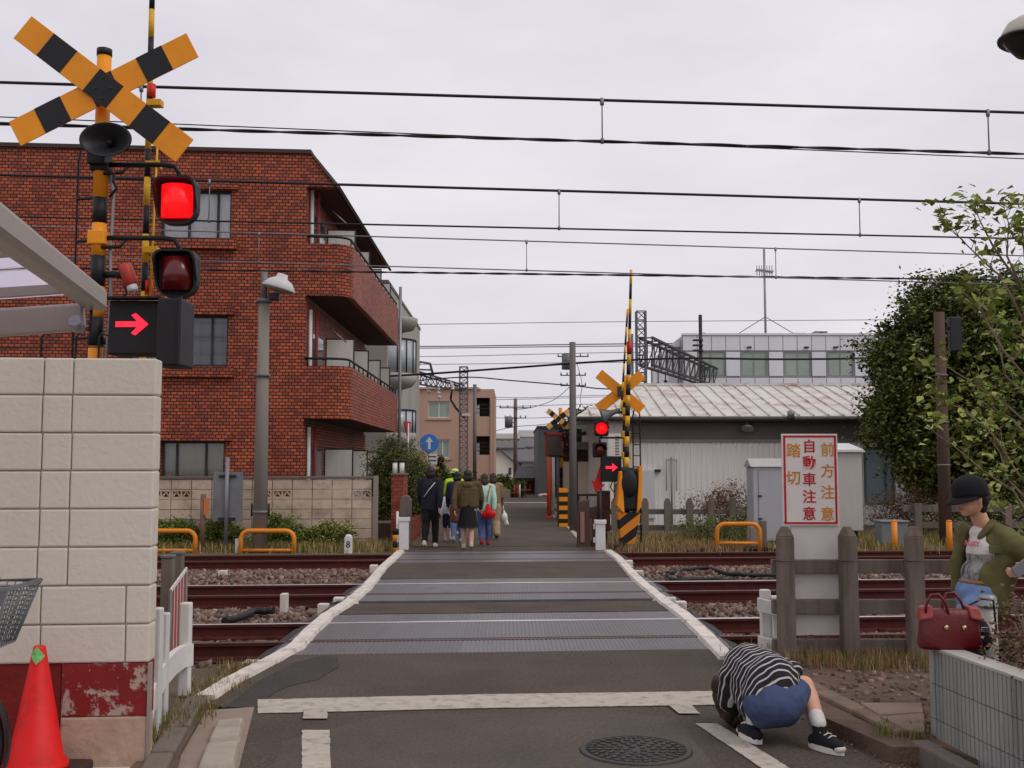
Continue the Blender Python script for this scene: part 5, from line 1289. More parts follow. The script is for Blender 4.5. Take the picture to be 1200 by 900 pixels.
# ---- white panelled office block behind the shed
OD = 60.0
of = thing('office_block', 'pale grey panelled office block with rooftop machines behind the shed', 'office building', (16, OD + 5, -.06))
ox0, ox1 = xat(802, OD), xat(1090, OD); oz = zat(393, OD)
oh = [(xat(a, OD), xat(b, OD), zat(441, OD), zat(412, OD)) for a, b in ((818, 852), (871, 901), (922, 953), (973, 1003), (1024, 1054))]
ofr = frame((0, OD, 0), Vector((1, 0, 0)), Vector((0, 1, 0)))
wm = MB(); holed_wall(wm, ofr, ox0, ox1, -.1, oz, .06, .3, oh); wm.box(ox0, ox0 + .3, OD + .3, OD + 14, -.1, oz); wm.box(ox1 - .3, ox1, OD + .3, OD + 14, -.1, oz); wm.box(ox0, ox1, OD + 13.7, OD + 14, -.1, oz); wm.build('wall', GREYMETAL, of)
MB().box(ox0 + .3, ox1 - .3, OD + .31, OD + 13.7, oz - .3, oz - .15).build('roof', CONCD, of)
MB().box(ox0 - .05, ox1 + .05, OD - .05, OD + .3, oz, oz + .12).build('parapet_cap', OFFICE, of)
for h in oh: window(of, ofr, h[0], h[1], h[2], h[3], .08, [(h[0] + h[1]) / 2], None, GREENGLASS, .07, GREYMETAL)
pwid = xat(852 + 16.9, OD) - xat(852, OD); zr = [3.4, zat(444, OD), zat(440.5, OD), zat(412, OD), oz]
x = ox0
while x < ox1 - .1:
    x2 = min(x + pwid, ox1)
    for z0, z1 in ((zat(470, OD), zat(442.5, OD)), (zat(441, OD), zat(412, OD)), (zat(411, OD), oz - .02)):
        cen = (x + x2) / 2
        if z1 < oz - .5 and z0 > zat(442, OD) and any(h[0] - .15 < cen < h[1] + .15 for h in oh): continue
        MB().box(x + .02, x2 - .02, OD + .0, OD + .06, z0 + .02, z1 - .02).build('panel', OFFICE, of)
    x = x2
for px in (878, 945, 979): q = P(px, 407, OD - .05); MB().box(q.x - .12, q.x + .12, q.y - .1, q.y + .05, q.z - .04, q.z + .04).build('vent_hood', DKMETAL, of)
for a, b, y0 in ((929, 944, 390), (955, 970, 388), (974, 990, 391)):
    q0_, q1_ = P(a, y0, OD + 2), P(b, 396, OD + 2)
    u = MB().box(q0_.x, q1_.x, OD + 2, OD + 3, oz - .15, q0_.z).build('rooftop_machine', CONC, of, bevel=.02)
    MB().lathe([(.13, 0), (.13, .02), (.001, .03)], Matrix.Translation(((q0_.x + q1_.x) / 2, OD + 1.99, (oz + q0_.z) / 2 + .06)) @ Matrix.Rotation(R(90), 4, 'X'), 14).build('fan_grille', DKMETAL, u)
MB().box(xat(850, OD), xat(916, OD), OD + 1, OD + 3, oz + .12, zat(391, OD)).build('roof_light', GREYMETAL, of)
# sloping corner roof left of the block
MB().hexa([(xat(788, OD), OD + 1, zat(404, OD)), (ox0, OD + 1, zat(404, OD)), (ox0, OD + 8, zat(404, OD)), (xat(788, OD), OD + 8, zat(404, OD)), (xat(790, OD), OD + 1, zat(402, OD)), (ox0 - .01, OD + 1, zat(396, OD)), (ox0 - .01, OD + 8, zat(396, OD)), (xat(790, OD), OD + 8, zat(402, OD))]).build('annex_roof', OFFICE, of)
MB().box(xat(788, OD), ox0 - .02, OD + 1.2, OD + 7.8, -.1, zat(404, OD)).build('annex_wall', OFFICE, of)
# vent stack with cap and short pole
vb = MB().tube([(xat(832, OD), OD + 1.5, oz - .1), (xat(832, OD), OD + 1.5, zat(389, OD))], .2, 12).build('vent_stack', WMETAL, of); MB().lathe([(.35, zat(389, OD)), (.35, zat(388, OD)), (.1, zat(386, OD))], Matrix.Translation((xat(832, OD), OD + 1.5, 0)), 12).build('vent_cap', GREYMETAL, vb)

# ---- beige lean-to shed beside the far road, dark slab house, distant houses
BD2 = 35.0
bs_ = thing('beige_shed', 'low beige panelled shed with flat grey roof behind the pipe railing', 'shed', (xat(690, BD2), BD2 + 2, -.06))
x0, x1 = xat(657, BD2), xat(735, BD2)
MB().box(x0 + .1, x1, BD2, BD2 + 5, -.1, zat(528, BD2)).build('wall', BROWN, bs_)
for i, (a, b) in enumerate(((660, 676), (677, 704), (705, 732))): MB().box(xat(a, BD2), xat(b, BD2) - .03, BD2 - .05, BD2 - .005, 0, zat(541, BD2)).build('panel', BEIGE, bs_)
MB().box(x0 - .2, x1 + .2, BD2 - .2, BD2 + 5.2, zat(527, BD2), zat(518, BD2)).build('roof', GREYMETAL, bs_)
MB().box(x0 - .1, x1, BD2 - .08, BD2 - .055, zat(538, BD2), zat(534, BD2)).build('lintel', M('red_brown', (86, 40, 36), .7, .1), bs_)
MB().beam((xat(662, BD2), BD2 - .3, zat(517, BD2)), (xat(706, BD2), BD2 + 2, zat(499, BD2)), .1, .1).build('roof_brace', GREYMETAL, bs_)
dk = thing('dark_grey_house', 'tall windowless dark grey house behind the orange red post', 'house', (2.6, 49, -.06))
DX0 = xat(629, 57); MB().box(DX0, DX0 + 1.5, 54, 64, -.1, zat(503, 57)).build('wall', DARKSLAB, dk); MB().box(DX0 - .05, DX0 + 1.6, 53.9, 64.1, zat(503, 57), zat(501.5, 57)).build('roof', CONCD, dk)
MB().box(DX0 + .6, DX0 + 1.3, 53.93, 53.998, 0, 2.2).build('door', BLACK, dk)
def house(name, label, px0, px1, D, y_eave, y_ridge, wall, roof, zbase=-1.5, gable=True, depth=6, wins=()):
    x0, x1 = xat(px0, D), xat(px1, D); ze, zr = zat(y_eave, D), zat(y_ridge, D); xm = (x0 + x1) / 2
    h = thing(name, label, 'house', (xm, D + depth / 2, zbase))
    mb = MB(); mb.box(x0, x1, D, D + depth, zbase, ze)
    if gable: mb.prism([Vector((x0, D, ze)), Vector((x1, D, ze)), Vector((xm, D, zr - .1))], (0, depth, 0))
    mb.build('wall', wall, h)
    rf = MB(); o = .35
    if gable:
        for s in (-1, 1):
            xe = xm + s * ((x1 - x0) / 2 + o); zz_ = ze - o * (zr - ze) / ((x1 - x0) / 2)
            rf.hexa([(xm, D - .3, zr), (xe, D - .3, zz_), (xe, D + depth + .3, zz_), (xm, D + depth + .3, zr), (xm, D - .3, zr + .15), (xe, D - .3, zz_ + .15), (xe, D + depth + .3, zz_ + .15), (xm, D + depth + .3, zr + .15)])
    else:
        ym = D + depth / 2
        for s in (-1, 1):
            ye = ym + s * (depth / 2 + o)
            rf.hexa([(x0 - o, ym, zr), (x1 + o, ym, zr), (x1 + o, ye, ze - .1), (x0 - o, ye, ze - .1), (x0 - o, ym, zr + .15), (x1 + o, ym, zr + .15), (x1 + o, ye, ze + .05), (x0 - o, ye, ze + .05)])
    rf.build('roof', roof, h)
    for a, b, c_, d in wins: w = MB().box(xat(a, D), xat(b, D), D - .06, D - .01, zat(d, D), zat(c_, D)).build('window', WINFRAME, h); MB().box(xat(a, D) + .06, xat(b, D) - .06, D - .07, D - .061, zat(d, D) + .06, zat(c_, D) - .06).build('pane', GLASS, w)
    return h
HW = M('house_white', (222, 216, 208), .9, .05, .5, .1, 20); HC = M('house_cream', (198, 188, 164), .9, .06, .5, .1, 20); HB = M('house_grey', (150, 146, 142), .9, .06, .5, .1, 20)
house('house', 'white gabled house with dark roof between pink house and distant utility pole', 562, 604, 92, 543, 526, HW, TILE, wins=[(596, 599, 548, 556)])
house('house', 'cream house with dark roof between distant utility pole and dark grey house', 606, 634, 96, 541, 528, HC, TILE, gable=False, wins=[(608, 611, 543, 550), (620, 626, 546, 553)])
house('house', 'grey tiled house higher on the slope behind the white gabled house', 584, 612, 125, 525, 517, HB, TILE, gable=False, depth=8)
house('house', 'pale house higher on the slope beside the dark grey house', 613, 640, 130, 524, 514, HW, TILE, gable=False, depth=8, wins=[(618, 622, 526, 530), (628, 632, 526, 530)])
house('house', 'long pale house block on the skyline between pink house and dark house', 583, 607, 170, 514, 508, HC, HB, gable=False, depth=10, wins=[(587, 590, 516, 519), (595, 598, 516, 519)])
house('house', 'cream skyline house next to the dark grey house', 610, 632, 175, 512, 504, HC, HB, gable=False, depth=10, wins=[(614, 617, 514, 518), (624, 627, 514, 518)])
hl = MB(); nr, ncol = 6, 14; vs = []
for i in range(nr):
    for j in range(ncol): vs.append((-60 + j * 12, 100 + i * 26, -1.6 + i * 1.1 + random.uniform(-.2, .2)))
hl.add(vs, [(i * ncol + j, i * ncol + j + 1, (i + 1) * ncol + j + 1, (i + 1) * ncol + j) for i in range(nr - 1) for j in range(ncol - 1)]); tag(hl.build('hillside', EARTH), kind='structure')
# small shrine gate roof with red posts
pv = thing('red_pavilion', 'small pavilion with dark curved roof and red posts across the street end', 'pavilion', (xat(619, 62), 62, -.06))
x0, x1 = xat(604, 62), xat(632, 62); ze, zr = zat(560, 62), zat(546, 62); xm = (x0 + x1) / 2
mb = MB(); mb.hexa([(x0 - .1, 61, ze), (x1 + .1, 61, ze), (x1 + .1, 64, ze), (x0 - .1, 64, ze), (xm - .5, 62.3, zr), (xm + .5, 62.3, zr), (xm + .5, 62.7, zr), (xm - .5, 62.7, zr)]); mb.build('roof', TILE, pv); MB().box(x0, x1, 61.1, 63.9, ze - .15, ze - .01).build('beam', BROWN, pv)
for px in (609, 615, 621, 628): MB().tube([(xat(px, 62), 61.4, -.1), (xat(px, 62), 61.4, ze - .15)], .06, 8).build('post', M('shrine_red', (140, 48, 44), .7, .1) if px != 615 else WHITE, pv)
MB().box(x0, x1, 63.5, 63.7, -.1, ze - .16).build('back_wall', BROWN, pv)
rf_ = thing('red_fence', 'short red and white railing where the road ends behind the walkers', 'railing', (xat(612, 54), 54, 0))
for px in (603, 606, 609): MB().tube([(xat(px, 54), 54, -.05), (xat(px, 54), 54, zat(568, 54))], .04, 8).build('post', WHITE if px == 609 else MATS['shrine_red'], rf_)
MB().beam((xat(602, 54), 54.05, zat(574, 54)), (xat(622, 54), 54.05, zat(574, 54)), .04, .06).build('rail', MATS['shrine_red'], rf_)
ob = thing('oval_board', 'low white oval board with red centre at the road end', 'board', (xat(638, 53.5), 53.5, 0))
mt = Matrix.Translation((xat(638, 53.5), 53.5, zat(582, 53.5) + .05)) @ Matrix.Rotation(R(90), 4, 'X')
MB().lathe([(.34, -.04), (.34, .02), (.001, .021)], mt, 20, sy=.3).build('plate', WHITE, ob); MB().lathe([(.16, .02), (.16, .03), (.001, .031)], mt, 16, sy=.35).build('red_centre', RED, ob); MB().tube([(xat(638, 53.5), 53.56, -.05), (xat(638, 53.5), 53.56, zat(582, 53.5))], .04, 6).build('stake', GALV, ob)
# ================================================================== STREET FURNITURE
# street lamp on a concrete pole
LD = 20.15; lx = xat(306, LD)
sl_ = thing('street_lamp', 'grey concrete street lamp with white hooded head before the brick house', 'street lamp', (lx, LD, -.06))
MB().tube([(lx, LD, -.1), (lx, LD, zat(350, LD))], [.14, .10], 18).build('pole', M('pole_concrete', (128, 122, 114), .85, .1, 3, .2, 60, dirt=(98, 90, 82), dirt_amt=.4, streak=True), sl_)
MB().tube([(lx, LD, zat(350, LD) - .05), (lx, LD, zat(316, LD))], .06, 10).build('spigot', GALV, sl_)
h = P(328, 333, LD - .1); mt = Matrix.Translation(h) @ Matrix.Rotation(R(16), 4, 'Y')
hd = MB().lathe([(.30, -.10), (.31, -.07), (.22, .06), (.11, .12), (.09, .2), (.001, .21)], mt, 22, sx=1.05, sy=.8).build('lamp_head', WMETAL, sl_)
MB().lathe([(.001, -.16), (.2, -.14), (.28, -.101), (.001, -.1)], mt, 20, sx=1.05, sy=.8).build('diffuser', M('diffuser', (128, 120, 110), .4, .1), hd)
MB().tube([(lx, LD, zat(330, LD)), h + Vector((-.05, 0, .05))], .05, 8).build('lamp_arm', GALV, sl_)
MB().box(lx + .1, lx + .3, LD - .1, LD + .06, zat(352, LD), zat(344, LD)).build('control_box', DKMETAL, sl_, bevel=.01)
for py in (353, 440, 600): MB().lathe([(.15, -.03), (.15, .03)], Matrix.Translation((lx, LD, zat(py, LD))), 16).build('band', GALV, sl_)
for dx in (-.16, .16): MB().tube([(lx + dx, LD, zat(605, LD)), (lx + dx, LD, zat(590, LD))], .02, 6).build('step_bolt', DKMETAL, sl_)

# road sign seen from behind
RD = 20.45; rx = xat(267, RD)
rs = thing('road_sign', 'back of two grey sign panels on one post beside the street lamp', 'road sign', (rx, RD, -.06))
MB().tube([(rx, RD - .03, -.1), (rx, RD - .03, zat(536, RD))], .04, 12).build('post', GREYMETAL, rs)
for a, b in ((250, 264), (268, 285)): MB().box(xat(a, RD), xat(b, RD), RD + .012, RD + .03, zat(611, RD), zat(553, RD)).build('panel', M('sign_back', (128, 130, 132), .6, .08, dirt=(104, 104, 104), dirt_amt=.4), rs, bevel=.008)
for py in (558, 608, 634): MB().box(rx - .16, rx + .16, RD - .03, RD + .01, zat(py + 1.5, RD), zat(py - 1.5, RD)).build('bracket', DKMETAL, rs)
rpst = thing('rusty_post', 'short rusty brown post with orange tag between two orange hoop guards', 'post', (xat(239, 20.4), 20.4, -.06))
MB().tube([(0, 0, -.05), (0, 0, zat(579, 20.4) + .06)], .05, 10).build('shaft', M('rusty', (120, 92, 76), .9, .2, 5, .3, 60), rpst, local=True); MB().box(.03, .13, -.06, -.05, zat(600, 20.4), zat(580, 20.4)).build('tag', M('orange_tag', (196, 116, 66), .7, .1), rpst, local=True)
stk = thing('white_stake', 'thin white stake in the grass under the sign back', 'stake', (xat(280, 20.1), 20.1, -.06)); MB().box(-.035, .035, -.03, .03, -.05, zat(632, 20.1) + .06).build('shaft', WHITE, stk, local=True); MB().box(-.036, .036, -.031, .031, zat(632, 20.1), zat(632, 20.1) + .07).build('tip', WHITE, stk, local=True)
# numbered white kilometre stub by the track
kmx = xat(408, 19.9); km = thing('number_stub', 'small white stub marked 8 beside the rail end', 'marker', (kmx, 20.05, -.1))
mb = MB(); mb.box(-.07, .07, -.06, .06, 0, .34); mb.lathe([(.07, .34), (.05, .38), (.001, .39)], None, 12); mb.build('stub', WHITE, km, local=True, bevel=.01); text_mesh('numeral', '8', .17, BLACK, km, (0, -.062, .2), (R(90), 0, 0), .002)

# orange hoop guards
HO = M('hoop_orange', (222, 134, 32), .5, .06, 4, .05, 60, dirt=(196, 104, 28), dirt_amt=.4)
def hoop(name, label, px0, px1, Y, ytop, group=None):
    x0, x1 = xat(px0, Y), xat(px1, Y); zt = zat(ytop + 2, Y); r = .16; b = -.1
    t = thing(name, label, 'guard rail', ((x0 + x1) / 2, Y, -.06), group=group)
    pts = [(x0, Y, b), (x0, Y, zt - r)] + [(x0 + r - r * math.cos(a), Y, zt - r + r * math.sin(a)) for a in np.linspace(.2, math.pi / 2, 7)] + [(x1 - r + r * math.sin(a), Y, zt - r + r * math.cos(a)) for a in np.linspace(0, math.pi / 2 - .2, 7)] + [(x1, Y, zt - r), (x1, Y, b)]
    MB().tube(pts, .042, 12).build('hoop', HO, t); zb = zt - .36
    MB().tube([(x0, Y, zb), (x1, Y, zb)], .03, 10).build('lower_rail', HO, t)
    return t
hoop('hoop_guard', 'orange tubular hoop guard between block wall and rusty post', 166, 231, 20.0, 620); hoop('hoop_guard', 'orange tubular hoop guard around the foot of the street lamp', 284, 346, 20.0, 620)
hoop('hoop_guard', 'orange tubular hoop guard before the grey peaked cabinet', 839, 889, 20.3, 612)
for px, lb in ((1046, 'orange guard post in front of the small grey equipment box'), (1110, 'orange guard post in front of the wooden utility pole')):
    x = xat(px, 20.4); pt_ = thing('guard_post', lb, 'post', (x, 20.4, -.08)); zt = zat(611, 20.4) + .08
    MB().tube([(0, 0, -.05), (0, 0, zt)], .055, 12).build('shaft', HO, pt_, local=True); MB().lathe([(.056, zt), (.05, zt + .02), (.001, zt + .03)], None, 12).build('cap', HO, pt_, local=True)

# equipment cabinets beyond the tracks
CABM = M('cabinet_grey', (168, 168, 172), .5, .04, 2, .05, 40, dirt=(140, 138, 138), dirt_amt=.3, streak=True); CABW = M('cabinet_pale', (178, 174, 168), .5, .04, 2, .05, 40, dirt=(150, 144, 136), dirt_amt=.3, streak=True)
CD = 21.3; cx0, cx1 = xat(888, CD), xat(925, CD)
cb = thing('equipment_cabinet', 'tall grey equipment cabinet with peaked lid behind the warning sign', 'cabinet', ((cx0 + cx1) / 2, CD + .3, -.06))
zc = zat(547, CD); xs0 = xat(874, CD + .55)
MB().box(xs0 + .02, cx1, CD + .0, CD + .6, zat(634, CD), zc).build('body', CABM, cb, bevel=.01)
MB().prism([Vector((xs0 - .03, CD - .05, zc)), Vector((xs0 - .03, CD + .65, zc)), Vector((xs0 - .03, CD + .3, zc + .17))], (cx1 - xs0 + .06, 0, 0)).build('lid', CABW, cb, bevel=.008)
MB().box(cx0, cx0 + .006, CD - .006, CD - .001, .1, zc - .05).build('door_seam', DKMETAL, cb)
for z in (.5, .95): MB().box(cx0 - .01, cx0 + .07, CD - .02, CD - .002, z, z + .03).build('hinge', DKMETAL, cb)
MB().box(xs0 + .1, cx1 - .1, CD + .1, CD + .5, -.1, zat(634, CD)).build('plinth', CONCD, cb)
CD2 = 22.3; x0, x1 = xat(968, CD2), xat(1010, CD2)
cb2 = thing('equipment_cabinet', 'tall pale equipment cabinet with flat sloping lid beside the small grey equipment box', 'cabinet', ((x0 + x1) / 2, CD2 + .3, -.06))
zc = zat(530, CD2); MB().box(x0, x1, CD2, CD2 + .6, zat(622, CD2), zc).build('body', CABW, cb2, bevel=.01); MB().hexa([(x0 - .05, CD2 - .08, zc), (x1 + .06, CD2 - .08, zc), (x1 + .06, CD2 + .66, zc), (x0 - .05, CD2 + .66, zc), (x0 - .05, CD2 - .08, zc + .06), (x1 + .02, CD2 - .08, zc + .06), (x1 - .1, CD2 + .5, zc + .2), (x0 - .05, CD2 + .5, zc + .2)]).build('lid', WMETAL, cb2, bevel=.008)
for dx in (.12, .6): MB().box(x0 + dx - .06, x0 + dx + .06, CD2 + .1, CD2 + .5, -.1, zat(622, CD2)).build('foot', DKMETAL, cb2)
CD3 = 21.0; x0, x1 = xat(1031, CD3), xat(1062, CD3)
cb3 = thing('equipment_box', 'small grey equipment box beside an orange guard post', 'equipment box', ((x0 + x1) / 2, CD3 + .2, -.06))
MB().box(x0, x1, CD3, CD3 + .4, -.1, zat(612, CD3)).build('body', M('box_grey', (118, 122, 126), .5, .06, 2, .05, 40), cb3, bevel=.012); MB().box(x0 - .02, x1 + .02, CD3 - .03, CD3 + .43, zat(612, CD3), zat(610, CD3)).build('lid', GREYMETAL, cb3, bevel=.006); MB().box((x0 + x1) / 2 - .03, (x0 + x1) / 2 + .03, CD3 - .02, CD3, .12, .18).build('lock', DKMETAL, cb3)
# small post with box next to hoop
q = P(884, 625, 20.6); pb = thing('meter_box', 'small pale box on a short post at the end of the orange hoop', 'equipment box', (q.x + .12, 20.6, -.06))
MB().box(q.x - .09, q.x + .1, 20.52, 20.66, zat(640, 20.6), zat(617, 20.6)).build('box', CONC, pb, bevel=.01); MB().box(q.x + .12, q.x + .24, 20.58, 20.7, -.1, zat(610, 20.6)).build('post', CONCPOST, pb, bevel=.015)

# low concrete fence behind the far tracks
LF = 24.0
lf = thing('low_concrete_fence', 'low old concrete post and rail fence in front of the corrugated shed', 'fence', (5, LF, -.06))
for px in (720, 756, 782, 808, 833, 858): 
    x = xat(px, LF); zt = zat(584, LF); mb = MB()
    mb.prism([Vector((x - .07, LF, -.1)), Vector((x + .07, LF, -.1)), Vector((x + .07, LF, zt - .1)), Vector((x + .03, LF, zt)), Vector((x - .03, LF, zt)), Vector((x - .07, LF, zt - .1))], (0, .12, 0)); mb.build('post', CONCPOST, lf)
for y0, y1 in ((597, 603), (616, 622)): MB().box(xat(700, LF), xat(872, LF), LF + .125, LF + .2, zat(y1, LF), zat(y0, LF)).build('rail', CONCPOST, lf)
rf2 = thing('low_concrete_fence', 'dark old post and rail fence under the big dark tree', 'fence', (10, 23, -.06))
for px in (1075, 1110, 1145, 1180, 1215): x = xat(px, 23.2); MB().box(x - .07, x + .07, 23.2, 23.32, -.1, zat(590, 23.2)).build('post', CONCPOST, rf2)
for y0, y1 in ((592, 600), (612, 619)): MB().box(xat(1060, 23.2), xat(1230, 23.2), 23.325, 23.4, zat(y1, 23.2), zat(y0, 23.2)).build('rail', CONCPOST, rf2)

# white short posts at the ends of the crossing
def short_post(px, ytop, Y, lab, w=.09):
    x = xat(px, Y); t = thing('crossing_post', lab, 'post', (x, Y, -.02)); z = zat(ytop, Y) + .02
    MB().box(-w, w, -.07, .07, -.05, z).build('shaft', WHITE, t, local=True, bevel=.015); MB().box(-w - .02, w + .02, -.085, .085, z - .08, z).build('cap', WHITE, t, local=True, bevel=.012)
    for zz_ in (.15, .4): MB().box(-w - .04, -w - .001, -.04, .04, zz_, zz_ + .1).build('bracket', WHITE, t, local=True, bevel=.008)
    return t
short_post(703, 609, 20.1, 'white square post beside the weathered post bundle'); short_post(474, 606, 20.2, 'white square post beside the round topped concrete stub')
q = P(464, 625, 20.5); ss = thing('striped_marker', 'short orange and black marker next to the brick gate pillar', 'marker', (q.x, 20.5, -.06)); mb = MB()
for i in range(4): mb.tube([(0, 0, -.05 + i * .12), (0, 0, .07 + i * .12)], .06, 10, i % 2)
mb.build('shaft', [ORANGE, BLACK], ss, local=True); MB().tube([(.02, .06, 0), (.02, .06, .75)], .025, 8).build('white_rod', WHITE, ss, local=True)
# bundle of old concrete posts and red cloth at the right far corner
for k, (px, yt, lb) in enumerate(((683, 584, 'weathered wooden post with faded pink strip beside the white square post'), (692, 592, 'second weathered post leaning on the wooden bundle'))):
    x = xat(px, 20.9 + .25 * k); Y = 20.9 + .25 * k; t = thing('old_post', lb, 'post', (x, Y, -.06)); z = zat(yt, Y)
    MB().hexa([(-.13, -.1, -.05), (.13, -.1, -.05), (.13, .1, -.05), (-.13, .1, -.05), (-.1, -.08, z), (.12, -.08, z + .05), (.12, .08, z + .05), (-.1, .08, z)]).build('shaft', WOODP, t, local=True, bevel=.03); MB().box(-.06, .02, -.118, -.098, .15, z - .2).build('faded_strip', M('faded_pink', (150, 108, 104), .8, .15), t, local=True)
gr = thing('pipe_railing', 'thin dark pipe railing in front of the beige shed', 'railing', (xat(690, 30), 30, -.06))
x0, x1 = xat(668, 30), xat(705, 30)
MB().tube([(x0, 30, zat(580, 30)), (x1, 30, zat(580, 30))], .03, 8).build('rail', DKMETAL, gr)
for px in (678, 688, 700): MB().tube([(xat(px, 30), 30, -.1), (xat(px, 30), 30, zat(580, 30))], .025, 8).build('post', DKMETAL, gr)
vs_ = thing('vertical_sign', 'narrow white sign with faded marks behind the plain orange crossbuck signal', 'sign', (xat(720, 29.0), 29.0, -.06))
x0, x1 = xat(713, 29.0), xat(728, 29.0)
MB().box(x0, x1, 29.0, 29.03, zat(546, 29), zat(508, 29)).build('board', SIGNW, vs_)
for i in range(9):
    MB().box(x1 - .16, x1 - .05, 28.994, 28.999, zat(513 + i * 3.4, 29), zat(511 + i * 3.4, 29)).build('faded_mark', M('sign_ink', (122, 122, 126), .7), vs_)
MB().tube([((x0 + x1) / 2, 29.05, -.1), ((x0 + x1) / 2, 29.05, zat(510, 29))], .03, 8).build('post', GALV, vs_)

# ---- right foreground: concrete fence with the warning board
FY = 8.3
cf = thing('concrete_fence', 'weathered concrete post and rail fence carrying the white warning board', 'fence', (2.6, FY, -.02))
for px in (918, 991, 1068, 1146, 1222):
    x = xat(px, FY); w = .062; zt = zat(617, FY); zb = zt - .075
    mb = MB(); mb.hexa([(x - w, FY - w, -.12), (x + w, FY - w, -.12), (x + w, FY + w, -.12), (x - w, FY + w, -.12), (x - w + .004, FY - w + .004, zb), (x + w - .004, FY - w + .004, zb), (x + w - .004, FY + w - .004, zb), (x - w + .004, FY + w - .004, zb)])
    mb.hexa([(x - w + .004, FY - w + .004, zb), (x + w - .004, FY - w + .004, zb), (x + w - .004, FY + w - .004, zb), (x - w + .004, FY + w - .004, zb), (x - .025, FY - .025, zt), (x + .025, FY - .025, zt), (x + .025, FY + .025, zt), (x - .025, FY + .025, zt)])
    p = mb.build('post', CONCPOST, cf, bevel=.006)
    MB().tube([(x + (w + .004) * a, FY + (w + .004) * b, zat(657, FY)) for a, b in ((-1, -1), (1, -1), (1, 1), (-1, 1))], .003, 5, closed=True).build('wire', RUST, p)
for y0, y1 in ((657, 673), (704, 721), (751, 766)):
    MB().box(xat(905, FY), xat(1240, FY), FY + .064, FY + .125, zat(y1, FY), zat(y0, FY)).build('rail', CONCPOST, cf, bevel=.006)
wb = thing('warning_board', 'white warning board with red border and Japanese lettering on the concrete fence', 'sign', (xat(950, FY), FY + .15, .2))
SY = FY + .13
x0, x1 = xat(926, SY), xat(983, SY); 
MB().box(x0, x1, SY + .0, SY + .012, zat(744, SY), zat(612, SY)).build('lower_board', SIGNW, wb)
bx0, bx1 = xat(916.5, SY - .02), xat(982, SY - .02); bz0, bz1 = zat(616, SY - .02), zat(508.5, SY - .02); yy = SY - .02
MB().box(bx0, bx1, yy, yy + .018, bz0, bz1).build('upper_board', SIGNW, wb, bevel=.003)
t_ = .016; g_ = .012
for nm, a in (('border', (bx0 + g_, bx1 - g_, bz1 - g_ - t_, bz1 - g_)), ('border', (bx0 + g_, bx1 - g_, bz0 + g_, bz0 + g_ + t_)), ('border', (bx0 + g_, bx0 + g_ + t_, bz0 + g_ + t_, bz1 - g_ - t_)), ('border', (bx1 - g_ - t_, bx1 - g_, bz0 + g_ + t_, bz1 - g_ - t_))):
    MB().box(a[0], a[1], yy - .003, yy + .001, a[2], a[3]).build(nm, SIGNR, wb)
def chars(txt, px, ys, m_, size):
    for ch, py in zip(txt, ys):
        q = P(px, py, yy - .002); text_mesh('character', ch, size, m_, wb, q - wb.location, (R(90), 0, 0), .0016)
u_ = FY / F
chars('踏切', 930, (529, 561), SIGNO, 17.5 * u_); chars('自動車注意', 948.5, (524, 543, 563, 583, 603), SIGNR, 16.5 * u_); chars('前方注意', 970, (528, 553, 578, 603.5), SIGNO, 17 * u_)
for px, py in ((919, 512), (948, 511), (979, 512), (919, 612), (979, 612)): MB().lathe([(.006, 0), (.005, .004), (.001, .005)], Matrix.Translation(P(px, py, yy)) @ Matrix.Rotation(R(90), 4, 'X'), 8).build('bolt', RUST, wb)
MB().box(x0 + .12, x0 + .16, SY + .013, SY + .05, zat(744, SY) - .35, bz1 - .03).build('stake', GALV, wb)
# white resin gate piece between the edge stones and the fence
wg = thing('resin_gate_post', 'white resin post with two crosspieces between edge strip and warning board', 'post', (xat(897, 8.75), 8.75, -.05)); gx_ = xat(897, 8.75); gz = lambda y: zat(y, 8.75)
MB().box(gx_ - .06, gx_ + .02, 8.72, 8.8, -.1, gz(691)).build('post', WHITE, wg, bevel=.01); MB().box(gx_ + .02, gx_ + .08, 8.66, 8.78, -.1, gz(698)).build('post', WHITE, wg, bevel=.008)
for y0, y1 in ((699, 715), (743, 757)): MB().hexa([(gx_ - .1, 8.64, gz(y1)), (gx_ + .08, 8.5, gz(y1) - .03), (gx_ + .08, 8.56, gz(y1) - .03), (gx_ - .1, 8.7, gz(y1)), (gx_ - .1, 8.64, gz(y0)), (gx_ + .08, 8.5, gz(y0) - .03), (gx_ + .08, 8.56, gz(y0) - .03), (gx_ - .1, 8.7, gz(y0))]).build('crosspiece', WHITE, wg, bevel=.006)

# verge, kerb, paving slabs
vr = slab('verge', [(1.98, 7.3), G(962, 836, .1).xy[:], G(1046, 872, .1).xy[:], (2.28, 5.75), (2.5, 4.9), (7, 4.9), (7, 8.95), (1.9, 8.9)], -.2, .085, DIRT)
kp = [(1.86, 8.25), (1.90, 7.65), (1.955, 7.05), (2.03, 6.5), (2.115, 5.98)]
KERB = M('kerb_brown', (128, 108, 94), .9, .2, 4, .5, 80, dirt=(84, 68, 58), dirt_amt=.65, dirt_scale=5)
for (x0, y0), (x1, y1) in zip(kp[:-1], kp[1:]): MB().beam((x0 + .05, y0 - .006, .02), (x1 + .05, y1 + .006, .02), .13, .19).build('kerb_stone', KERB, vr, bevel=.018)
q = G(1053, 884); MB().box(q.x - .05, q.x + .05, q.y - .08, q.y + .08, -.05, .07).build('kerb_stone', M('kerb_pale', (150, 146, 140), .9, .15, 6, .4, 80), vr, bevel=.02)
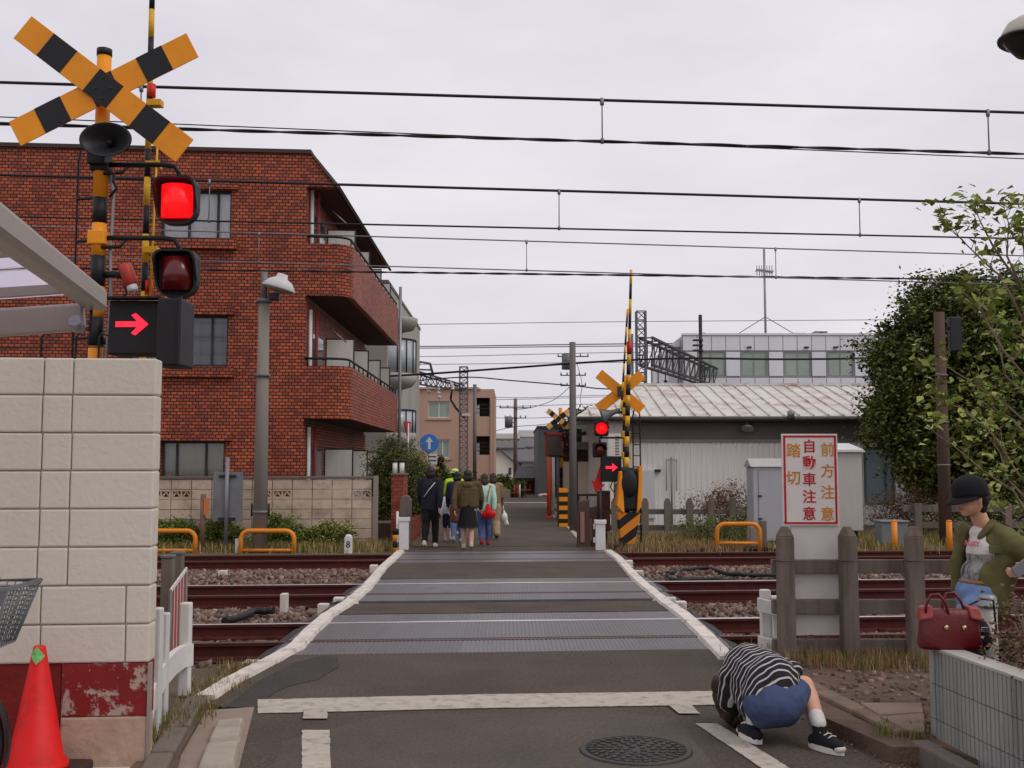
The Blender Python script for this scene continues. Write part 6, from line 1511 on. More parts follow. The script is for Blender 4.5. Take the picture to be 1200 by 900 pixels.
for (x0, y0), (x1, y1) in zip([(2.21, 5.85), (2.27, 5.3), (2.33, 4.75)], [(2.27, 5.31), (2.33, 4.76), (2.42, 4.0)]): MB().beam((x0 - .03, y0 - .005, .02), (x1 - .03, y1 + .005, .02), .1, .16).build('kerb_stone', CONCD, vr, bevel=.015)
for pts in ([(1008, 822), (1080, 822), (1082, 833), (1030, 836)], [(1031, 838), (1083, 834), (1084, 856), (1062, 853)]):
    pp = [G(a, b, .13) for a, b in pts]; MB().prism([Vector((p.x, p.y, .05)) for p in pp][::-1], (0, 0, .075)).build('paving_slab', M('slab_brown', (134, 114, 100), .9, .14, 4, .4, 80, dirt=(100, 84, 72), dirt_amt=.4), vr, bevel=.008)
# pebbles and litter on the verge and kerb foot
N = 700; pxs = rng.uniform(1.95, 3.6, N); pys = rng.uniform(5.8, 8.8, N)
k_ = pxs > 1.98 + (8.3 - pys) * .1; pxs, pys = pxs[k_], pys[k_]; n = len(pxs)
cc = np.stack([pxs, pys, np.full(n, .088)], 1); s_ = rng.uniform(.005, .022, (n, 1, 1)) * rng.uniform(.5, 1.3, (n, 1, 3)); vv = cube[None] * s_ * rng.uniform(.6, 1.1, (n, 8, 3)) + cc[:, None]
f = (qf[None] + (np.arange(n) * 8)[:, None, None]).reshape(-1, 4)
tag(np_mesh('verge_pebbles', vv.reshape(-1, 3), f, STONE, None, np.repeat(rng.random(n), 8), np.repeat(rng.integers(0, 3, n), 6)), 'small pebbles scattered on the brown verge by the fence', 'pebbles', kind='stuff')
N = 260; pxs = rng.uniform(1.74, 1.98, N); pys = rng.uniform(5.6, 7.2, N); n = N
cc = np.stack([pxs + (7 - pys) * .12, pys, np.full(n, .006)], 1); s_ = rng.uniform(.002, .007, (n, 1, 1)) * rng.uniform(.5, 1.3, (n, 1, 3)); vv = cube[None] * s_ * rng.uniform(.6, 1.1, (n, 8, 3)) + cc[:, None]
f = (qf[None] + (np.arange(n) * 8)[:, None, None]).reshape(-1, 4)
tag(np_mesh('kerb_grit', vv.reshape(-1, 3), f, STONE, None, np.repeat(rng.random(n), 8), np.repeat(rng.integers(0, 3, n), 6)), 'fine grit lying along the foot of the brown kerb', 'grit', kind='stuff')

# low ribbed block wall, right
rw = thing('ribbed_block_wall', 'low grey ribbed concrete block wall under the red handbag', 'wall', (2.31, 5.98, -.02))
wd = Vector((.095, -1, 0)).normalized(); wn = Vector((-wd.y, wd.x, 0)) * 1.0       # along wall towards camera, and to the right (+x)
wn = Vector((1, .095, 0)).normalized(); W0 = Vector((2.30, 5.98, 0)); TOPZ = .565
def wpt(a, d, z): return W0 + wd * a + wn * d + Vector((0, 0, z)) - rw.location
zl = [TOPZ - .005 - .186 * i for i in range(5)]
MB().add([wpt(a, d, z) for z in (-.1, TOPZ - .012) for a, d in ((.012, .012), (2.6, .012), (2.6, .108), (.012, .108))], [(3, 2, 1, 0), (4, 5, 6, 7), (0, 1, 5, 4), (1, 2, 6, 5), (2, 3, 7, 6), (3, 0, 4, 7)]).build('core', CONCD, rw, local=True)
for r in range(4):
    z1 = zl[r] - .004; z0 = max(zl[r + 1] + .002, -.1)
    if z1 < -.05: continue
    # end block, smooth face
    for i in range(8):
        a0 = 0 if i == 0 else .062 + (i - 1) * .395; a1 = .058 if i == 0 else .062 + i * .395 - .004
        pts = []
        if i == 0: pts = [(a0, 0), (a1, 0)]
        else:
            nr_ = 10; w = (a1 - a0) / nr_
            for k in range(nr_):
                x = a0 + k * w; pts += [(x + .004, .010), (x + .007, .0), (x + w - .004, .0), (x + w - .001, .010)]
        poly = pts + [(a1, .118), (a0, .118)]
        k = len(poly); vs = [wpt(a, d, z) for z in (z0, z1) for a, d in poly]
        mb = MB().add(vs, [list(range(k))[::-1], list(range(k, 2 * k))] + [(j, (j + 1) % k, k + (j + 1) % k, k + j) for j in range(k)])
        mb.build('block', RIBBLOCK, rw, local=True)
MB().add([wpt(a, d, z) for z in (TOPZ - .008, TOPZ + .006) for a, d in ((-.004, -.004), (2.6, -.004), (2.6, .122), (-.004, .122))], [(3, 2, 1, 0), (4, 5, 6, 7), (0, 1, 5, 4), (1, 2, 6, 5), (2, 3, 7, 6), (3, 0, 4, 7)]).build('coping', M('pale_coping', (184, 178, 168), .85, .1, 4, .3, 90), rw, local=True)
slab('planting_bed', [(2.44, 5.85), (2.62, 4.0), (6, 4.0), (6, 5.85)], -.1, .3, DIRT)

# grey steel bollard behind the wall
bo = thing('steel_bollard', 'grey capped steel bollard behind the low ribbed wall', 'bollard', (xat(1152, 6.15), 6.15, .08)); zt = zat(697, 6.15) - .08
MB().lathe([(.05, -.05), (.05, zt - .07)], None, 22).build('shaft', M('bollard_grey', (150, 146, 138), .5, .06, 4, .05, 60, metal=.2, dirt=(118, 112, 104), dirt_amt=.4, streak=True), bo, local=True); MB().lathe([(.05, zt - .07), (.056, zt - .068), (.058, zt - .06), (.056, zt - .052), (.05, zt - .05), (.05, zt - .02), (.042, zt), (.001, zt + .004)], None, 22).build('cap', GREYMETAL, bo, local=True)

# red leather handbag on the wall end
hb_ = thing('handbag', 'dark red leather handbag with two handles on the low ribbed wall', 'handbag', (xat(1108, 5.88), 5.9, TOPZ + .006)); hb_.rotation_euler[2] = R(-4)
LEA = M('red_leather', (98, 12, 19), .42, .12, 9, .2, 60, rnd=0, spec=.5)
mb = MB(); N_ = 13; vs = []; 
for z, w, d in ((0, .160, .060), (.02, .168, .066), (.1, .162, .058), (.17, .158, .045), (.205, .162, .036), (.21, .155, .03)):
    for a in np.linspace(0, 2 * math.pi, 28, endpoint=False):
        c_, s__ = math.cos(a), math.sin(a); e = .45
        vs.append((w * abs(c_) ** e * (1 if c_ > 0 else -1) + .006 * math.sin(9 * z * 20 + a), d * abs(s__) ** e * (1 if s__ > 0 else -1) + .004 * math.sin(4 * a + 30 * z), z))
mb.add(vs, [(28 * i + j, 28 * i + (j + 1) % 28, 28 * i + 28 + (j + 1) % 28, 28 * i + 28 + j) for i in range(5) for j in range(28)] + [list(range(28))[::-1], list(range(140, 168))], smooth=True); mb.build('body', LEA, hb_, local=True)
LEA2 = M('red_leather_light', (150, 62, 60), .45, .12, 9, .2, 60, rnd=0)
for sx_ in (-1, 1): MB().hexa([(sx_ * .168, -.052, .15), (sx_ * .10, -.062, .165), (sx_ * .10, .05, .165), (sx_ * .168, .05, .15), (sx_ * .155, -.03, .225), (sx_ * .09, -.034, .232), (sx_ * .09, .03, .232), (sx_ * .155, .03, .225)]).build('folded_flap', LEA2, hb_, local=True, bevel=.012)
for dx, tilt in ((-.075, -.035), (.035, .03)):
    MB().tube([(dx - .06 + .0, tilt, .17), (dx - .055, tilt * 1.2, .24), (dx - .03, tilt * 1.3, .29), (dx + .01, tilt * 1.3, .295), (dx + .045, tilt * 1.2, .25), (dx + .07, tilt, .16)], .008, 8).build('handle', LEA, hb_, local=True)
for x in (-.035, .06): MB().lathe([(.013, 0), (.012, .006), (.001, .008)], Matrix.Translation((x, -.066, .12)) @ Matrix.Rotation(R(90), 4, 'X'), 12).build('clasp', M('brass', (206, 180, 130), .3, .05, metal=.8, bump=0), hb_, local=True)
sb_ = thing('shoulder_bag', 'small black shoulder bag with gold buckles leaning on the red handbag', 'bag', (xat(1136, 6.02), 6.02, TOPZ - .02)); 
mb = MB(); mb.ell((0, 0, .09), (.085, .05, .1)); mb.ell((.03, 0, .05), (.07, .05, .06)); blob('body', mb, .012, cloth('bag_black2', (24, 22, 24)), sb_, noise_amp=.008)
MB().tube([(-.06, -.02, .15), (-.05, -.03, .24), (.03, -.03, .28), (.1, -.02, .27), (.12, 0, .1)], .006, 6).build('strap', BKBLK, sb_, local=True); MB().box(.01, .05, -.06, -.05, .1, .13).build('buckle', CHROME, sb_, local=True, bevel=.003)
MB().box(-.05, .05, -.04, .04, -.45, -.0).build('lower_pouch', cloth('bag_black2', (24, 22, 24)), sb_, local=True, bevel=.02)

# street light head at the top right corner, on a pole outside the picture
lh = P(1205, 46, 6.0)
cl_ = thing('corner_lamp', 'cream dome street lamp with dark bowl hanging high above the young tree', 'street lamp', (3.7, 6.0, .08))
mt = Matrix.Translation(lh + Vector((0, 0, -.01))) @ Matrix.Rotation(R(8), 4, 'Y')
hd = MB().lathe([(.155, 0), (.15, .03), (.125, .09), (.07, .135), (.03, .15), (.001, .155)], mt, 30).build('dome', M('lamp_cream', (190, 184, 168), .5, .05, 3, .05, 60), cl_); MB().lathe([(.165, -.012), (.168, 0), (.15, .004), (.13, -.02), (.06, -.09), (.001, -.10)], mt, 30).build('glass_bowl', M('bowl_dark', (40, 34, 36), .3, .1, bump=0), cl_)
MB().tube([lh + Vector((0, 0, .13)), (3.4, 6.0, lh.z + .25), (3.7, 6.0, lh.z + .1), (3.7, 6.0, 0)], .035, 10).build('pole', GREYMETAL, cl_)

# marker blocks and cables beside the deck
mk = None
for px, py in ((261, 678), (333, 716), (397, 712), (379, 720), (438, 671), (737, 665), (749, 678), (786, 712), (798, 717)):
    lb = 'small white marker block standing in the ballast mound before the sign back' if px == 261 else 'slim white marker stake in the ballast beside the black hose' if px == 333 else 'small white marker block at the edge strip facing the block wall' if px < 450 else 'small white marker block at the edge strip facing the concrete fence'
    q = G(px, py, -.1); t = thing('marker_block', lb, 'marker', (q.x, q.y, -.2), group='marker blocks along the crossing')
    w = .06 if px != 333 else .04; MB().box(-w, w, -.06, .06, 0, .22 if px != 333 else .3).build('block', WLINE, t, local=True, bevel=.01); MB().box(-w + .01, w - .01, -.05, .05, -.05, 0).build('foot', CONC, t, local=True)
q = G(305, 778, -.05); o = MB().box(q.x - .14, q.x + .12, q.y - .1, q.y + .1, -.2, -.03).build('white_slab', WLINE, bevel=.01); tag(o, 'flat white slab lying beside the white edge strip by the resin fence', 'slab')
cabs = [([(783, 672), (800, 668), (830, 665), (850, 672), (880, 674), (930, 672)], .03, 'thick black cable looping over the ballast behind the concrete fence'), ([(783, 674), (788, 680), (830, 679), (870, 682), (925, 680)], .035, 'black cable lying straight along the middle rails behind the concrete fence'), ([(262, 728), (285, 722), (300, 716), (320, 716)], .04, 'short black hose in the ballast behind the resin fence'), ([(805, 648), (830, 643), (860, 645), (890, 644), (920, 647)], .05, 'dark cable bundle beside the orange hoop by the cabinet')]
for pts, r_, lb in cabs:
    gp_ = [G(a, b, -.03) for a, b in pts]; fine = []
    for a, b in zip(gp_[:-1], gp_[1:]):
        for t in np.linspace(0, 1, 5)[:-1]: fine.append(a.lerp(b, t) + Vector((random.uniform(-.02, .02), random.uniform(-.03, .03), random.uniform(-.01, .01))))
    o = MB().tube(fine + [gp_[-1]], r_, 8).build('cable', BLACK); tag(o, lb, 'cable')

# blue one way sign, plate, triangular sign
BS = 27.0; x = xat(503, BS)
bs_ = thing('one_way_sign', 'round blue sign with white up arrow above a small plate', 'road sign', (x - .03, BS, -.06))
MB().tube([(x - .02, BS + .05, -.1), (x - .02, BS + .05, zat(508, BS))], .035, 10).build('post', GREYMETAL, bs_)
q = Vector((x, BS, zat(519.5, BS))); rr = 11 * BS / F
MB().lathe([(rr, 0), (rr, .015), (.001, .016)], Matrix.Translation(q) @ Matrix.Rotation(R(90), 4, 'X'), 32).build('disc', BLUE, bs_); MB().lathe([(rr * .93, .0), (rr, .0), (rr, .0175), (rr * .93, .0175)], Matrix.Translation(q) @ Matrix.Rotation(R(90), 4, 'X'), 32).build('rim', M('blue_rim', (60, 120, 196), .5, .03, bump=0), bs_)
k = BS / F; ar = [(-1.6, -7), (1.6, -7), (1.6, 1.5), (4.6, 1.5), (0, 7.5), (-4.6, 1.5), (-1.6, 1.5)]
MB().prism([q + Vector((u * k, -.018, w * k)) for u, w in ar], (0, -.006, 0)).build('white_arrow', SIGNW, bs_)
z = zat(538, BS); p_ = MB().box(q.x - .05, q.x + .2, BS - .01, BS + .01, z - .13, z + .13).build('plate', SIGNW, bs_)
for i in range(2): MB().box(q.x - .03, q.x + .18, BS - .014, BS - .0101, z + .06 - i * .1 - .015, z + .06 - i * .1 + .02).build('lettering', M('ink', (70, 72, 84), .7), bs_)
TS_ = 31.0; x = xat(476.5, TS_); tsn = thing('stop_sign', 'narrow red triangular stop sign seen almost edge on at the grey block', 'road sign', (x, TS_, -.06))
MB().prism([Vector((x - .09, TS_ - .16, zat(494, TS_))), Vector((x + .09, TS_ + .16, zat(494, TS_))), Vector((x, TS_, zat(511, TS_)))], (.02, -.01, 0)).build('plate', SIGNR, tsn); MB().tube([(x + .03, TS_ + .03, -.1), (x + .03, TS_ + .03, zat(496, TS_))], .03, 8).build('post', WHITE, tsn)
# ================================================================== POLES, GANTRIES, WIRES
def lattice(name_parent, p0, p1, w, mat, bays, nm='lattice', chord=.05, brace=.03):
    """square lattice girder between two points"""
    p0, p1 = Vector(p0), Vector(p1); d = (p1 - p0).normalized(); up = Vector((0, 0, 1)) if abs(d.z) < .9 else Vector((0, 1, 0))
    r_ = d.cross(up).normalized(); u = r_.cross(d); cor = [(r_ * a + u * b) * (w / 2) for a, b in ((-1, -1), (1, -1), (1, 1), (-1, 1))]
    c = MB()
    for o in cor: c.beam(p0 + o, p1 + o, chord, chord)
    c.build('chords', mat, name_parent)
    b = MB(); Ln = (p1 - p0).length
    for i in range(bays):
        a0, a1 = p0 + d * Ln * i / bays, p0 + d * Ln * (i + 1) / bays
        for k in range(4):
            q, s = cor[k], cor[(k + 1) % 4]
            b.beam(a0 + q, a1 + s, brace, brace) if i % 2 else b.beam(a0 + s, a1 + q, brace, brace)
            b.beam(a1 + q, a1 + s, brace, brace)
    b.build('braces', mat, name_parent)
# right gantry
GM = M('gantry_grey', (104, 104, 112), .6, .1, 3, .05, 30); GMD = M('gantry_dark', (62, 58, 60), .6, .1, 3, .05, 30)
Y0 = 45.0; xg = xat(752.5, Y0)
gt = thing('catenary_gantry', 'grey lattice railway gantry with receding girder behind the shed roof', 'gantry', (xg, Y0, -.06))
lattice(gt, (xg, Y0, -.1), (xg, Y0, zat(365, Y0)), .38, GM, 22, chord=.07, brace=.035)
E0 = P(757, 414, Y0); E1 = P(845, 446, 63); 
# deep vertical truss: top and bottom chords, verticals, diagonals
T0, T1 = P(757, 396, Y0), P(845, 437, 63); B0, B1 = P(757, 428, Y0), P(845, 456, 63)
tr = MB()
for off in (Vector((-.25, .1, 0)), Vector((.25, -.1, 0))):
    tr.beam(T0 + off, T1 + off, .1, .1); tr.beam(B0 + off, B1 + off, .1, .1)
tr.build('girder_chords', GMD, gt); br = MB(); n = 14
for i in range(n + 1):
    t = i / n; a, b = T0.lerp(T1, t), B0.lerp(B1, t)
    for off in (Vector((-.25, .1, 0)), Vector((.25, -.1, 0))):
        br.beam(a + off, b + off, .05, .05)
        if i < n: br.beam(B0.lerp(B1, t) + off, T0.lerp(T1, (i + 1) / n) + off, .04, .04)
    br.beam(a + Vector((-.25, .1, 0)), a + Vector((.25, -.1, 0)), .05, .05)
br.build('girder_braces', GMD, gt)
lattice(gt, (T1.x, T1.y, -.1), (T1.x, T1.y, T1.z + .3), .38, GM, 18, chord=.07, brace=.035)
ins = MB()
for t, dz in ((.12, 1.3), (.2, .9), (.35, .9), (.52, .8)):
    q = B0.lerp(B1, t); ins.tube([q, q - Vector((0, 0, dz))], .03, 6)
    for k in range(3): ins.lathe([(.09, -.04), (.09, .04)], Matrix.Translation(q - Vector((0, 0, dz * .5 + .15 * k))), 8)
ins.build('insulators', DKMETAL, gt)
MB().beam((xat(742, Y0 + 1), Y0 + 1, -.1), (xat(742, Y0 + 1), Y0 + 1, zat(388, Y0)), .1, .1).build('stay_post', M('blue_grey', (120, 134, 156), .6, .1), gt)
# left gantry
Y1 = 58.0; xg = xat(543, Y1)
g2 = thing('catenary_gantry', 'thin lattice railway gantry in front of the pink apartment house', 'gantry', (xg, Y1, -.06))
lattice(g2, (xg, Y1, -.1), (xg, Y1, zat(430, Y1)), .42, GM, 24, chord=.07, brace=.035)
T0, T1 = P(541, 452, Y1), P(470, 431, 50); B0, B1 = P(541, 458, Y1), P(470, 447, 50)
tr = MB()
for off in (Vector((-.15, .3, 0)), Vector((.15, -.3, 0))): tr.beam(T0 + off, T1 + off, .08, .08)
tr.beam(B0, B1, .08, .08); tr.build('girder_chords', GMD, g2); br = MB(); n = 12
for i in range(n):
    t, t2 = i / n, (i + 1) / n
    for off in (Vector((-.15, .3, 0)), Vector((.15, -.3, 0))): br.beam(T0.lerp(T1, t) + off, B0.lerp(B1, (t + t2) / 2), .04, .04); br.beam(T0.lerp(T1, t2) + off, B0.lerp(B1, (t + t2) / 2), .04, .04)
br.build('girder_braces', GMD, g2)
q0, q1, q2, q3 = P(487, 442, 53), P(492, 424, 53), P(504, 426, 53.5), P(508, 441, 54)
MB().tube([q0, q1, q2, q3], .07, 6).build('trapezoid_frame', GM, g2); MB().tube([q1.lerp(q0, .5), q3.lerp(q2, .5)], .05, 6).build('frame_tie', GM, g2)
ar = MB()
for px, py in ((500, 462), (512, 470), (528, 458)):
    a = P(px, 446, 54.5); b = P(px + 3, py, 54.5); ar.tube([a, b], .03, 6)
    for k in range(3): ar.lathe([(.1, -.05), (.1, .05)], Matrix.Translation(a.lerp(b, .4 + .2 * k)), 8)
ar.build('insulators', WHITE, g2)
MB().tube([P(528, 468, Y1), P(534, 478, Y1), P(545, 490, Y1)], .06, 8).build('cantilever', DKMETAL, g2)
MB().tube([P(530, 455, Y1), P(528, 468, Y1)], .06, 8).build('cantilever', DKMETAL, g2)
MB().box(xat(541, Y1 - .5), xat(551, Y1 - .5), Y1 - .6, Y1 - .3, zat(488, Y1), zat(485, Y1)).build('equipment_plate', WHITE, g2); MB().tube([(xat(556, Y1), Y1 + .3, -.1), (xat(556, Y1), Y1 + .3, zat(450, Y1))], .1, 8).build('side_pipe', GALV, g2)

# utility poles
def upole(label, px, D, ytop, r, mat, arms=(), boxes=()):
    x = xat(px, D); t = thing('utility_pole', label, 'utility pole', (x, D, -.06)); zt = zat(ytop, D)
    MB().tube([(x, D, -.1), (x, D, zt)], [r * 1.15, r * .9], 14).build('pole', mat, t)
    for py, hw in arms: 
        a = MB().beam((x - hw, D - r, zat(py, D)), (x + hw, D - r, zat(py, D)), .07, .07).build('crossarm', DKMETAL, t); iz = MB()
        for s in (-1, -.5, .5, 1): iz.tube([(x + s * hw * .95, D - r, zat(py, D)), (x + s * hw * .95, D - r, zat(py, D) + .2)], .05, 8)
        iz.build('insulators', GREYMETAL, a)
    for dx, py, w, h in boxes: MB().lathe([(w, -h), (w, h), (w * .6, h + .05)], Matrix.Translation((x + dx, D - .1, zat(py, D))), 14).build('transformer', GALV, t); MB().beam((x, D, zat(py, D)), (x + dx, D - .1, zat(py, D)), .06, .06).build('transformer_bracket', DKMETAL, t)
    return t
upole('grey concrete utility pole beside the distant striped crossbuck', 671.5, 26.0, 401, .085, M('pole_grey', (112, 106, 104), .85, .1, 2, .2, 40))
upole('distant utility pole with transformers behind the grey concrete pole', 672, 75, 412, .13, CONCD, ((418, 1.1), (440, .9), (452, .9)), ((-.45, 424, .35, .55),))
upole('far utility pole between the white and cream houses', 604, 80, 467, .15, CONCD, ((478, 1.2), (490, .8)), ((-.5, 495, .3, .4),))
wp = upole('brown wooden utility pole standing before the big dark tree', 1106, 22.0, 366, .115, WOODP); x = xat(1106, 22)
for py in (440, 495, 545): MB().lathe([(.13, -.02), (.13, .02)], Matrix.Translation((x, 22, zat(py, 22))), 14).build('band', GALV, wp)
MB().box(x + .18, x + .42, 21.9, 22.05, zat(412, 22), zat(372, 22)).build('equipment_case', DKMETAL, wp, bevel=.02); MB().beam((x, 22, zat(385, 22)), (x + .3, 22, zat(385, 22)), .05, .05).build('case_bracket', DKMETAL, wp)
# antenna mast and short pole on the roofs
AY = 62.5; ax = xat(900, AY)
an = thing('antenna_mast', 'slim guyed antenna mast with aerial behind the shed roof', 'antenna', (ax, AY, zat(395, 60) - .2))
MB().tube([(ax, AY, zat(440, AY)), (ax, AY, zat(292, AY))], .07, 8).build('mast', GREYMETAL, an)
yg = MB(); zc = zat(318, AY); yg.tube([(ax - .5, AY, zc + .1), (ax + .5, AY, zc - .05)], .035, 6)
for i in range(7): xx = ax - .45 + i * .15; yg.tube([(xx, AY - .4, zc + .08 - i * .02), (xx, AY + .4, zc + .08 - i * .02)], .025, 6); yg.tube([(xx, AY, zc - .25), (xx, AY, zc + .35)], .025, 6)
yg.build('aerial', GREYMETAL, an); gw = MB()
for dx in (-3, 3.6): gw.tube([(ax, AY, zat(395, AY) + 1.2), (ax + dx, AY + 1, zat(440, AY) + 1.6)], .025, 5)
gw.build('guy_wires', WIREG, an)
xx = xat(823, 58.0); pl = thing('roof_pole', 'short dark pole with insulators in front of the office block', 'pole', (xx, 58, -.06)); MB().tube([(xx, 58, -.1), (xx, 58, zat(369, 58))], .1, 8).build('pole', DKMETAL, pl)
for py in (398, 404, 410): MB().box(xx - .45, xx + .1, 57.8, 58.0, zat(py + 2, 58), zat(py, 58)).build('crossarm', DKMETAL, pl)

# catenary wires over the three tracks
def cat_wire(a, b, D, w_px, label, mat=WIRE, twist=False, x0=-26, x1=34, sag=0.0, name='overhead_wire'):
    A, B = PT(*a, D), PT(*b, D); sl = (B.z - A.z) / (B.x - A.x); pts = []
    for x in np.linspace(x0, x1, 41):
        z = A.z + sl * (x - A.x) + sag * ((x - 4) / 30) ** 2; pts.append(trk(x, D, z))
    r_ = w_px * D / F / 2
    mb = MB()
    if twist:
        for ph in (0, math.pi):
            pp = []
            for x in np.linspace(x0, x1, 700):
                z = A.z + sl * (x - A.x); q = trk(x, D, z); an_ = x * 5.5 + ph; pp.append(q + NDIR * math.cos(an_) * r_ * .5 + Vector((0, 0, math.sin(an_) * r_ * .5)))
            mb.tube(pp, r_ * .62, 5)
    else: mb.tube(pts, r_, 6)
    o = mb.build(name, mat); tag(o, label, 'wire', 'overhead wires above the tracks'); return o, (lambda x: A.z + sl * (x - A.x))
_, m1 = cat_wire((0, 96.5), (1200, 132), 10.2, 3.6, 'topmost thick overhead wire above the rails by the stop line'); _, c1 = cat_wire((0, 145), (1200, 180.5), 10.2, 4.0, 'twisted overhead wire just below the topmost wire', twist=True)
_, m2 = cat_wire((0, 205), (1200, 239), 13.7, 3.2, 'third overhead wire from the top above the middle rails'); _, c2 = cat_wire((430, 263), (1120, 278), 13.7, 2.2, 'fourth overhead wire, thin, above the middle rails')
_, m3 = cat_wire((430, 277), (1140, 298), 18.5, 1.6, 'thin overhead wire above the far rails', WIREG); _, c3 = cat_wire((450, 312), (1100, 331), 18.5, 1.5, 'thin grey contact wire above the far rails', WIREG)
cat_wire((450, 319), (1100, 327), 19.5, 2.6, 'dark twisted feeder wire lowest above the far rails', twist=True)
cat_wire((0, 137), (1200, 186), 10.6, 1.4, 'thin wire running close under the twisted wire', WIRE)
def droppers(pxs, mz, cz, D, label, places, w=.012):
    for px, pl_ in zip(pxs, places):
        q = PT(px, 200, D); x = q.x; t = thing('wire_hanger', label + pl_, 'hanger', trk(x, D, cz(x)), group='hangers between the overhead wires')
        h = mz(x) - cz(x); MB().tube([(0, 0, 0), (0, 0, h)], w * .6, 6).build('rod', GALV, t, local=True); MB().lathe([(w * 1.6, h - .05), (w * 1.8, h - .02), (w * 1.6, h + .02)], None, 8).build('clamp', GREYMETAL, t, local=True); MB().lathe([(w * 1.5, -.02), (w * 1.5, .03)], None, 8).build('foot_clip', GALV, t, local=True)
droppers((163, 706, 1160), m1, c1, 10.2, 'rod hanger of the two topmost overhead wires, ', ('behind the striped crossbuck', 'high over the road', 'high over the young tree')); droppers((246, 655, 1006), m2, c2, 13.7, 'rod hanger of the third and fourth overhead wires, ', ('before the brick house window', 'over the road', 'beside the dark tree')); droppers((305, 617, 907), m3, c3, 18.5, 'thin hanger of the lower thin wires, ', ('above the street lamp', 'over the road', 'beside the antenna mast'))
# other lines down the street
def line(pts, w_px, label, mat=WIREG, name='power_line'):
    pp = [P(*q) for q in pts]; fine = []
    for i in range(len(pp) - 1):
        for t in np.linspace(0, 1, 8)[:-1]:
            p0, p1, p2, p3 = pp[max(i - 1, 0)], pp[i], pp[i + 1], pp[min(i + 2, len(pp) - 1)]
            fine.append(.5 * ((2 * p1) + (p2 - p0) * t + (2 * p0 - 5 * p1 + 4 * p2 - p3) * t * t + (3 * p1 - p0 - 3 * p2 + p3) * t ** 3))
    fine.append(pp[-1]); rr = [w_px * q.y / F / 2 for q in fine]
    o = MB().tube(fine, rr, 5).build(name, mat); tag(o, label, 'wire')
line([(330, 447, 34), (487, 439, 36), (600, 431, 34), (700, 424, 32), (800, 420, 30), (930, 421, 30), (1060, 418, 30), (1300, 405, 30)], 2.6, 'thick black power line crossing in front of the striped boom', WIRE)
line([(487, 446, 50), (548, 442, 50), (600, 446, 48), (672, 452, 46), (730, 456, 46), (900, 452, 50)], 1.5, 'dark sagging line behind the plain orange crossbuck', WIRE)
for a, b, c_, w, lb in ((404, 406, 400, 1.4, 'double grey line at mid height above the pink house'), (407, 408, 403, 1.2, 'lower strand of the double grey line above the pink house'), (380, 380, 374, .8, 'faint grey line high above the pink house'), (417, 418, 408, .8, 'faint grey line above the thick black power line'), (426, 427, 422, .8, 'grey line level with the gantry frame')):
    line([(300, a, 70), (490, b, 70), (730, (b + c_) / 2, 70), (1150, c_, 70)], w, lb)
for y0, y1, lb in ((463, 466, 'thin distant line at the height of the pink house roof'), (470, 468, 'second thin distant line beside the pink house'), (477, 476, 'third thin distant line at the far pole crossarm'), (487, 490, 'thin distant line below the far pole crossarm')):
    line([(480, y0, 85), (604, y1, 82), (672, y1 - 2, 78), (760, y1 - 4, 74)], .7, lb)
for pts, lb in (([(604, 480, 80), (625, 477, 79), (650, 468, 78), (669, 452, 75)], 'slack service drop between the two distant poles'), ([(676, 425, 75), (682, 450, 74), (680, 470, 73), (690, 484, 60)], 'slack cable hanging from the transformer pole'), ([(580, 505, 85), (604, 500, 80), (640, 497, 60), (668, 486, 40)], 'thin line rising to the grey concrete pole')):
    line(pts, .8, lb)
# ================================================================== VEGETATION
def clump_pts(cen, rad, nclump, per, spread, shell=(.6, 1.0), flat=.75, lump=.16, zmin=None):
    """leaf centres gathered in clumps over an uneven ellipsoid"""
    cen = np.array(cen); rad = np.array(rad); d = rng.normal(size=(nclump, 3)); d /= np.linalg.norm(d, axis=1)[:, None]
    k = rng.uniform(shell[0] ** 2, shell[1] ** 2, nclump) ** .5 * (1 + rng.normal(0, lump, nclump))
    cc = cen + d * rad * k[:, None]
    p = np.repeat(cc, per, 0); sz = np.repeat(rng.uniform(.6, 1.4, nclump), per)[:, None]
    q = rng.normal(size=p.shape) * spread * sz; q[:, 2] *= flat
    p = p + q
    if zmin is not None: p = p[p[:, 2] > zmin]
    return p
def tree(name, label, base, trunk_pts, limbs, leaf_pts, size, leafm, trunk_r=.12, group=None, up=.3, aspect=.55, cat='tree'):
    t = thing(name, label, cat, base, group=group); b = Vector(base)
    if trunk_pts:
        n = len(trunk_pts); mb = MB().tube(trunk_pts, [trunk_r * (1 - .65 * i / (n - 1)) for i in range(n)], 10)
        mb.build('trunk', BARK, t)
    if limbs:
        mb = MB()
        for lp, r0 in limbs: n = len(lp); mb.tube(lp, [r0 * (1 - .8 * i / (n - 1)) for i in range(n)], 6)
        mb.build('limbs', BARK if trunk_r > .06 else TWIG, t)
    o = leaf_cloud('crown', leaf_pts - np.array(base), size, leafm, t, up=up, aspect=aspect); o['kind'] = 'stuff'
    return t
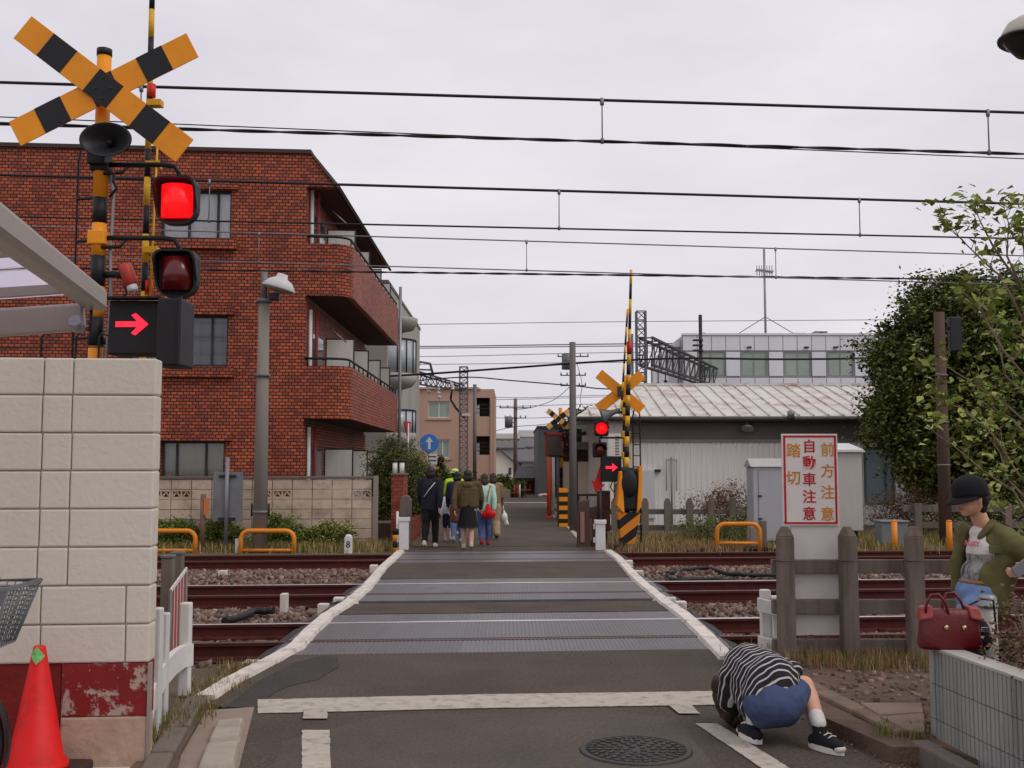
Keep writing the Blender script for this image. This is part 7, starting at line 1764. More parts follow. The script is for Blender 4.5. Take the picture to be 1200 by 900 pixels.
# big dark tree on the right
tb = Vector((11.4, 26.0, -.06)); tp = [tb, tb + Vector((.05, 0, 1.2)), tb + Vector((-.05, .1, 2.6)), tb + Vector((.1, 0, 4.2)), tb + Vector((.05, 0, 5.6))]
lm = []
for i in range(26):
    a = random.uniform(0, 6.28); z = random.uniform(1.0, 4.6); l_ = random.uniform(1.2, 2.4)
    s = tb + Vector((0, 0, z)); e = s + Vector((math.cos(a) * l_, math.sin(a) * l_ * .8, l_ * .45)); lm.append(([s, s.lerp(e, .5) + Vector((0, 0, .1)), e], .05))
lp = np.concatenate([clump_pts((11.5, 26, 3.45), (2.75, 2.2, 2.85), 620, 200, .22, (.75, 1.0), .55, .07, zmin=.35), clump_pts((11.5, 26, 3.4), (2.2, 1.8, 2.4), 240, 150, .35, (.2, .85), zmin=.5), clump_pts((10.5, 25.4, 2.7), (1.5, 1.3, 1.8), 170, 200, .2, (.75, 1.0), .55, .07, zmin=.6), clump_pts((13.6, 26.3, 3.3), (2.6, 2.0, 2.7), 300, 190, .24, (.6, 1.0), .6, .08, zmin=.3)])
tree('dark_tree', 'big dense dark green tree behind the wooden utility pole', tb, tp, lm, lp, .112, LEAFD, .2, aspect=.62)
# young tree with fresh leaves at the right edge
ND = 7.6
def pp(pts, dY=0, amp=.0): return [P(a, b, ND + dY * i / max(1, len(pts) - 1)) for i, (a, b) in enumerate(pts)]
base = Vector((P(1234, 800, ND).x, ND, .08))
limbs = [pp(l, d) for l, d in (([(1229, 650), (1188, 576), (1151, 551), (1117, 522), (1092, 505)], -.5), ([(1226, 600), (1190, 551), (1166, 512), (1127, 478), (1098, 470)], -.3), ([(1220, 510), (1180, 475), (1151, 456), (1112, 431), (1090, 428)], .4), ([(1217, 460), (1175, 410), (1160, 384), (1149, 364), (1128, 342)], -.2), ([(1212, 400), (1173, 324), (1153, 307), (1124, 278), (1109, 262)], .3), ([(1206, 350), (1164, 289), (1150, 262), (1143, 246)], 0), ([(1208, 360), (1202, 285), (1212, 235)], .2), ([(1190, 420), (1215, 380), (1240, 340), (1255, 300)], .3), ([(1222, 530), (1185, 490), (1160, 480), (1140, 455)], .7), ([(1226, 610), (1180, 560), (1172, 530), (1150, 500)], .6), ([(1218, 480), (1178, 440), (1170, 400), (1158, 375)], .6), ([(1206, 355), (1180, 300), (1182, 262), (1176, 240)], -.3), ([(1230, 660), (1195, 620), (1175, 600), (1160, 580)], .8), ([(1200, 560), (1215, 520), (1250, 480)], .2), ([(1230, 650), (1180, 650), (1165, 640)], .9))]
tp = pp([(1234, 800), (1231, 700), (1227, 610), (1222, 520), (1216, 440), (1209, 370), (1203, 320), (1198, 270)])
tp[0].z = .05
tw = []; lf = []
for l_ in limbs + [tp[3:]]:
    for i in range(len(l_) - 1):
        n = 7 if i else 3
        for t in np.linspace(0, 1, n):
            q = l_[i].lerp(l_[i + 1], t)
            if random.random() < .75:
                e = q + Vector((random.uniform(-.13, .1), random.uniform(-.14, .14), random.uniform(.02, .16))); tw.append(([q, q.lerp(e, .5) + Vector((0, 0, .01)), e], .0035))
                for k in range(random.randint(4, 9)): lf.append(e + Vector((random.gauss(0, .045), random.gauss(0, .045), random.gauss(.01, .03))))
    e = l_[-1]
    for k in range(16): lf.append(e + Vector((random.gauss(0, .05), random.gauss(0, .05), random.gauss(.02, .045))))
tree('young_tree', 'young tree with fresh light green leaves beside the woman in the cap', base, tp, [(l_, .010) for l_ in limbs] + tw, np.array([tuple(q) for q in lf]), .074, LEAFL, .02, up=.6, aspect=.62)
# shrubs
def shrub(label, base, cen, rad, ncl, per, spread, size, m, stems=10, cat='shrub', zmin=.0, name='shrub', group=None):
    b = Vector(base); lm = []
    for i in range(stems):
        a = random.uniform(0, 6.28); e = Vector(cen) + Vector((math.cos(a) * rad[0] * .7, math.sin(a) * rad[1] * .7, rad[2] * random.uniform(-.2, .7))); s = b + Vector((math.cos(a) * .06, math.sin(a) * .06, -.02)); lm.append(([s, s.lerp(e, .5) + Vector((random.uniform(-.05, .05), 0, .05)), e], .014))
    t = thing(name, label, cat, base, group=group); mb = MB()
    for l_, r_ in lm: mb.tube(l_, [r_, r_ * .7, r_ * .3], 5)
    mb.build('stems', TWIG, t)
    pts = clump_pts(cen, rad, ncl, per, spread, (.35, 1.0), zmin=zmin)
    o = leaf_cloud('foliage', pts - np.array(base), size, m, t); o['kind'] = 'stuff'
    return t
shrub('reddish brown twiggy shrub behind the low ribbed wall', (2.80, 5.5, .3), (2.80, 5.5, .62), (.30, .4, .28), 140, 34, .06, .034, LEAFR, 40, zmin=.3)
shrub('second brown shrub beside the grey steel bollard', (2.72, 4.9, .3), (2.76, 4.9, .55), (.24, .4, .22), 100, 30, .06, .034, LEAFR, 30, zmin=.3)
MIXH = [LEAFR[1], LEAFD[0], LEAFR[0]]
shrub('dark clipped bush with reddish tips behind the brick gate pillar', (-2.75, 24.2, -.06), (-2.75, 24.2, 1.15), (.62, .7, .95), 330, 90, .09, .055, [LEAFD[0], LEAFD[2], LEAFR[1]], 12)
shrub('lighter bush with yellowish leaves beside the blue round sign', (-2.45, 25.6, -.06), (-2.42, 25.6, 1.05), (.5, .7, .95), 260, 80, .09, .055, [LEAFD[1], LEAFR[1], LEAFL[1]], 12)
shrub('reddish hedge shrub between low fence and corrugated shed', (5.0, 25, -.06), (5.05, 25, .55), (.85, .5, .6), 110, 50, .12, .06, LEAFR, 14)
shrub('brown hedge shrub below the shed window', (9.6, 25.2, -.06), (9.7, 25.2, .5), (1.3, .5, .6), 130, 50, .12, .06, LEAFR, 14)
shrub('green weedy shrub by the low concrete fence', (4.2, 22.6, -.06), (4.3, 22.6, .22), (.9, .4, .28), 80, 40, .09, .05, [LEAFD[1], LEAFD[0], LEAFL[1]], 10)
shrub('green shrub at the foot of the dark tree', (10.9, 24.2, -.06), (11.2, 24.2, .5), (1.9, .5, .7), 140, 50, .15, .07, LEAFD, 14)
for k, (px, w, lb) in enumerate(((206, .55, 'low green bush between cream block wall and rusty post'), (262, .4, 'low dark bush under the sign back'), (330, .55, 'low green bush beside the street lamp foot'), (385, .5, 'yellowing weedy bush by the numbered stub'))):
    x = xat(px, 20.9); shrub(lb, (x, 20.95, -.06), (x, 20.95, .2), (w, .35, .36 if k < 3 else .26), 130, 70, .06, .05, [LEAFD[1], LEAFD[0], LEAFL[1]] if k < 3 else [LEAFR[1], LEAFL[2], LEAFD[1]], 10)
# trees at the road end
def small_tree(label, px, py, D, rx, rz, n, m, size, conic=False, name='tree'):
    c = P(px, py, D); b = Vector((c.x, D, -.06 if D < 90 else -1)); tpx = [b, b.lerp(Vector((c.x, D, c.z)), .5), Vector((c.x + .05, D, c.z + rz * .5))]
    pts = clump_pts((c.x, D, c.z), (rx, rx * .8, rz), n, 50, rx * .16, (.3, 1.0))
    if conic: pts = pts[np.hypot(pts[:, 0] - c.x, pts[:, 1] - D) < rx * np.clip((c.z + rz - pts[:, 2]) / (2 * rz) * 1.2 + .08, 0, 1)]
    lm = [([tpx[1], tpx[1].lerp(Vector((c.x + random.uniform(-rx, rx), D, c.z + random.uniform(-.2, .6) * rz)), .8)], .04) for _ in range(8)]
    return tree(name, label, b, tpx, lm, pts, size, m, .1)
small_tree('small dark conifer behind the dark coated walker', 516, 566, 33, .5, 1.0, 110, LEAFD, .1, True, 'conifer')
small_tree('layered garden pine beside the white gabled house', 589, 570, 56, .65, .55, 90, LEAFD, .16, name='pine_tree'); small_tree('round green garden tree beside the low pale concrete wall', 601, 574, 55, .6, .42, 70, [LEAFD[1], LEAFD[0], LEAFL[1]], .14)
small_tree('green tree top rising behind the beige shed', 690, 503, 50, 1.1, .85, 130, LEAFD, .2); small_tree('low hedge tree in front of the pink house', 552, 576, 58, 1.3, .6, 130, LEAFD, .16); small_tree('dark hedge tree behind the small dark conifer', 530, 572, 50, 1.3, .7, 110, LEAFD, .15)
kb = slab('low_kerb_wall', [(xat(582, 53.5), 53.2), (xat(598, 53.5), 53.2), (xat(598, 53.5), 54), (xat(582, 53.5), 54)], -.1, zat(574, 53.5), CONC, kind=None); tag(kb, 'low pale concrete wall where the road ends behind the walkers', 'wall')
# dry grass and weeds
def gpts(x0, x1, y0, y1, n, z, cl=.0):
    p = np.stack([rng.uniform(x0, x1, n), rng.uniform(y0, y1, n), np.full(n, z)], 1)
    if cl:
        c = rng.uniform([x0, y0], [x1, y1], (max(4, n // 60), 2)); i = rng.integers(0, len(c), n); p[:, :2] = c[i] + rng.normal(0, cl, (n, 2))
    return p
tag(grass_mesh('dry_grass', gpts(2.0, 3.5, 7.9, 8.8, 4200, .08, .12), .11, DRYG, .003), 'dry brown grass tufts around the concrete fence posts', 'dry grass', kind='stuff')
tag(grass_mesh('kerb_weeds', np.concatenate([gpts(-2.25, -1.98, 7.2, 8.6, 1500, -.03, .07), gpts(-2.12, -1.85, 5.9, 7.1, 700, .03, .06)]), .075, [DRYG[0], DRYG[1], GRNG[0], DRYG[2]], .003), 'weeds and dead grass along the kerb by the resin fence', 'weeds', kind='stuff')
fp = np.concatenate([gpts(-8, -2.3, 20.25, 21.4, 9000, 0, .22), gpts(2.2, 12, 20.2, 24.5, 12000, 0, .3)]); fp[:, 2] = -.06
tag(grass_mesh('trackside_grass', fp, .2, [DRYG[0], GRNG[1], GRNG[2], DRYG[2], DRYG[0]], .008), 'pale dry grass and weeds along the far side of the tracks', 'grass', kind='stuff')
fp = gpts(2.05, 4.3, 20.25, 21.2, 5000, -.06, .2); tag(grass_mesh('orange_dead_grass', fp, .16, [DRYG[0], DRYG[1]], .008), 'orange dead grass around the foot of the striped leg barrier', 'dry grass', kind='stuff')
tag(grass_mesh('verge_weeds', gpts(2.02, 2.28, 5.9, 6.15, 260, .085, .04), .06, GRNG, .003), 'small green weeds at the corner of the ribbed wall', 'weeds', kind='stuff')
# ================================================================== PEOPLE
def hand(mb, w, d, side, s=1.0, curl=.5):
    """palm, four unequal bent fingers and a thumb; w wrist point, d unit direction of the hand, side unit vector towards the thumb"""
    w, d, side = Vector(w), Vector(d).normalized(), Vector(side).normalized(); nrm = d.cross(side).normalized()
    pc = w + d * .045 * s
    for k in (-.022, -.008, .008, .022): mb.capsule(w + side * k * .6 * s, .013 * s, w + d * .075 * s + side * k * s, .0125 * s, 8)
    for k, ln in ((.027, .062), (.009, .072), (-.009, .068), (-.026, .052)):
        a = w + d * .078 * s + side * k * s; b = a + (d * (1 - curl * .35) + nrm * curl * .6).normalized() * ln * .5 * s; c = b + (d * (1 - curl) + nrm * curl).normalized() * ln * .5 * s
        mb.capsule(a, .0088 * s, b, .0082 * s, 8); mb.capsule(b, .0082 * s, c, .007 * s, 8)
    a = w + d * .02 * s + side * .026 * s; b = a + (d * .6 + side * .7).normalized() * .035 * s; c = b + (d * .9 + side * .1 + nrm * .35).normalized() * .03 * s
    mb.capsule(a, .0115 * s, b, .010 * s, 8); mb.capsule(b, .010 * s, c, .008 * s, 8)

def walker(label, x, y, h, heading=0, stride=.16, top=(60, 60, 60), top_hem=.50, bottom='trousers', bcol=(40, 40, 45), hair='short', haircol=None, shoes=(30, 30, 30), sock=None, phase=1, extra=None, wide=1.0, sleeve=1.0, hood=False, lean=.02):
    t = thing('person', label, 'person', (x, y, 0), R(heading)); V = lambda a, b, c: Vector((a * h, b * h, c * h)); vox = .011
    hp = {s: V(s * .048, 0, .50) for s in (-1, 1)}; f = stride
    ft = {phase: V(phase * .05, f * .75, .045), -phase: V(-phase * .045, -f, .075)}
    kn = {phase: V(phase * .052, f * .62 + .02, .285), -phase: V(-phase * .05, -f * .28 + .03, .275)}
    sh = {s: V(s * .105 * wide, lean * .8, .805) for s in (-1, 1)}; hip_c = V(0, 0, .53); ch = V(0, lean * .6, .73)
    el = {s: V(s * .135 * wide, lean * .8 + (-s * phase) * .055 - .02, .635) for s in (-1, 1)}; wr = {s: V(s * .13 * wide, lean + (-s * phase) * .13 + .02, .50) for s in (-1, 1)}
    hd = V(0, lean * 1.6 + .012, .925); nk = V(0, lean * 1.2, .84)
    b = MB()
    for s in (-1, 1):
        b.capsule(hp[s], .052 * h, kn[s], .035 * h); b.capsule(kn[s], .034 * h, ft[s], .021 * h)
        b.capsule(ft[s] + V(0, -.012, -.02), .022 * h, ft[s] + V(0, .075, -.028 + (0 if s == phase else -.02)), .018 * h)
        b.capsule(sh[s], .032 * h, el[s], .025 * h); b.capsule(el[s], .024 * h, wr[s], .017 * h); hand(b, wr[s], (wr[s] - el[s]), (0, 1, .1), h / 1.65, .5)
    b.ell(hip_c, (.088 * h, .062 * h, .07 * h)); b.ell((hip_c + ch) / 2, (.075 * h, .052 * h, .11 * h)); b.ell(ch, (.098 * h, .062 * h, .10 * h)); b.capsule(nk - V(0, 0, .03), .032 * h, hd - V(0, .005, .03), .029 * h)
    b.ell(hd, (.044 * h, .052 * h, .062 * h)); b.ell(hd + V(0, .03, -.03), (.03 * h, .03 * h, .034 * h)); b.capsule(hd + V(0, .05, .0), .007 * h, hd + V(0, .06, -.016), .009 * h)
    for s in (-1, 1): b.ell(hd + V(s * .045, -.002, -.005), (.006 * h, .012 * h, .017 * h))
    blob('body', b, vox * .8, SKIN, t, 3)
    tm = cloth('top_%d_%d_%d' % top, top); g = MB()
    if top_hem is not None:
        for s in (-1, 1):
            e = el[s].lerp(sh[s], 1 - sleeve) if sleeve < 1 else el[s]
            g.capsule(sh[s], .045 * h, e, .038 * h)
            if sleeve >= 1: g.capsule(el[s], .038 * h, el[s].lerp(wr[s], .92), .031 * h)
        g.ell(ch + V(0, 0, .005), (.118 * h * wide, .082 * h, .095 * h)); g.capsule(sh[-1] + V(.02, 0, .01), .04 * h, sh[1] + V(-.02, 0, .01), .04 * h)
        n = 10
        for i in range(n):
            z = top_hem + .05 + (.70 - top_hem - .05) * i / (n - 1); wv = (.112 + .006 * (1 - i / n)) * wide; g.ell(V(0, lean * .3, z), (wv * h, .082 * h, .06 * h))
        if hood: g.ell(V(0, lean - .055, .80), (.075 * h, .045 * h, .045 * h))
        else: g.capsule(V(-.03, lean * .8, .845), .022 * h, V(.03, lean * .8, .845), .022 * h)
        blob('top', g, vox, tm, t, 4, noise_amp=.007, noise_scale=9)
    bm = cloth('bottom_%d_%d_%d' % bcol, bcol); g = MB()
    if bottom in ('trousers', 'wide', 'shorts'):
        k1, k2 = (.066, .047) if bottom != 'wide' else (.075, .066)
        g.ell(V(0, 0, .52), (.1 * h, .075 * h, .07 * h))
        for s in (-1, 1):
            g.capsule(hp[s], k1 * h, kn[s], k2 * h)
            if bottom != 'shorts': g.capsule(kn[s], k2 * h, kn[s].lerp(ft[s], .9 if bottom == 'wide' else .88), (.036 if bottom != 'wide' else .058) * h)
        blob('trousers', g, vox, bm, t, 4, noise_amp=.008, noise_scale=11)
    else:
        vs = []; zt, zb = .56, (.27 if bottom == 'skirt' else .2)
        for i in range(9):
            u = i / 8; z = zt + (zb - zt) * u
            for j in range(28):
                a = 2 * math.pi * j / 28; fold = 1 + .07 * u * math.sin(7 * a + 1.3) + .04 * u * math.sin(13 * a)
                vs.append(V((.088 + .035 * u) * math.cos(a) * fold, (.07 + .045 * u) * math.sin(a) * fold + .01 * u, z))
        g.add(vs, [(28 * i + j, 28 * i + (j + 1) % 28, 28 * i + 28 + (j + 1) % 28, 28 * i + 28 + j) for i in range(8) for j in range(28)] + [list(range(28)), list(range(224, 252))[::-1]], smooth=True); g.build('skirt', bm, t, local=True)
    sm = cloth('shoe_%d_%d_%d' % shoes, shoes); 
    for s in (-1, 1):
        g = MB(); dz = 0 if s == phase else -.02
        g.capsule(ft[s] + V(0, -.014, -.018), .027 * h, ft[s] + V(0, .075, -.026 + dz), .022 * h); g.capsule(ft[s] + V(0, -.01, .005), .025 * h, ft[s] + V(0, -.012, -.018), .027 * h); blob('shoe', g, vox * .8, sm, t, 3)
        if sock:
            g = MB(); g.capsule(ft[s], .026 * h, ft[s].lerp(kn[s], .45), .032 * h); blob('sock', g, vox, cloth('sock_%d_%d_%d' % sock, sock), t, 2)
    hm = haircol or HAIR; g = MB()
    g.ell(hd + V(0, -.008, .012), (.052 * h, .058 * h, .06 * h)); g.ell(hd + V(0, -.02, -.02), (.05 * h, .045 * h, .05 * h))
    if hair == 'long': g.ell(hd + V(0, -.035, -.06), (.058 * h, .04 * h, .08 * h)); g.ell(hd + V(0, -.03, -.11), (.06 * h, .035 * h, .06 * h))
    if hair == 'bob': g.ell(hd + V(0, -.02, -.035), (.06 * h, .05 * h, .055 * h))
    blob('hair', g, vox, hm, t, 3, noise_amp=.008, noise_scale=16)
    if extra: extra(t, V, h, sh, wr, hd, el)
    return t
def bag_on(t, mb, name, mat, vox=.012, amp=.006): return blob(name, mb, vox, mat, t, 4, noise_amp=amp)
def free_bag(label, cat, t, mb, mat, extra_tube=None, tm=None):
    """a carried bag is a thing of its own"""
    o = blob('carried_bag', mb, .011, mat, None, 4, noise_amp=.006); o.location = t.location; o.rotation_euler = t.rotation_euler; tag(o, label, cat)
    if extra_tube: 
        s = MB().tube(extra_tube[0], extra_tube[1], 6).build('strap', tm or mat, o, local=True)
    return o
def ex_man(t, V, h, sh, wr, hd, el):
    MB().tube([V(.08, -.085, .80), V(.0, -.1, .70), V(-.06, -.085, .62)], .009, 6).build('bag_strap', WHITE, t, local=True)
walker('person in dark navy jacket and black trousers walking beside the brick planter', -1.57, 20.55, 1.56, -8, .10, (30, 30, 44), .44, 'trousers', (28, 26, 28), 'bob', shoes=(226, 206, 186), phase=1, extra=ex_man, wide=1.05)
def ex_khaki(t, V, h, sh, wr, hd, el):
    g = MB(); g.capsule(V(-.17, -.02, .52), .05 * h, V(-.165, -.03, .38), .055 * h); free_bag('brown leather shoulder bag carried by the walker in the khaki jacket', 'bag', t, g, cloth('brown_bag', (104, 56, 36)), ([V(-.16, -.03, .5), V(-.12, -.075, .68), V(-.07, -.06, .83)], .011))
walker('person in hooded khaki jacket and black skirt with brown bag walking away', -.83, 20.15, 1.50, 2, .09, (88, 74, 48), .50, 'skirt', (26, 24, 26), 'bob', shoes=(196, 176, 160), sock=(196, 150, 128), phase=-1, extra=ex_khaki, wide=1.25, hood=True)
def ex_mint(t, V, h, sh, wr, hd, el):
    g = MB(); g.ell(V(.05, -.12, .43), (.105 * h, .045 * h, .06 * h)); g.capsule(V(.05, -.12, .45), .06 * h, V(.04, -.11, .56), .022 * h); g.capsule(V(.0, -.12, .43), .04 * h, V(.1, -.12, .43), .04 * h); free_bag('bright red shoulder bag carried by the walker in the mint cardigan', 'bag', t, g, cloth('red_bag', (206, 24, 26)), ([V(.03, -.1, .6), V(.05, -.08, .72), V(.08, -.03, .83)], .01))
walker('person in mint green cardigan and jeans with a red shoulder bag', -.54, 21.2, 1.42, 3, .09, (172, 208, 190), .44, 'trousers', (72, 92, 140), 'long', HAIRB, shoes=(176, 40, 50), phase=1, extra=ex_mint)
def ex_beige(t, V, h, sh, wr, hd, el):
    g = MB(); g.ell(V(.17, -.02, .33), (.05 * h, .05 * h, .075 * h)); g.capsule(V(.16, -.02, .42), .018 * h, V(.2, -.03, .24), .035 * h); free_bag('white plastic carrier bag carried by the walker in beige clothes', 'bag', t, g, cloth('plastic_white', (226, 224, 220), rough=.5), ([V(.15, -.0, .5), V(.16, -.01, .42)], .008))
walker('person in a beige outfit carrying a white plastic bag along the road', -.40, 22.9, 1.42, 4, .10, (136, 114, 86), .46, 'wide', (170, 146, 118), 'long', HAIRB, shoes=(40, 30, 28), phase=-1, extra=ex_beige)
def ex_cap(t, V, h, sh, wr, hd, el):
    MB().lathe([(.062 * h, 0), (.058 * h, .03 * h), (.035 * h, .055 * h), (.001, .06 * h)], Matrix.Translation(hd + V(0, 0, .02)), 18).build('cap', cloth('cap_green', (196, 226, 120)), t, local=True); MB().lathe([(.085 * h, -.012 * h), (.06 * h, .004 * h), (.06 * h, .008 * h), (.087 * h, -.008 * h)], Matrix.Translation(hd + V(0, .01, .02)), 18).build('cap_brim', cloth('cap_white', (214, 220, 200)), t, local=True)
walker('person in bright yellow green vest and pale cap among the walkers', -1.30, 24.2, 1.50, 0, .08, (186, 226, 40), .5, 'trousers', (70, 80, 96), 'short', shoes=(190, 190, 186), phase=1, extra=ex_cap)
walker('small child in white shirt and dark shorts walking between the grown ups', -1.33, 22.3, 1.08, 6, .08, (206, 204, 208), .47, 'shorts', (44, 50, 84), 'bob', shoes=(216, 196, 190), sock=(206, 190, 180), phase=-1)
walker('person in navy top and light jeans walking between child and khaki jacket', -1.12, 21.9, 1.46, 0, .07, (40, 42, 62), .5, 'trousers', (104, 124, 158), 'bob', shoes=(170, 178, 190), phase=1)

# ---------------------------------------------------------------- crouching woman in the striped shirt
def stripe_mat(axis, period=.034, duty=.24):
    m = bpy.data.materials.new('striped_cloth'); m.use_nodes = True; n = m.node_tree.nodes; l = m.node_tree.links.new; b = n['Principled BSDF']
    tc_ = n.new('ShaderNodeTexCoord'); d = n.new('ShaderNodeVectorMath'); d.operation = 'DOT_PRODUCT'; d.inputs[1].default_value = axis; l(tc_.outputs['Object'], d.inputs[0])
    nz_ = n.new('ShaderNodeTexNoise'); nz_.inputs['Scale'].default_value = 7; l(tc_.outputs['Object'], nz_.inputs['Vector']); ma = n.new('ShaderNodeMath'); ma.operation = 'MULTIPLY_ADD'; l(nz_.outputs['Fac'], ma.inputs[0]); ma.inputs[1].default_value = .03; l(d.outputs['Value'], ma.inputs[2])
    dv = n.new('ShaderNodeMath'); dv.operation = 'DIVIDE'; l(ma.outputs[0], dv.inputs[0]); dv.inputs[1].default_value = period; fr_ = n.new('ShaderNodeMath'); fr_.operation = 'FRACT'; l(dv.outputs[0], fr_.inputs[0])
    lt = n.new('ShaderNodeMath'); lt.operation = 'LESS_THAN'; l(fr_.outputs[0], lt.inputs[0]); lt.inputs[1].default_value = duty
    mx_ = n.new('ShaderNodeMix'); mx_.data_type = 'RGBA'; l(lt.outputs[0], mx_.inputs['Factor']); mx_.inputs['A'].default_value = lin((30, 29, 34)); mx_.inputs['B'].default_value = lin((196, 186, 186)); l(mx_.outputs['Result'], b.inputs['Base Color']); b.inputs['Roughness'].default_value = .9
    n3 = n.new('ShaderNodeTexNoise'); n3.inputs['Scale'].default_value = 180; bp = n.new('ShaderNodeBump'); bp.inputs['Strength'].default_value = .2; bp.inputs['Distance'].default_value = .004; l(tc_.outputs['Object'], n3.inputs['Vector']); l(n3.outputs['Fac'], bp.inputs['Height']); l(bp.outputs[0], b.inputs['Normal'])
    return m
CY = 6.15
cw = thing('person', 'crouching person in black and white striped shirt and denim shorts bending to the ground', 'person', (xat(915, CY), CY, 0)); co = cw.location.copy()
def C(px, py, Y): return P(px, py, Y) - co
hipL, hipR = C(892, 827, 6.12), C(922, 822, 6.10); kneeR = C(942, 803, 6.30); kneeL = C(884, 812, 6.5); ankR = C(960, 848, 6.02); ankL = C(883, 846, 6.18)
shL, shR = C(858, 792, 6.42), C(896, 778, 6.55); neck = C(868, 792, 6.6); head = C(856, 815, 6.62)
waist = C(905, 800, 6.2); chest = C(880, 785, 6.42)
elR = C(931, 786, 6.5); wrR = C(925, 830, 6.7); elL = C(852, 822, 6.45); wrL = C(866, 850, 6.6)
b = MB()
for hp_, kn_, an_ in ((hipL, kneeL, ankL), (hipR, kneeR, ankR)):
    b.capsule(hp_, .072, kn_, .058); b.capsule(kn_, .056, kn_.lerp(an_, .35), .056); b.capsule(kn_.lerp(an_, .35), .056, an_, .036)
for s_, e_, w_ in ((shL, elL, wrL), (shR, elR, wrR)):
    b.capsule(s_, .05, e_, .038); b.capsule(e_, .038, w_, .026); hand(b, w_, w_ - e_, (.3, 1, 0), 1, .4)
for an_ in (ankL, ankR): b.capsule(an_, .036, an_ + Vector((.01, .02, -.06)), .036)
b.ell((hipL + hipR) / 2, (.12, .10, .09)); b.capsule((hipL + hipR) / 2, .09, waist, .10); b.capsule(waist, .11, chest, .13); b.capsule(chest, .12, (shL + shR) / 2, .09); b.capsule(shL, .06, shR, .06); b.capsule((shL + shR) / 2, .055, head, .05); b.ell(head, (.085, .1, .1))
blob('body', b, .009, SKIN, cw, 4)
axis = (chest - (hipL + hipR) / 2).normalized()
g = MB(); hipm = (hipL + hipR) / 2
g.capsule(hipm.lerp(waist, .28) + Vector((-.02, .03, .015)), .152, waist + Vector((0, 0, .01)), .158); g.capsule(waist, .155, chest, .165); g.capsule(chest, .13, C(882, 824, 6.3), .105); g.capsule(chest, .16, (shL + shR) / 2, .115); g.capsule(shL, .08, shR, .08)
for s_, e_, w_ in ((shL, elL, wrL), (shR, elR, wrR)): g.capsule(s_, .075, e_, .056); g.capsule(e_, .056, e_.lerp(w_, .6), .046)
blob('striped_shirt', g, .009, stripe_mat(tuple(axis)), cw, 6, noise_amp=.014, noise_scale=8)
g = MB(); DEN = cloth('denim', (66, 80, 112), var=.18, dirt=(50, 62, 92), dirt_amt=.5, dirt_scale=9)
g.ell(hipm + Vector((.005, 0, -.01)), (.158, .145, .118)); g.capsule(hipL, .104, hipL.lerp(kneeL, .6), .095); g.capsule(hipR, .106, hipR.lerp(kneeR, .5), .09); g.capsule(hipm, .135, waist, .12); g.ell(hipR + Vector((-.01, -.0, -.06)), (.075, .09, .08)); g.ell(hipL + Vector((.01, .0, -.055)), (.08, .085, .075))
blob('denim_shorts', g, .009, DEN, cw, 5, noise_amp=.0045, noise_scale=15)
# long hair hanging over the head to the ground
g = MB(); g.ell(head + Vector((0, 0, .02)), (.105, .12, .11)); g.capsule(neck + Vector((-.01, 0, -.01)), .08, head, .1)
g.capsule(head + Vector((-.035, -.03, -.02)), .075, C(853, 835, 6.5), .055); g.capsule(C(853, 832, 6.52), .055, C(868, 856, 6.5), .03); g.capsule(head, .08, C(862, 845, 6.6), .045); g.capsule(C(846, 800, 6.5), .06, C(846, 826, 6.5), .045)
blob('hair', g, .009, HAIRB, cw, 4, noise_amp=.016, noise_scale=22)
CANV = cloth('canvas_black', (26, 26, 30)); SOLE = M('sole_white', (214, 208, 202), .7, .05, bump=.05)
for an_, d, tl in ((ankR, Vector((.5, -.8, 0)).normalized(), 0), (ankL, Vector((-.25, .9, 0)).normalized(), 0)):
    base = Vector((an_.x, an_.y, .0)) - Vector((0, 0, co.z)); heel = base - d * .04; toe = base + d * .135; sd__ = Vector((-d.y, d.x, 0))
    g = MB(); g.capsule(heel + Vector((0, 0, .045)), .036, toe + Vector((0, 0, .04)), .034); g.capsule(an_ + Vector((0, 0, -.012)), .04, heel + d * .05 + Vector((0, 0, .05)), .042); g.capsule(heel + d * .04 + Vector((0, 0, .08)), .038, toe - d * .05 + Vector((0, 0, .045)), .036)
    so2 = blob('sneaker', g, .008, CANV, cw, 3)
    pts = [heel + d * .185 * t + sd__ * (.043 * math.sin(math.pi * min(1, max(0, .18 + .72 * t))) ** .6) for t in np.linspace(-.15, 1.12, 12)]; pts2 = [heel + d * .185 * t - sd__ * (.043 * math.sin(math.pi * min(1, max(0, .18 + .72 * t))) ** .6) for t in np.linspace(-.15, 1.12, 12)]
    MB().prism([p + Vector((0, 0, .003)) for p in pts2] + [p + Vector((0, 0, .003)) for p in pts[::-1]], (0, 0, .03)).build('sole', SOLE, so2, local=True)
    MB().ell(toe + Vector((0, 0, .035)) + d * .005, (.034, .034, .024)).build('toe_cap', SOLE, so2, local=True)
    la = MB()
    for t in (.35, .5, .65): q = heel + d * .2 * t + Vector((0, 0, .118 - .05 * t)); la.tube([q - sd__ * .03, q + Vector((0, 0, .008)), q + sd__ * .03], .004, 5)
    la.build('laces', SOLE, so2, local=True)
    g = MB(); kk = kneeR if an_ is ankR else kneeL; g.capsule(an_, .041, an_.lerp(kk, .2), .045); blob('sock', g, .009, cloth('sock_white', (206, 200, 194)), cw, 2)

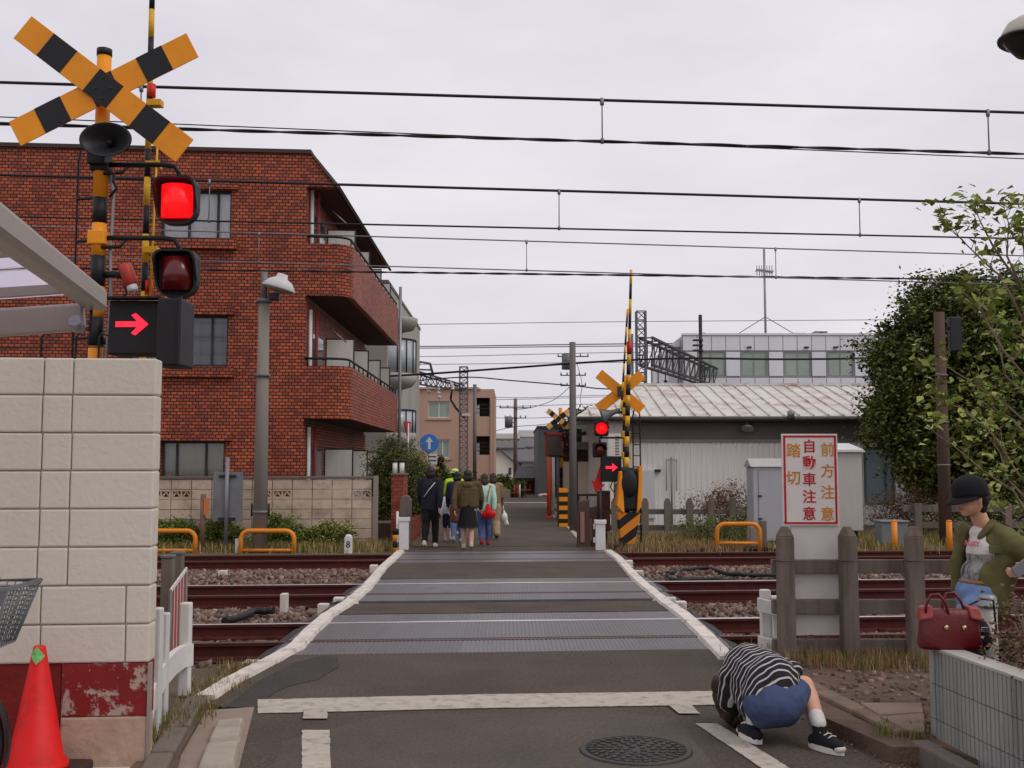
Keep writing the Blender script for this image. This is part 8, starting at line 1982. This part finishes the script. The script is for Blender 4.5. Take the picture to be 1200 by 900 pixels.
# ---------------------------------------------------------------- standing woman with cap and khaki shirt jacket
WY = 6.5
wp_ = thing('person', 'standing person in black cap, olive shirt jacket and light jeans looking down', 'person', (xat(1150, WY), WY, .085)); wo = wp_.location.copy()
def S(px, py, dY=0): return P(px, py, WY + dY) - wo
head = S(1138, 584, 0); neck = S(1151, 614, .03); fwd = Vector((-.93, -.30, -.2)).normalized(); fh = Vector((-.93, -.36, 0)).normalized(); rt = Vector((-fh.y, fh.x, 0))   # rt: towards her left (away from camera?)
rt = Vector((fh.y, -fh.x, 0))        # her right-hand side
sh1 = S(1186, 637, -.14); sh2 = S(1134, 632, .16)      # camera-side and far shoulder
chest = S(1158, 648, .02); waist = S(1150, 672, .02); hips = S(1146, 694, .02)
el1 = S(1226, 660, -.2); wr1 = S(1203, 667, -.27); el2 = S(1124, 672, .22); wr2 = S(1132, 700, .12)
k1 = S(1122, 742, -.08); k2 = S(1140, 748, .12); a1_ = S(1128, 818, -.05); a2_ = S(1150, 815, .14)
a1_.z = .07; a2_.z = .07
b = MB()
b.ell(head, (.078, .078, .105)); b.ell(head + fh * .035 + Vector((0, 0, -.04)), (.05, .055, .06)); b.capsule(head + fh * .08 + Vector((0, 0, -.005)), .011, head + fh * .098 + Vector((0, 0, -.03)), .014); b.capsule(head + fh * .075 + Vector((0, 0, -.055)), .013, head + fh * .076 + Vector((0, 0, -.06)), .015); b.ell(head + fh * .05 + Vector((0, 0, -.088)), (.026, .026, .022))
b.capsule(neck + Vector((.01, 0, -.03)), .05, head - fh * .02 + Vector((0, 0, -.04)), .048)
ear = head + Vector((.02, -.075, -.005)); b.ell(ear, (.016, .012, .03))
b.capsule(sh1, .05, el1, .042); b.capsule(el1, .04, wr1, .028); hand(b, wr1, Vector((-.8, -.1, -.25)), (0, -.2, .9), .9, .95); b.capsule(sh2, .05, el2, .042); b.capsule(el2, .04, wr2, .028); hand(b, wr2, Vector((-.2, 0, -1)), (-.8, -.4, 0), 1.0, .4)
b.capsule(sh1.lerp(sh2, .25), .06, sh1.lerp(sh2, .75), .06); b.ell(chest, (.11, .135, .13)); b.ell(waist, (.10, .125, .1)); b.ell(hips, (.12, .15, .1))
h1 = hips + Vector((0, -.08, -.02)); h2 = hips + Vector((0, .08, -.02))
for h_, k_, a_ in ((h1, k1, a1_), (h2, k2, a2_)): b.capsule(h_, .085, k_, .058); b.capsule(k_, .056, a_, .036); b.capsule(a_ + Vector((.03, 0, -.03)), .035, a_ + fh * .14 + Vector((0, 0, -.04)), .03)
blob('body', b, .008, SKIN, wp_, 3)
# face details
for s in (-1, 1):
    e = head + fh * .079 + rt * .032 * s + Vector((0, 0, .0)); MB().ell(e, (.011, .011, .008)).build('eye', M('eye_dark', (40, 26, 22), .3, 0, bump=0), wp_, local=True); MB().capsule(e + rt * -.016 + Vector((0, 0, .02)), .004, e + rt * .016 + Vector((0, 0, .022)), .003).build('eyebrow', HAIR, wp_, local=True)
MB().ell(head + fh * .084 + Vector((0, 0, -.062)), (.012, .024, .007), Matrix.Rotation(math.atan2(fh.y, fh.x), 3, 'Z')).build('lips', M('lips', (176, 104, 96), .4, .05, bump=0), wp_, local=True)
g = MB(); g.ell(head - fh * .03 + Vector((0, 0, .015)), (.09, .09, .095)); g.ell(head - fh * .05 + Vector((0, 0, -.05)), (.055, .068, .065))
blob('hair', g, .009, HAIR, wp_, 3, noise_amp=.008, noise_scale=22)
# cap with brim over the eyes
CAPM = cloth('cap_black', (20, 20, 23)); rz_ = math.atan2(fh.y, fh.x); mt = Matrix.Translation(head + Vector((-.004, 0, .03))) @ Matrix.Rotation(rz_, 4, 'Z') @ Matrix.Rotation(R(10), 4, 'Y')
MB().lathe([(.101, -.02), (.104, .01), (.100, .05), (.083, .085), (.045, .108), (.012, .115), (.001, .117)], mt, 26, sx=1.06).build('cap', CAPM, wp_, local=True)
vs = []; 
for zz_ in (-.012, -.018):
    for a in np.linspace(-1.25, 1.25, 15): vs.append(mt @ Vector((.098 * math.cos(a) * 1.05, .100 * math.sin(a), zz_ + .006)))
    for a in np.linspace(-1.25, 1.25, 15): ex = .085 * math.cos(a * 1.15) if abs(a) < 1.36 else 0; vs.append(mt @ Vector((.1 * math.cos(a) + max(0, ex), .108 * math.sin(a), zz_ - .022 * math.cos(a))))
fs = [(i, i + 1, 15 + i + 1, 15 + i) for i in range(14)] + [(30 + 15 + i, 30 + 15 + i + 1, 30 + i + 1, 30 + i) for i in range(14)] + [(15 + i, 15 + i + 1, 45 + i + 1, 45 + i) for i in range(14)]
MB().add(vs, fs, smooth=True).build('cap_brim', CAPM, wp_, local=True)
# white printed t-shirt
g = MB(); g.ell(chest + Vector((-.012, -.008, .0)), (.118, .13, .13)); g.ell(waist + Vector((-.008, -.008, .0)), (.112, .13, .1)); g.capsule(neck + Vector((-.02, 0, -.06)), .06, chest, .09)
TSH = M('printed_tee', (150, 146, 144), .9, .3, 22, .2, 120, rnd=0, dirt=(22, 21, 24), dirt_amt=1, dirt_scale=17)
ts = blob('t_shirt', g, .009, [cloth('tee_white', (208, 202, 198)), TSH], wp_, 4, pick=lambda c: 1 if (c - chest).z < .0 and (c - chest).z > -.19 and c.x < chest.x - .03 else 0)
text_mesh('shirt_lettering', 'ROXY', .042, M('tee_red', (206, 90, 96), .8), wp_, chest + fh * .136 + Vector((.004, -.012, .06)), (R(86), R(0), rz_ + R(90)), .0008)
# jacket: open at the front, camera-side panel and far panel
JK = cloth('olive_jacket', (98, 93, 56), var=.14, dirt=(80, 76, 44), dirt_amt=.4, dirt_scale=7)
g = MB(); g.capsule(sh1, .074, el1, .064); g.capsule(el1, .062, el1.lerp(wr1, .82), .05); g.capsule(sh1 + Vector((-.01, .03, .02)), .06, neck + Vector((.03, -.02, -.015)), .05)
back = Vector((.055, 0, 0))
g.capsule(chest + back + Vector((.01, -.06, .06)), .11, waist + back + Vector((.01, -.075, -.02)), .105); g.capsule(waist + back + Vector((.01, -.07, 0)), .108, hips + back + Vector((0.01, -.07, -.06)), .105); g.capsule(chest + back + Vector((.03, .06, .05)), .1, hips + back + Vector((.03, .06, -.05)), .1); g.ell(chest + Vector((.02, -.075, .02)), (.1, .07, .11)); g.ell(waist + Vector((.025, -.085, -.02)), (.098, .07, .12)); g.ell(hips + Vector((.03, -.09, -.03)), (.105, .075, .1)); g.capsule(sh1, .07, sh2 + Vector((.05, 0, 0)), .07)
blob('jacket', g, .009, JK, wp_, 5, noise_amp=.014, noise_scale=8)
g = MB(); g.capsule(sh2, .068, el2, .058); g.capsule(el2, .056, el2.lerp(wr2, .8), .046); g.capsule(S(1128, 625, .12), .035, S(1122, 660, .14), .038); g.capsule(S(1122, 655, .14), .04, S(1121, 690, .15), .042); g.capsule(S(1128, 622, .14), .045, sh2 + Vector((.03, 0, .0)), .06)
blob('jacket_front', g, .009, JK, wp_, 5, noise_amp=.012, noise_scale=8)
for pts, r_ in (([neck + Vector((.045, -.06, .01)), neck + Vector((.0, -.08, -.02)), neck + Vector((-.045, -.07, -.075))], .022), ([neck + Vector((.04, .05, .02)), neck + Vector((-.0, .07, -.005)), neck + Vector((-.05, .05, -.06))], .018)):
    g = MB()
    for a, b_ in zip(pts[:-1], pts[1:]): g.capsule(a, r_, b_, r_ * .9)
    blob('collar', g, .008, JK, wp_, 3)
MB().hexa([chest + q for q in (Vector((-.06, -.155, .01)), Vector((.03, -.165, .01)), Vector((.03, -.158, .01)), Vector((-.06, -.148, .01)), Vector((-.06, -.15, .055)), Vector((.03, -.16, .055)), Vector((.03, -.15, .055)), Vector((-.06, -.14, .055)))]).build('pocket_flap', JK, wp_, local=True, bevel=.004)
# jeans
JN = cloth('light_jeans', (104, 128, 168), var=.18, dirt=(138, 156, 190), dirt_amt=.5, dirt_scale=8); g = MB()
g.ell(hips, (.128, .155, .1)); g.capsule(hips, .12, waist + Vector((0, 0, -.03)), .112)
for h_, k_, a_ in ((h1, k1, a1_), (h2, k2, a2_)): g.capsule(h_, .098, k_, .072); g.capsule(k_, .07, k_.lerp(a_, .9), .055)
blob('jeans', g, .009, JN, wp_, 4, noise_amp=.009, noise_scale=11)
MB().tube([waist + Vector((-.115 * math.cos(a), .135 * math.sin(a), -.045)) for a in np.linspace(-1.3, 1.3, 13)], .012, 6).build('belt', M('belt', (150, 104, 60), .5, .1), wp_, local=True)
for a_ in (a1_, a2_):
    g = MB(); g.capsule(a_ + Vector((.03, 0, -.03)), .042, a_ + fh * .15 + Vector((0, 0, -.035)), .036); blob('shoe', g, .009, CANV, wp_, 3)
ph = thing('phone', 'grey phone held in the hand of the standing person with the cap', 'phone', S(1190, 671, -.34) + wo); mt = Matrix.Rotation(R(-35), 4, 'Y')
MB().box(-.01, .12, -.006, .006, -.035, .035, 0, mt).build('case', M('phone_grey', (120, 120, 126), .3, .05, bump=0), ph, local=True, bevel=.004); MB().box(.0, .11, .0061, .0075, -.03, .03, 0, mt).build('screen', M('phone_screen', (20, 22, 26), .1, 0, bump=0), ph, local=True)
bpy.data.scenes.remove(TMP)
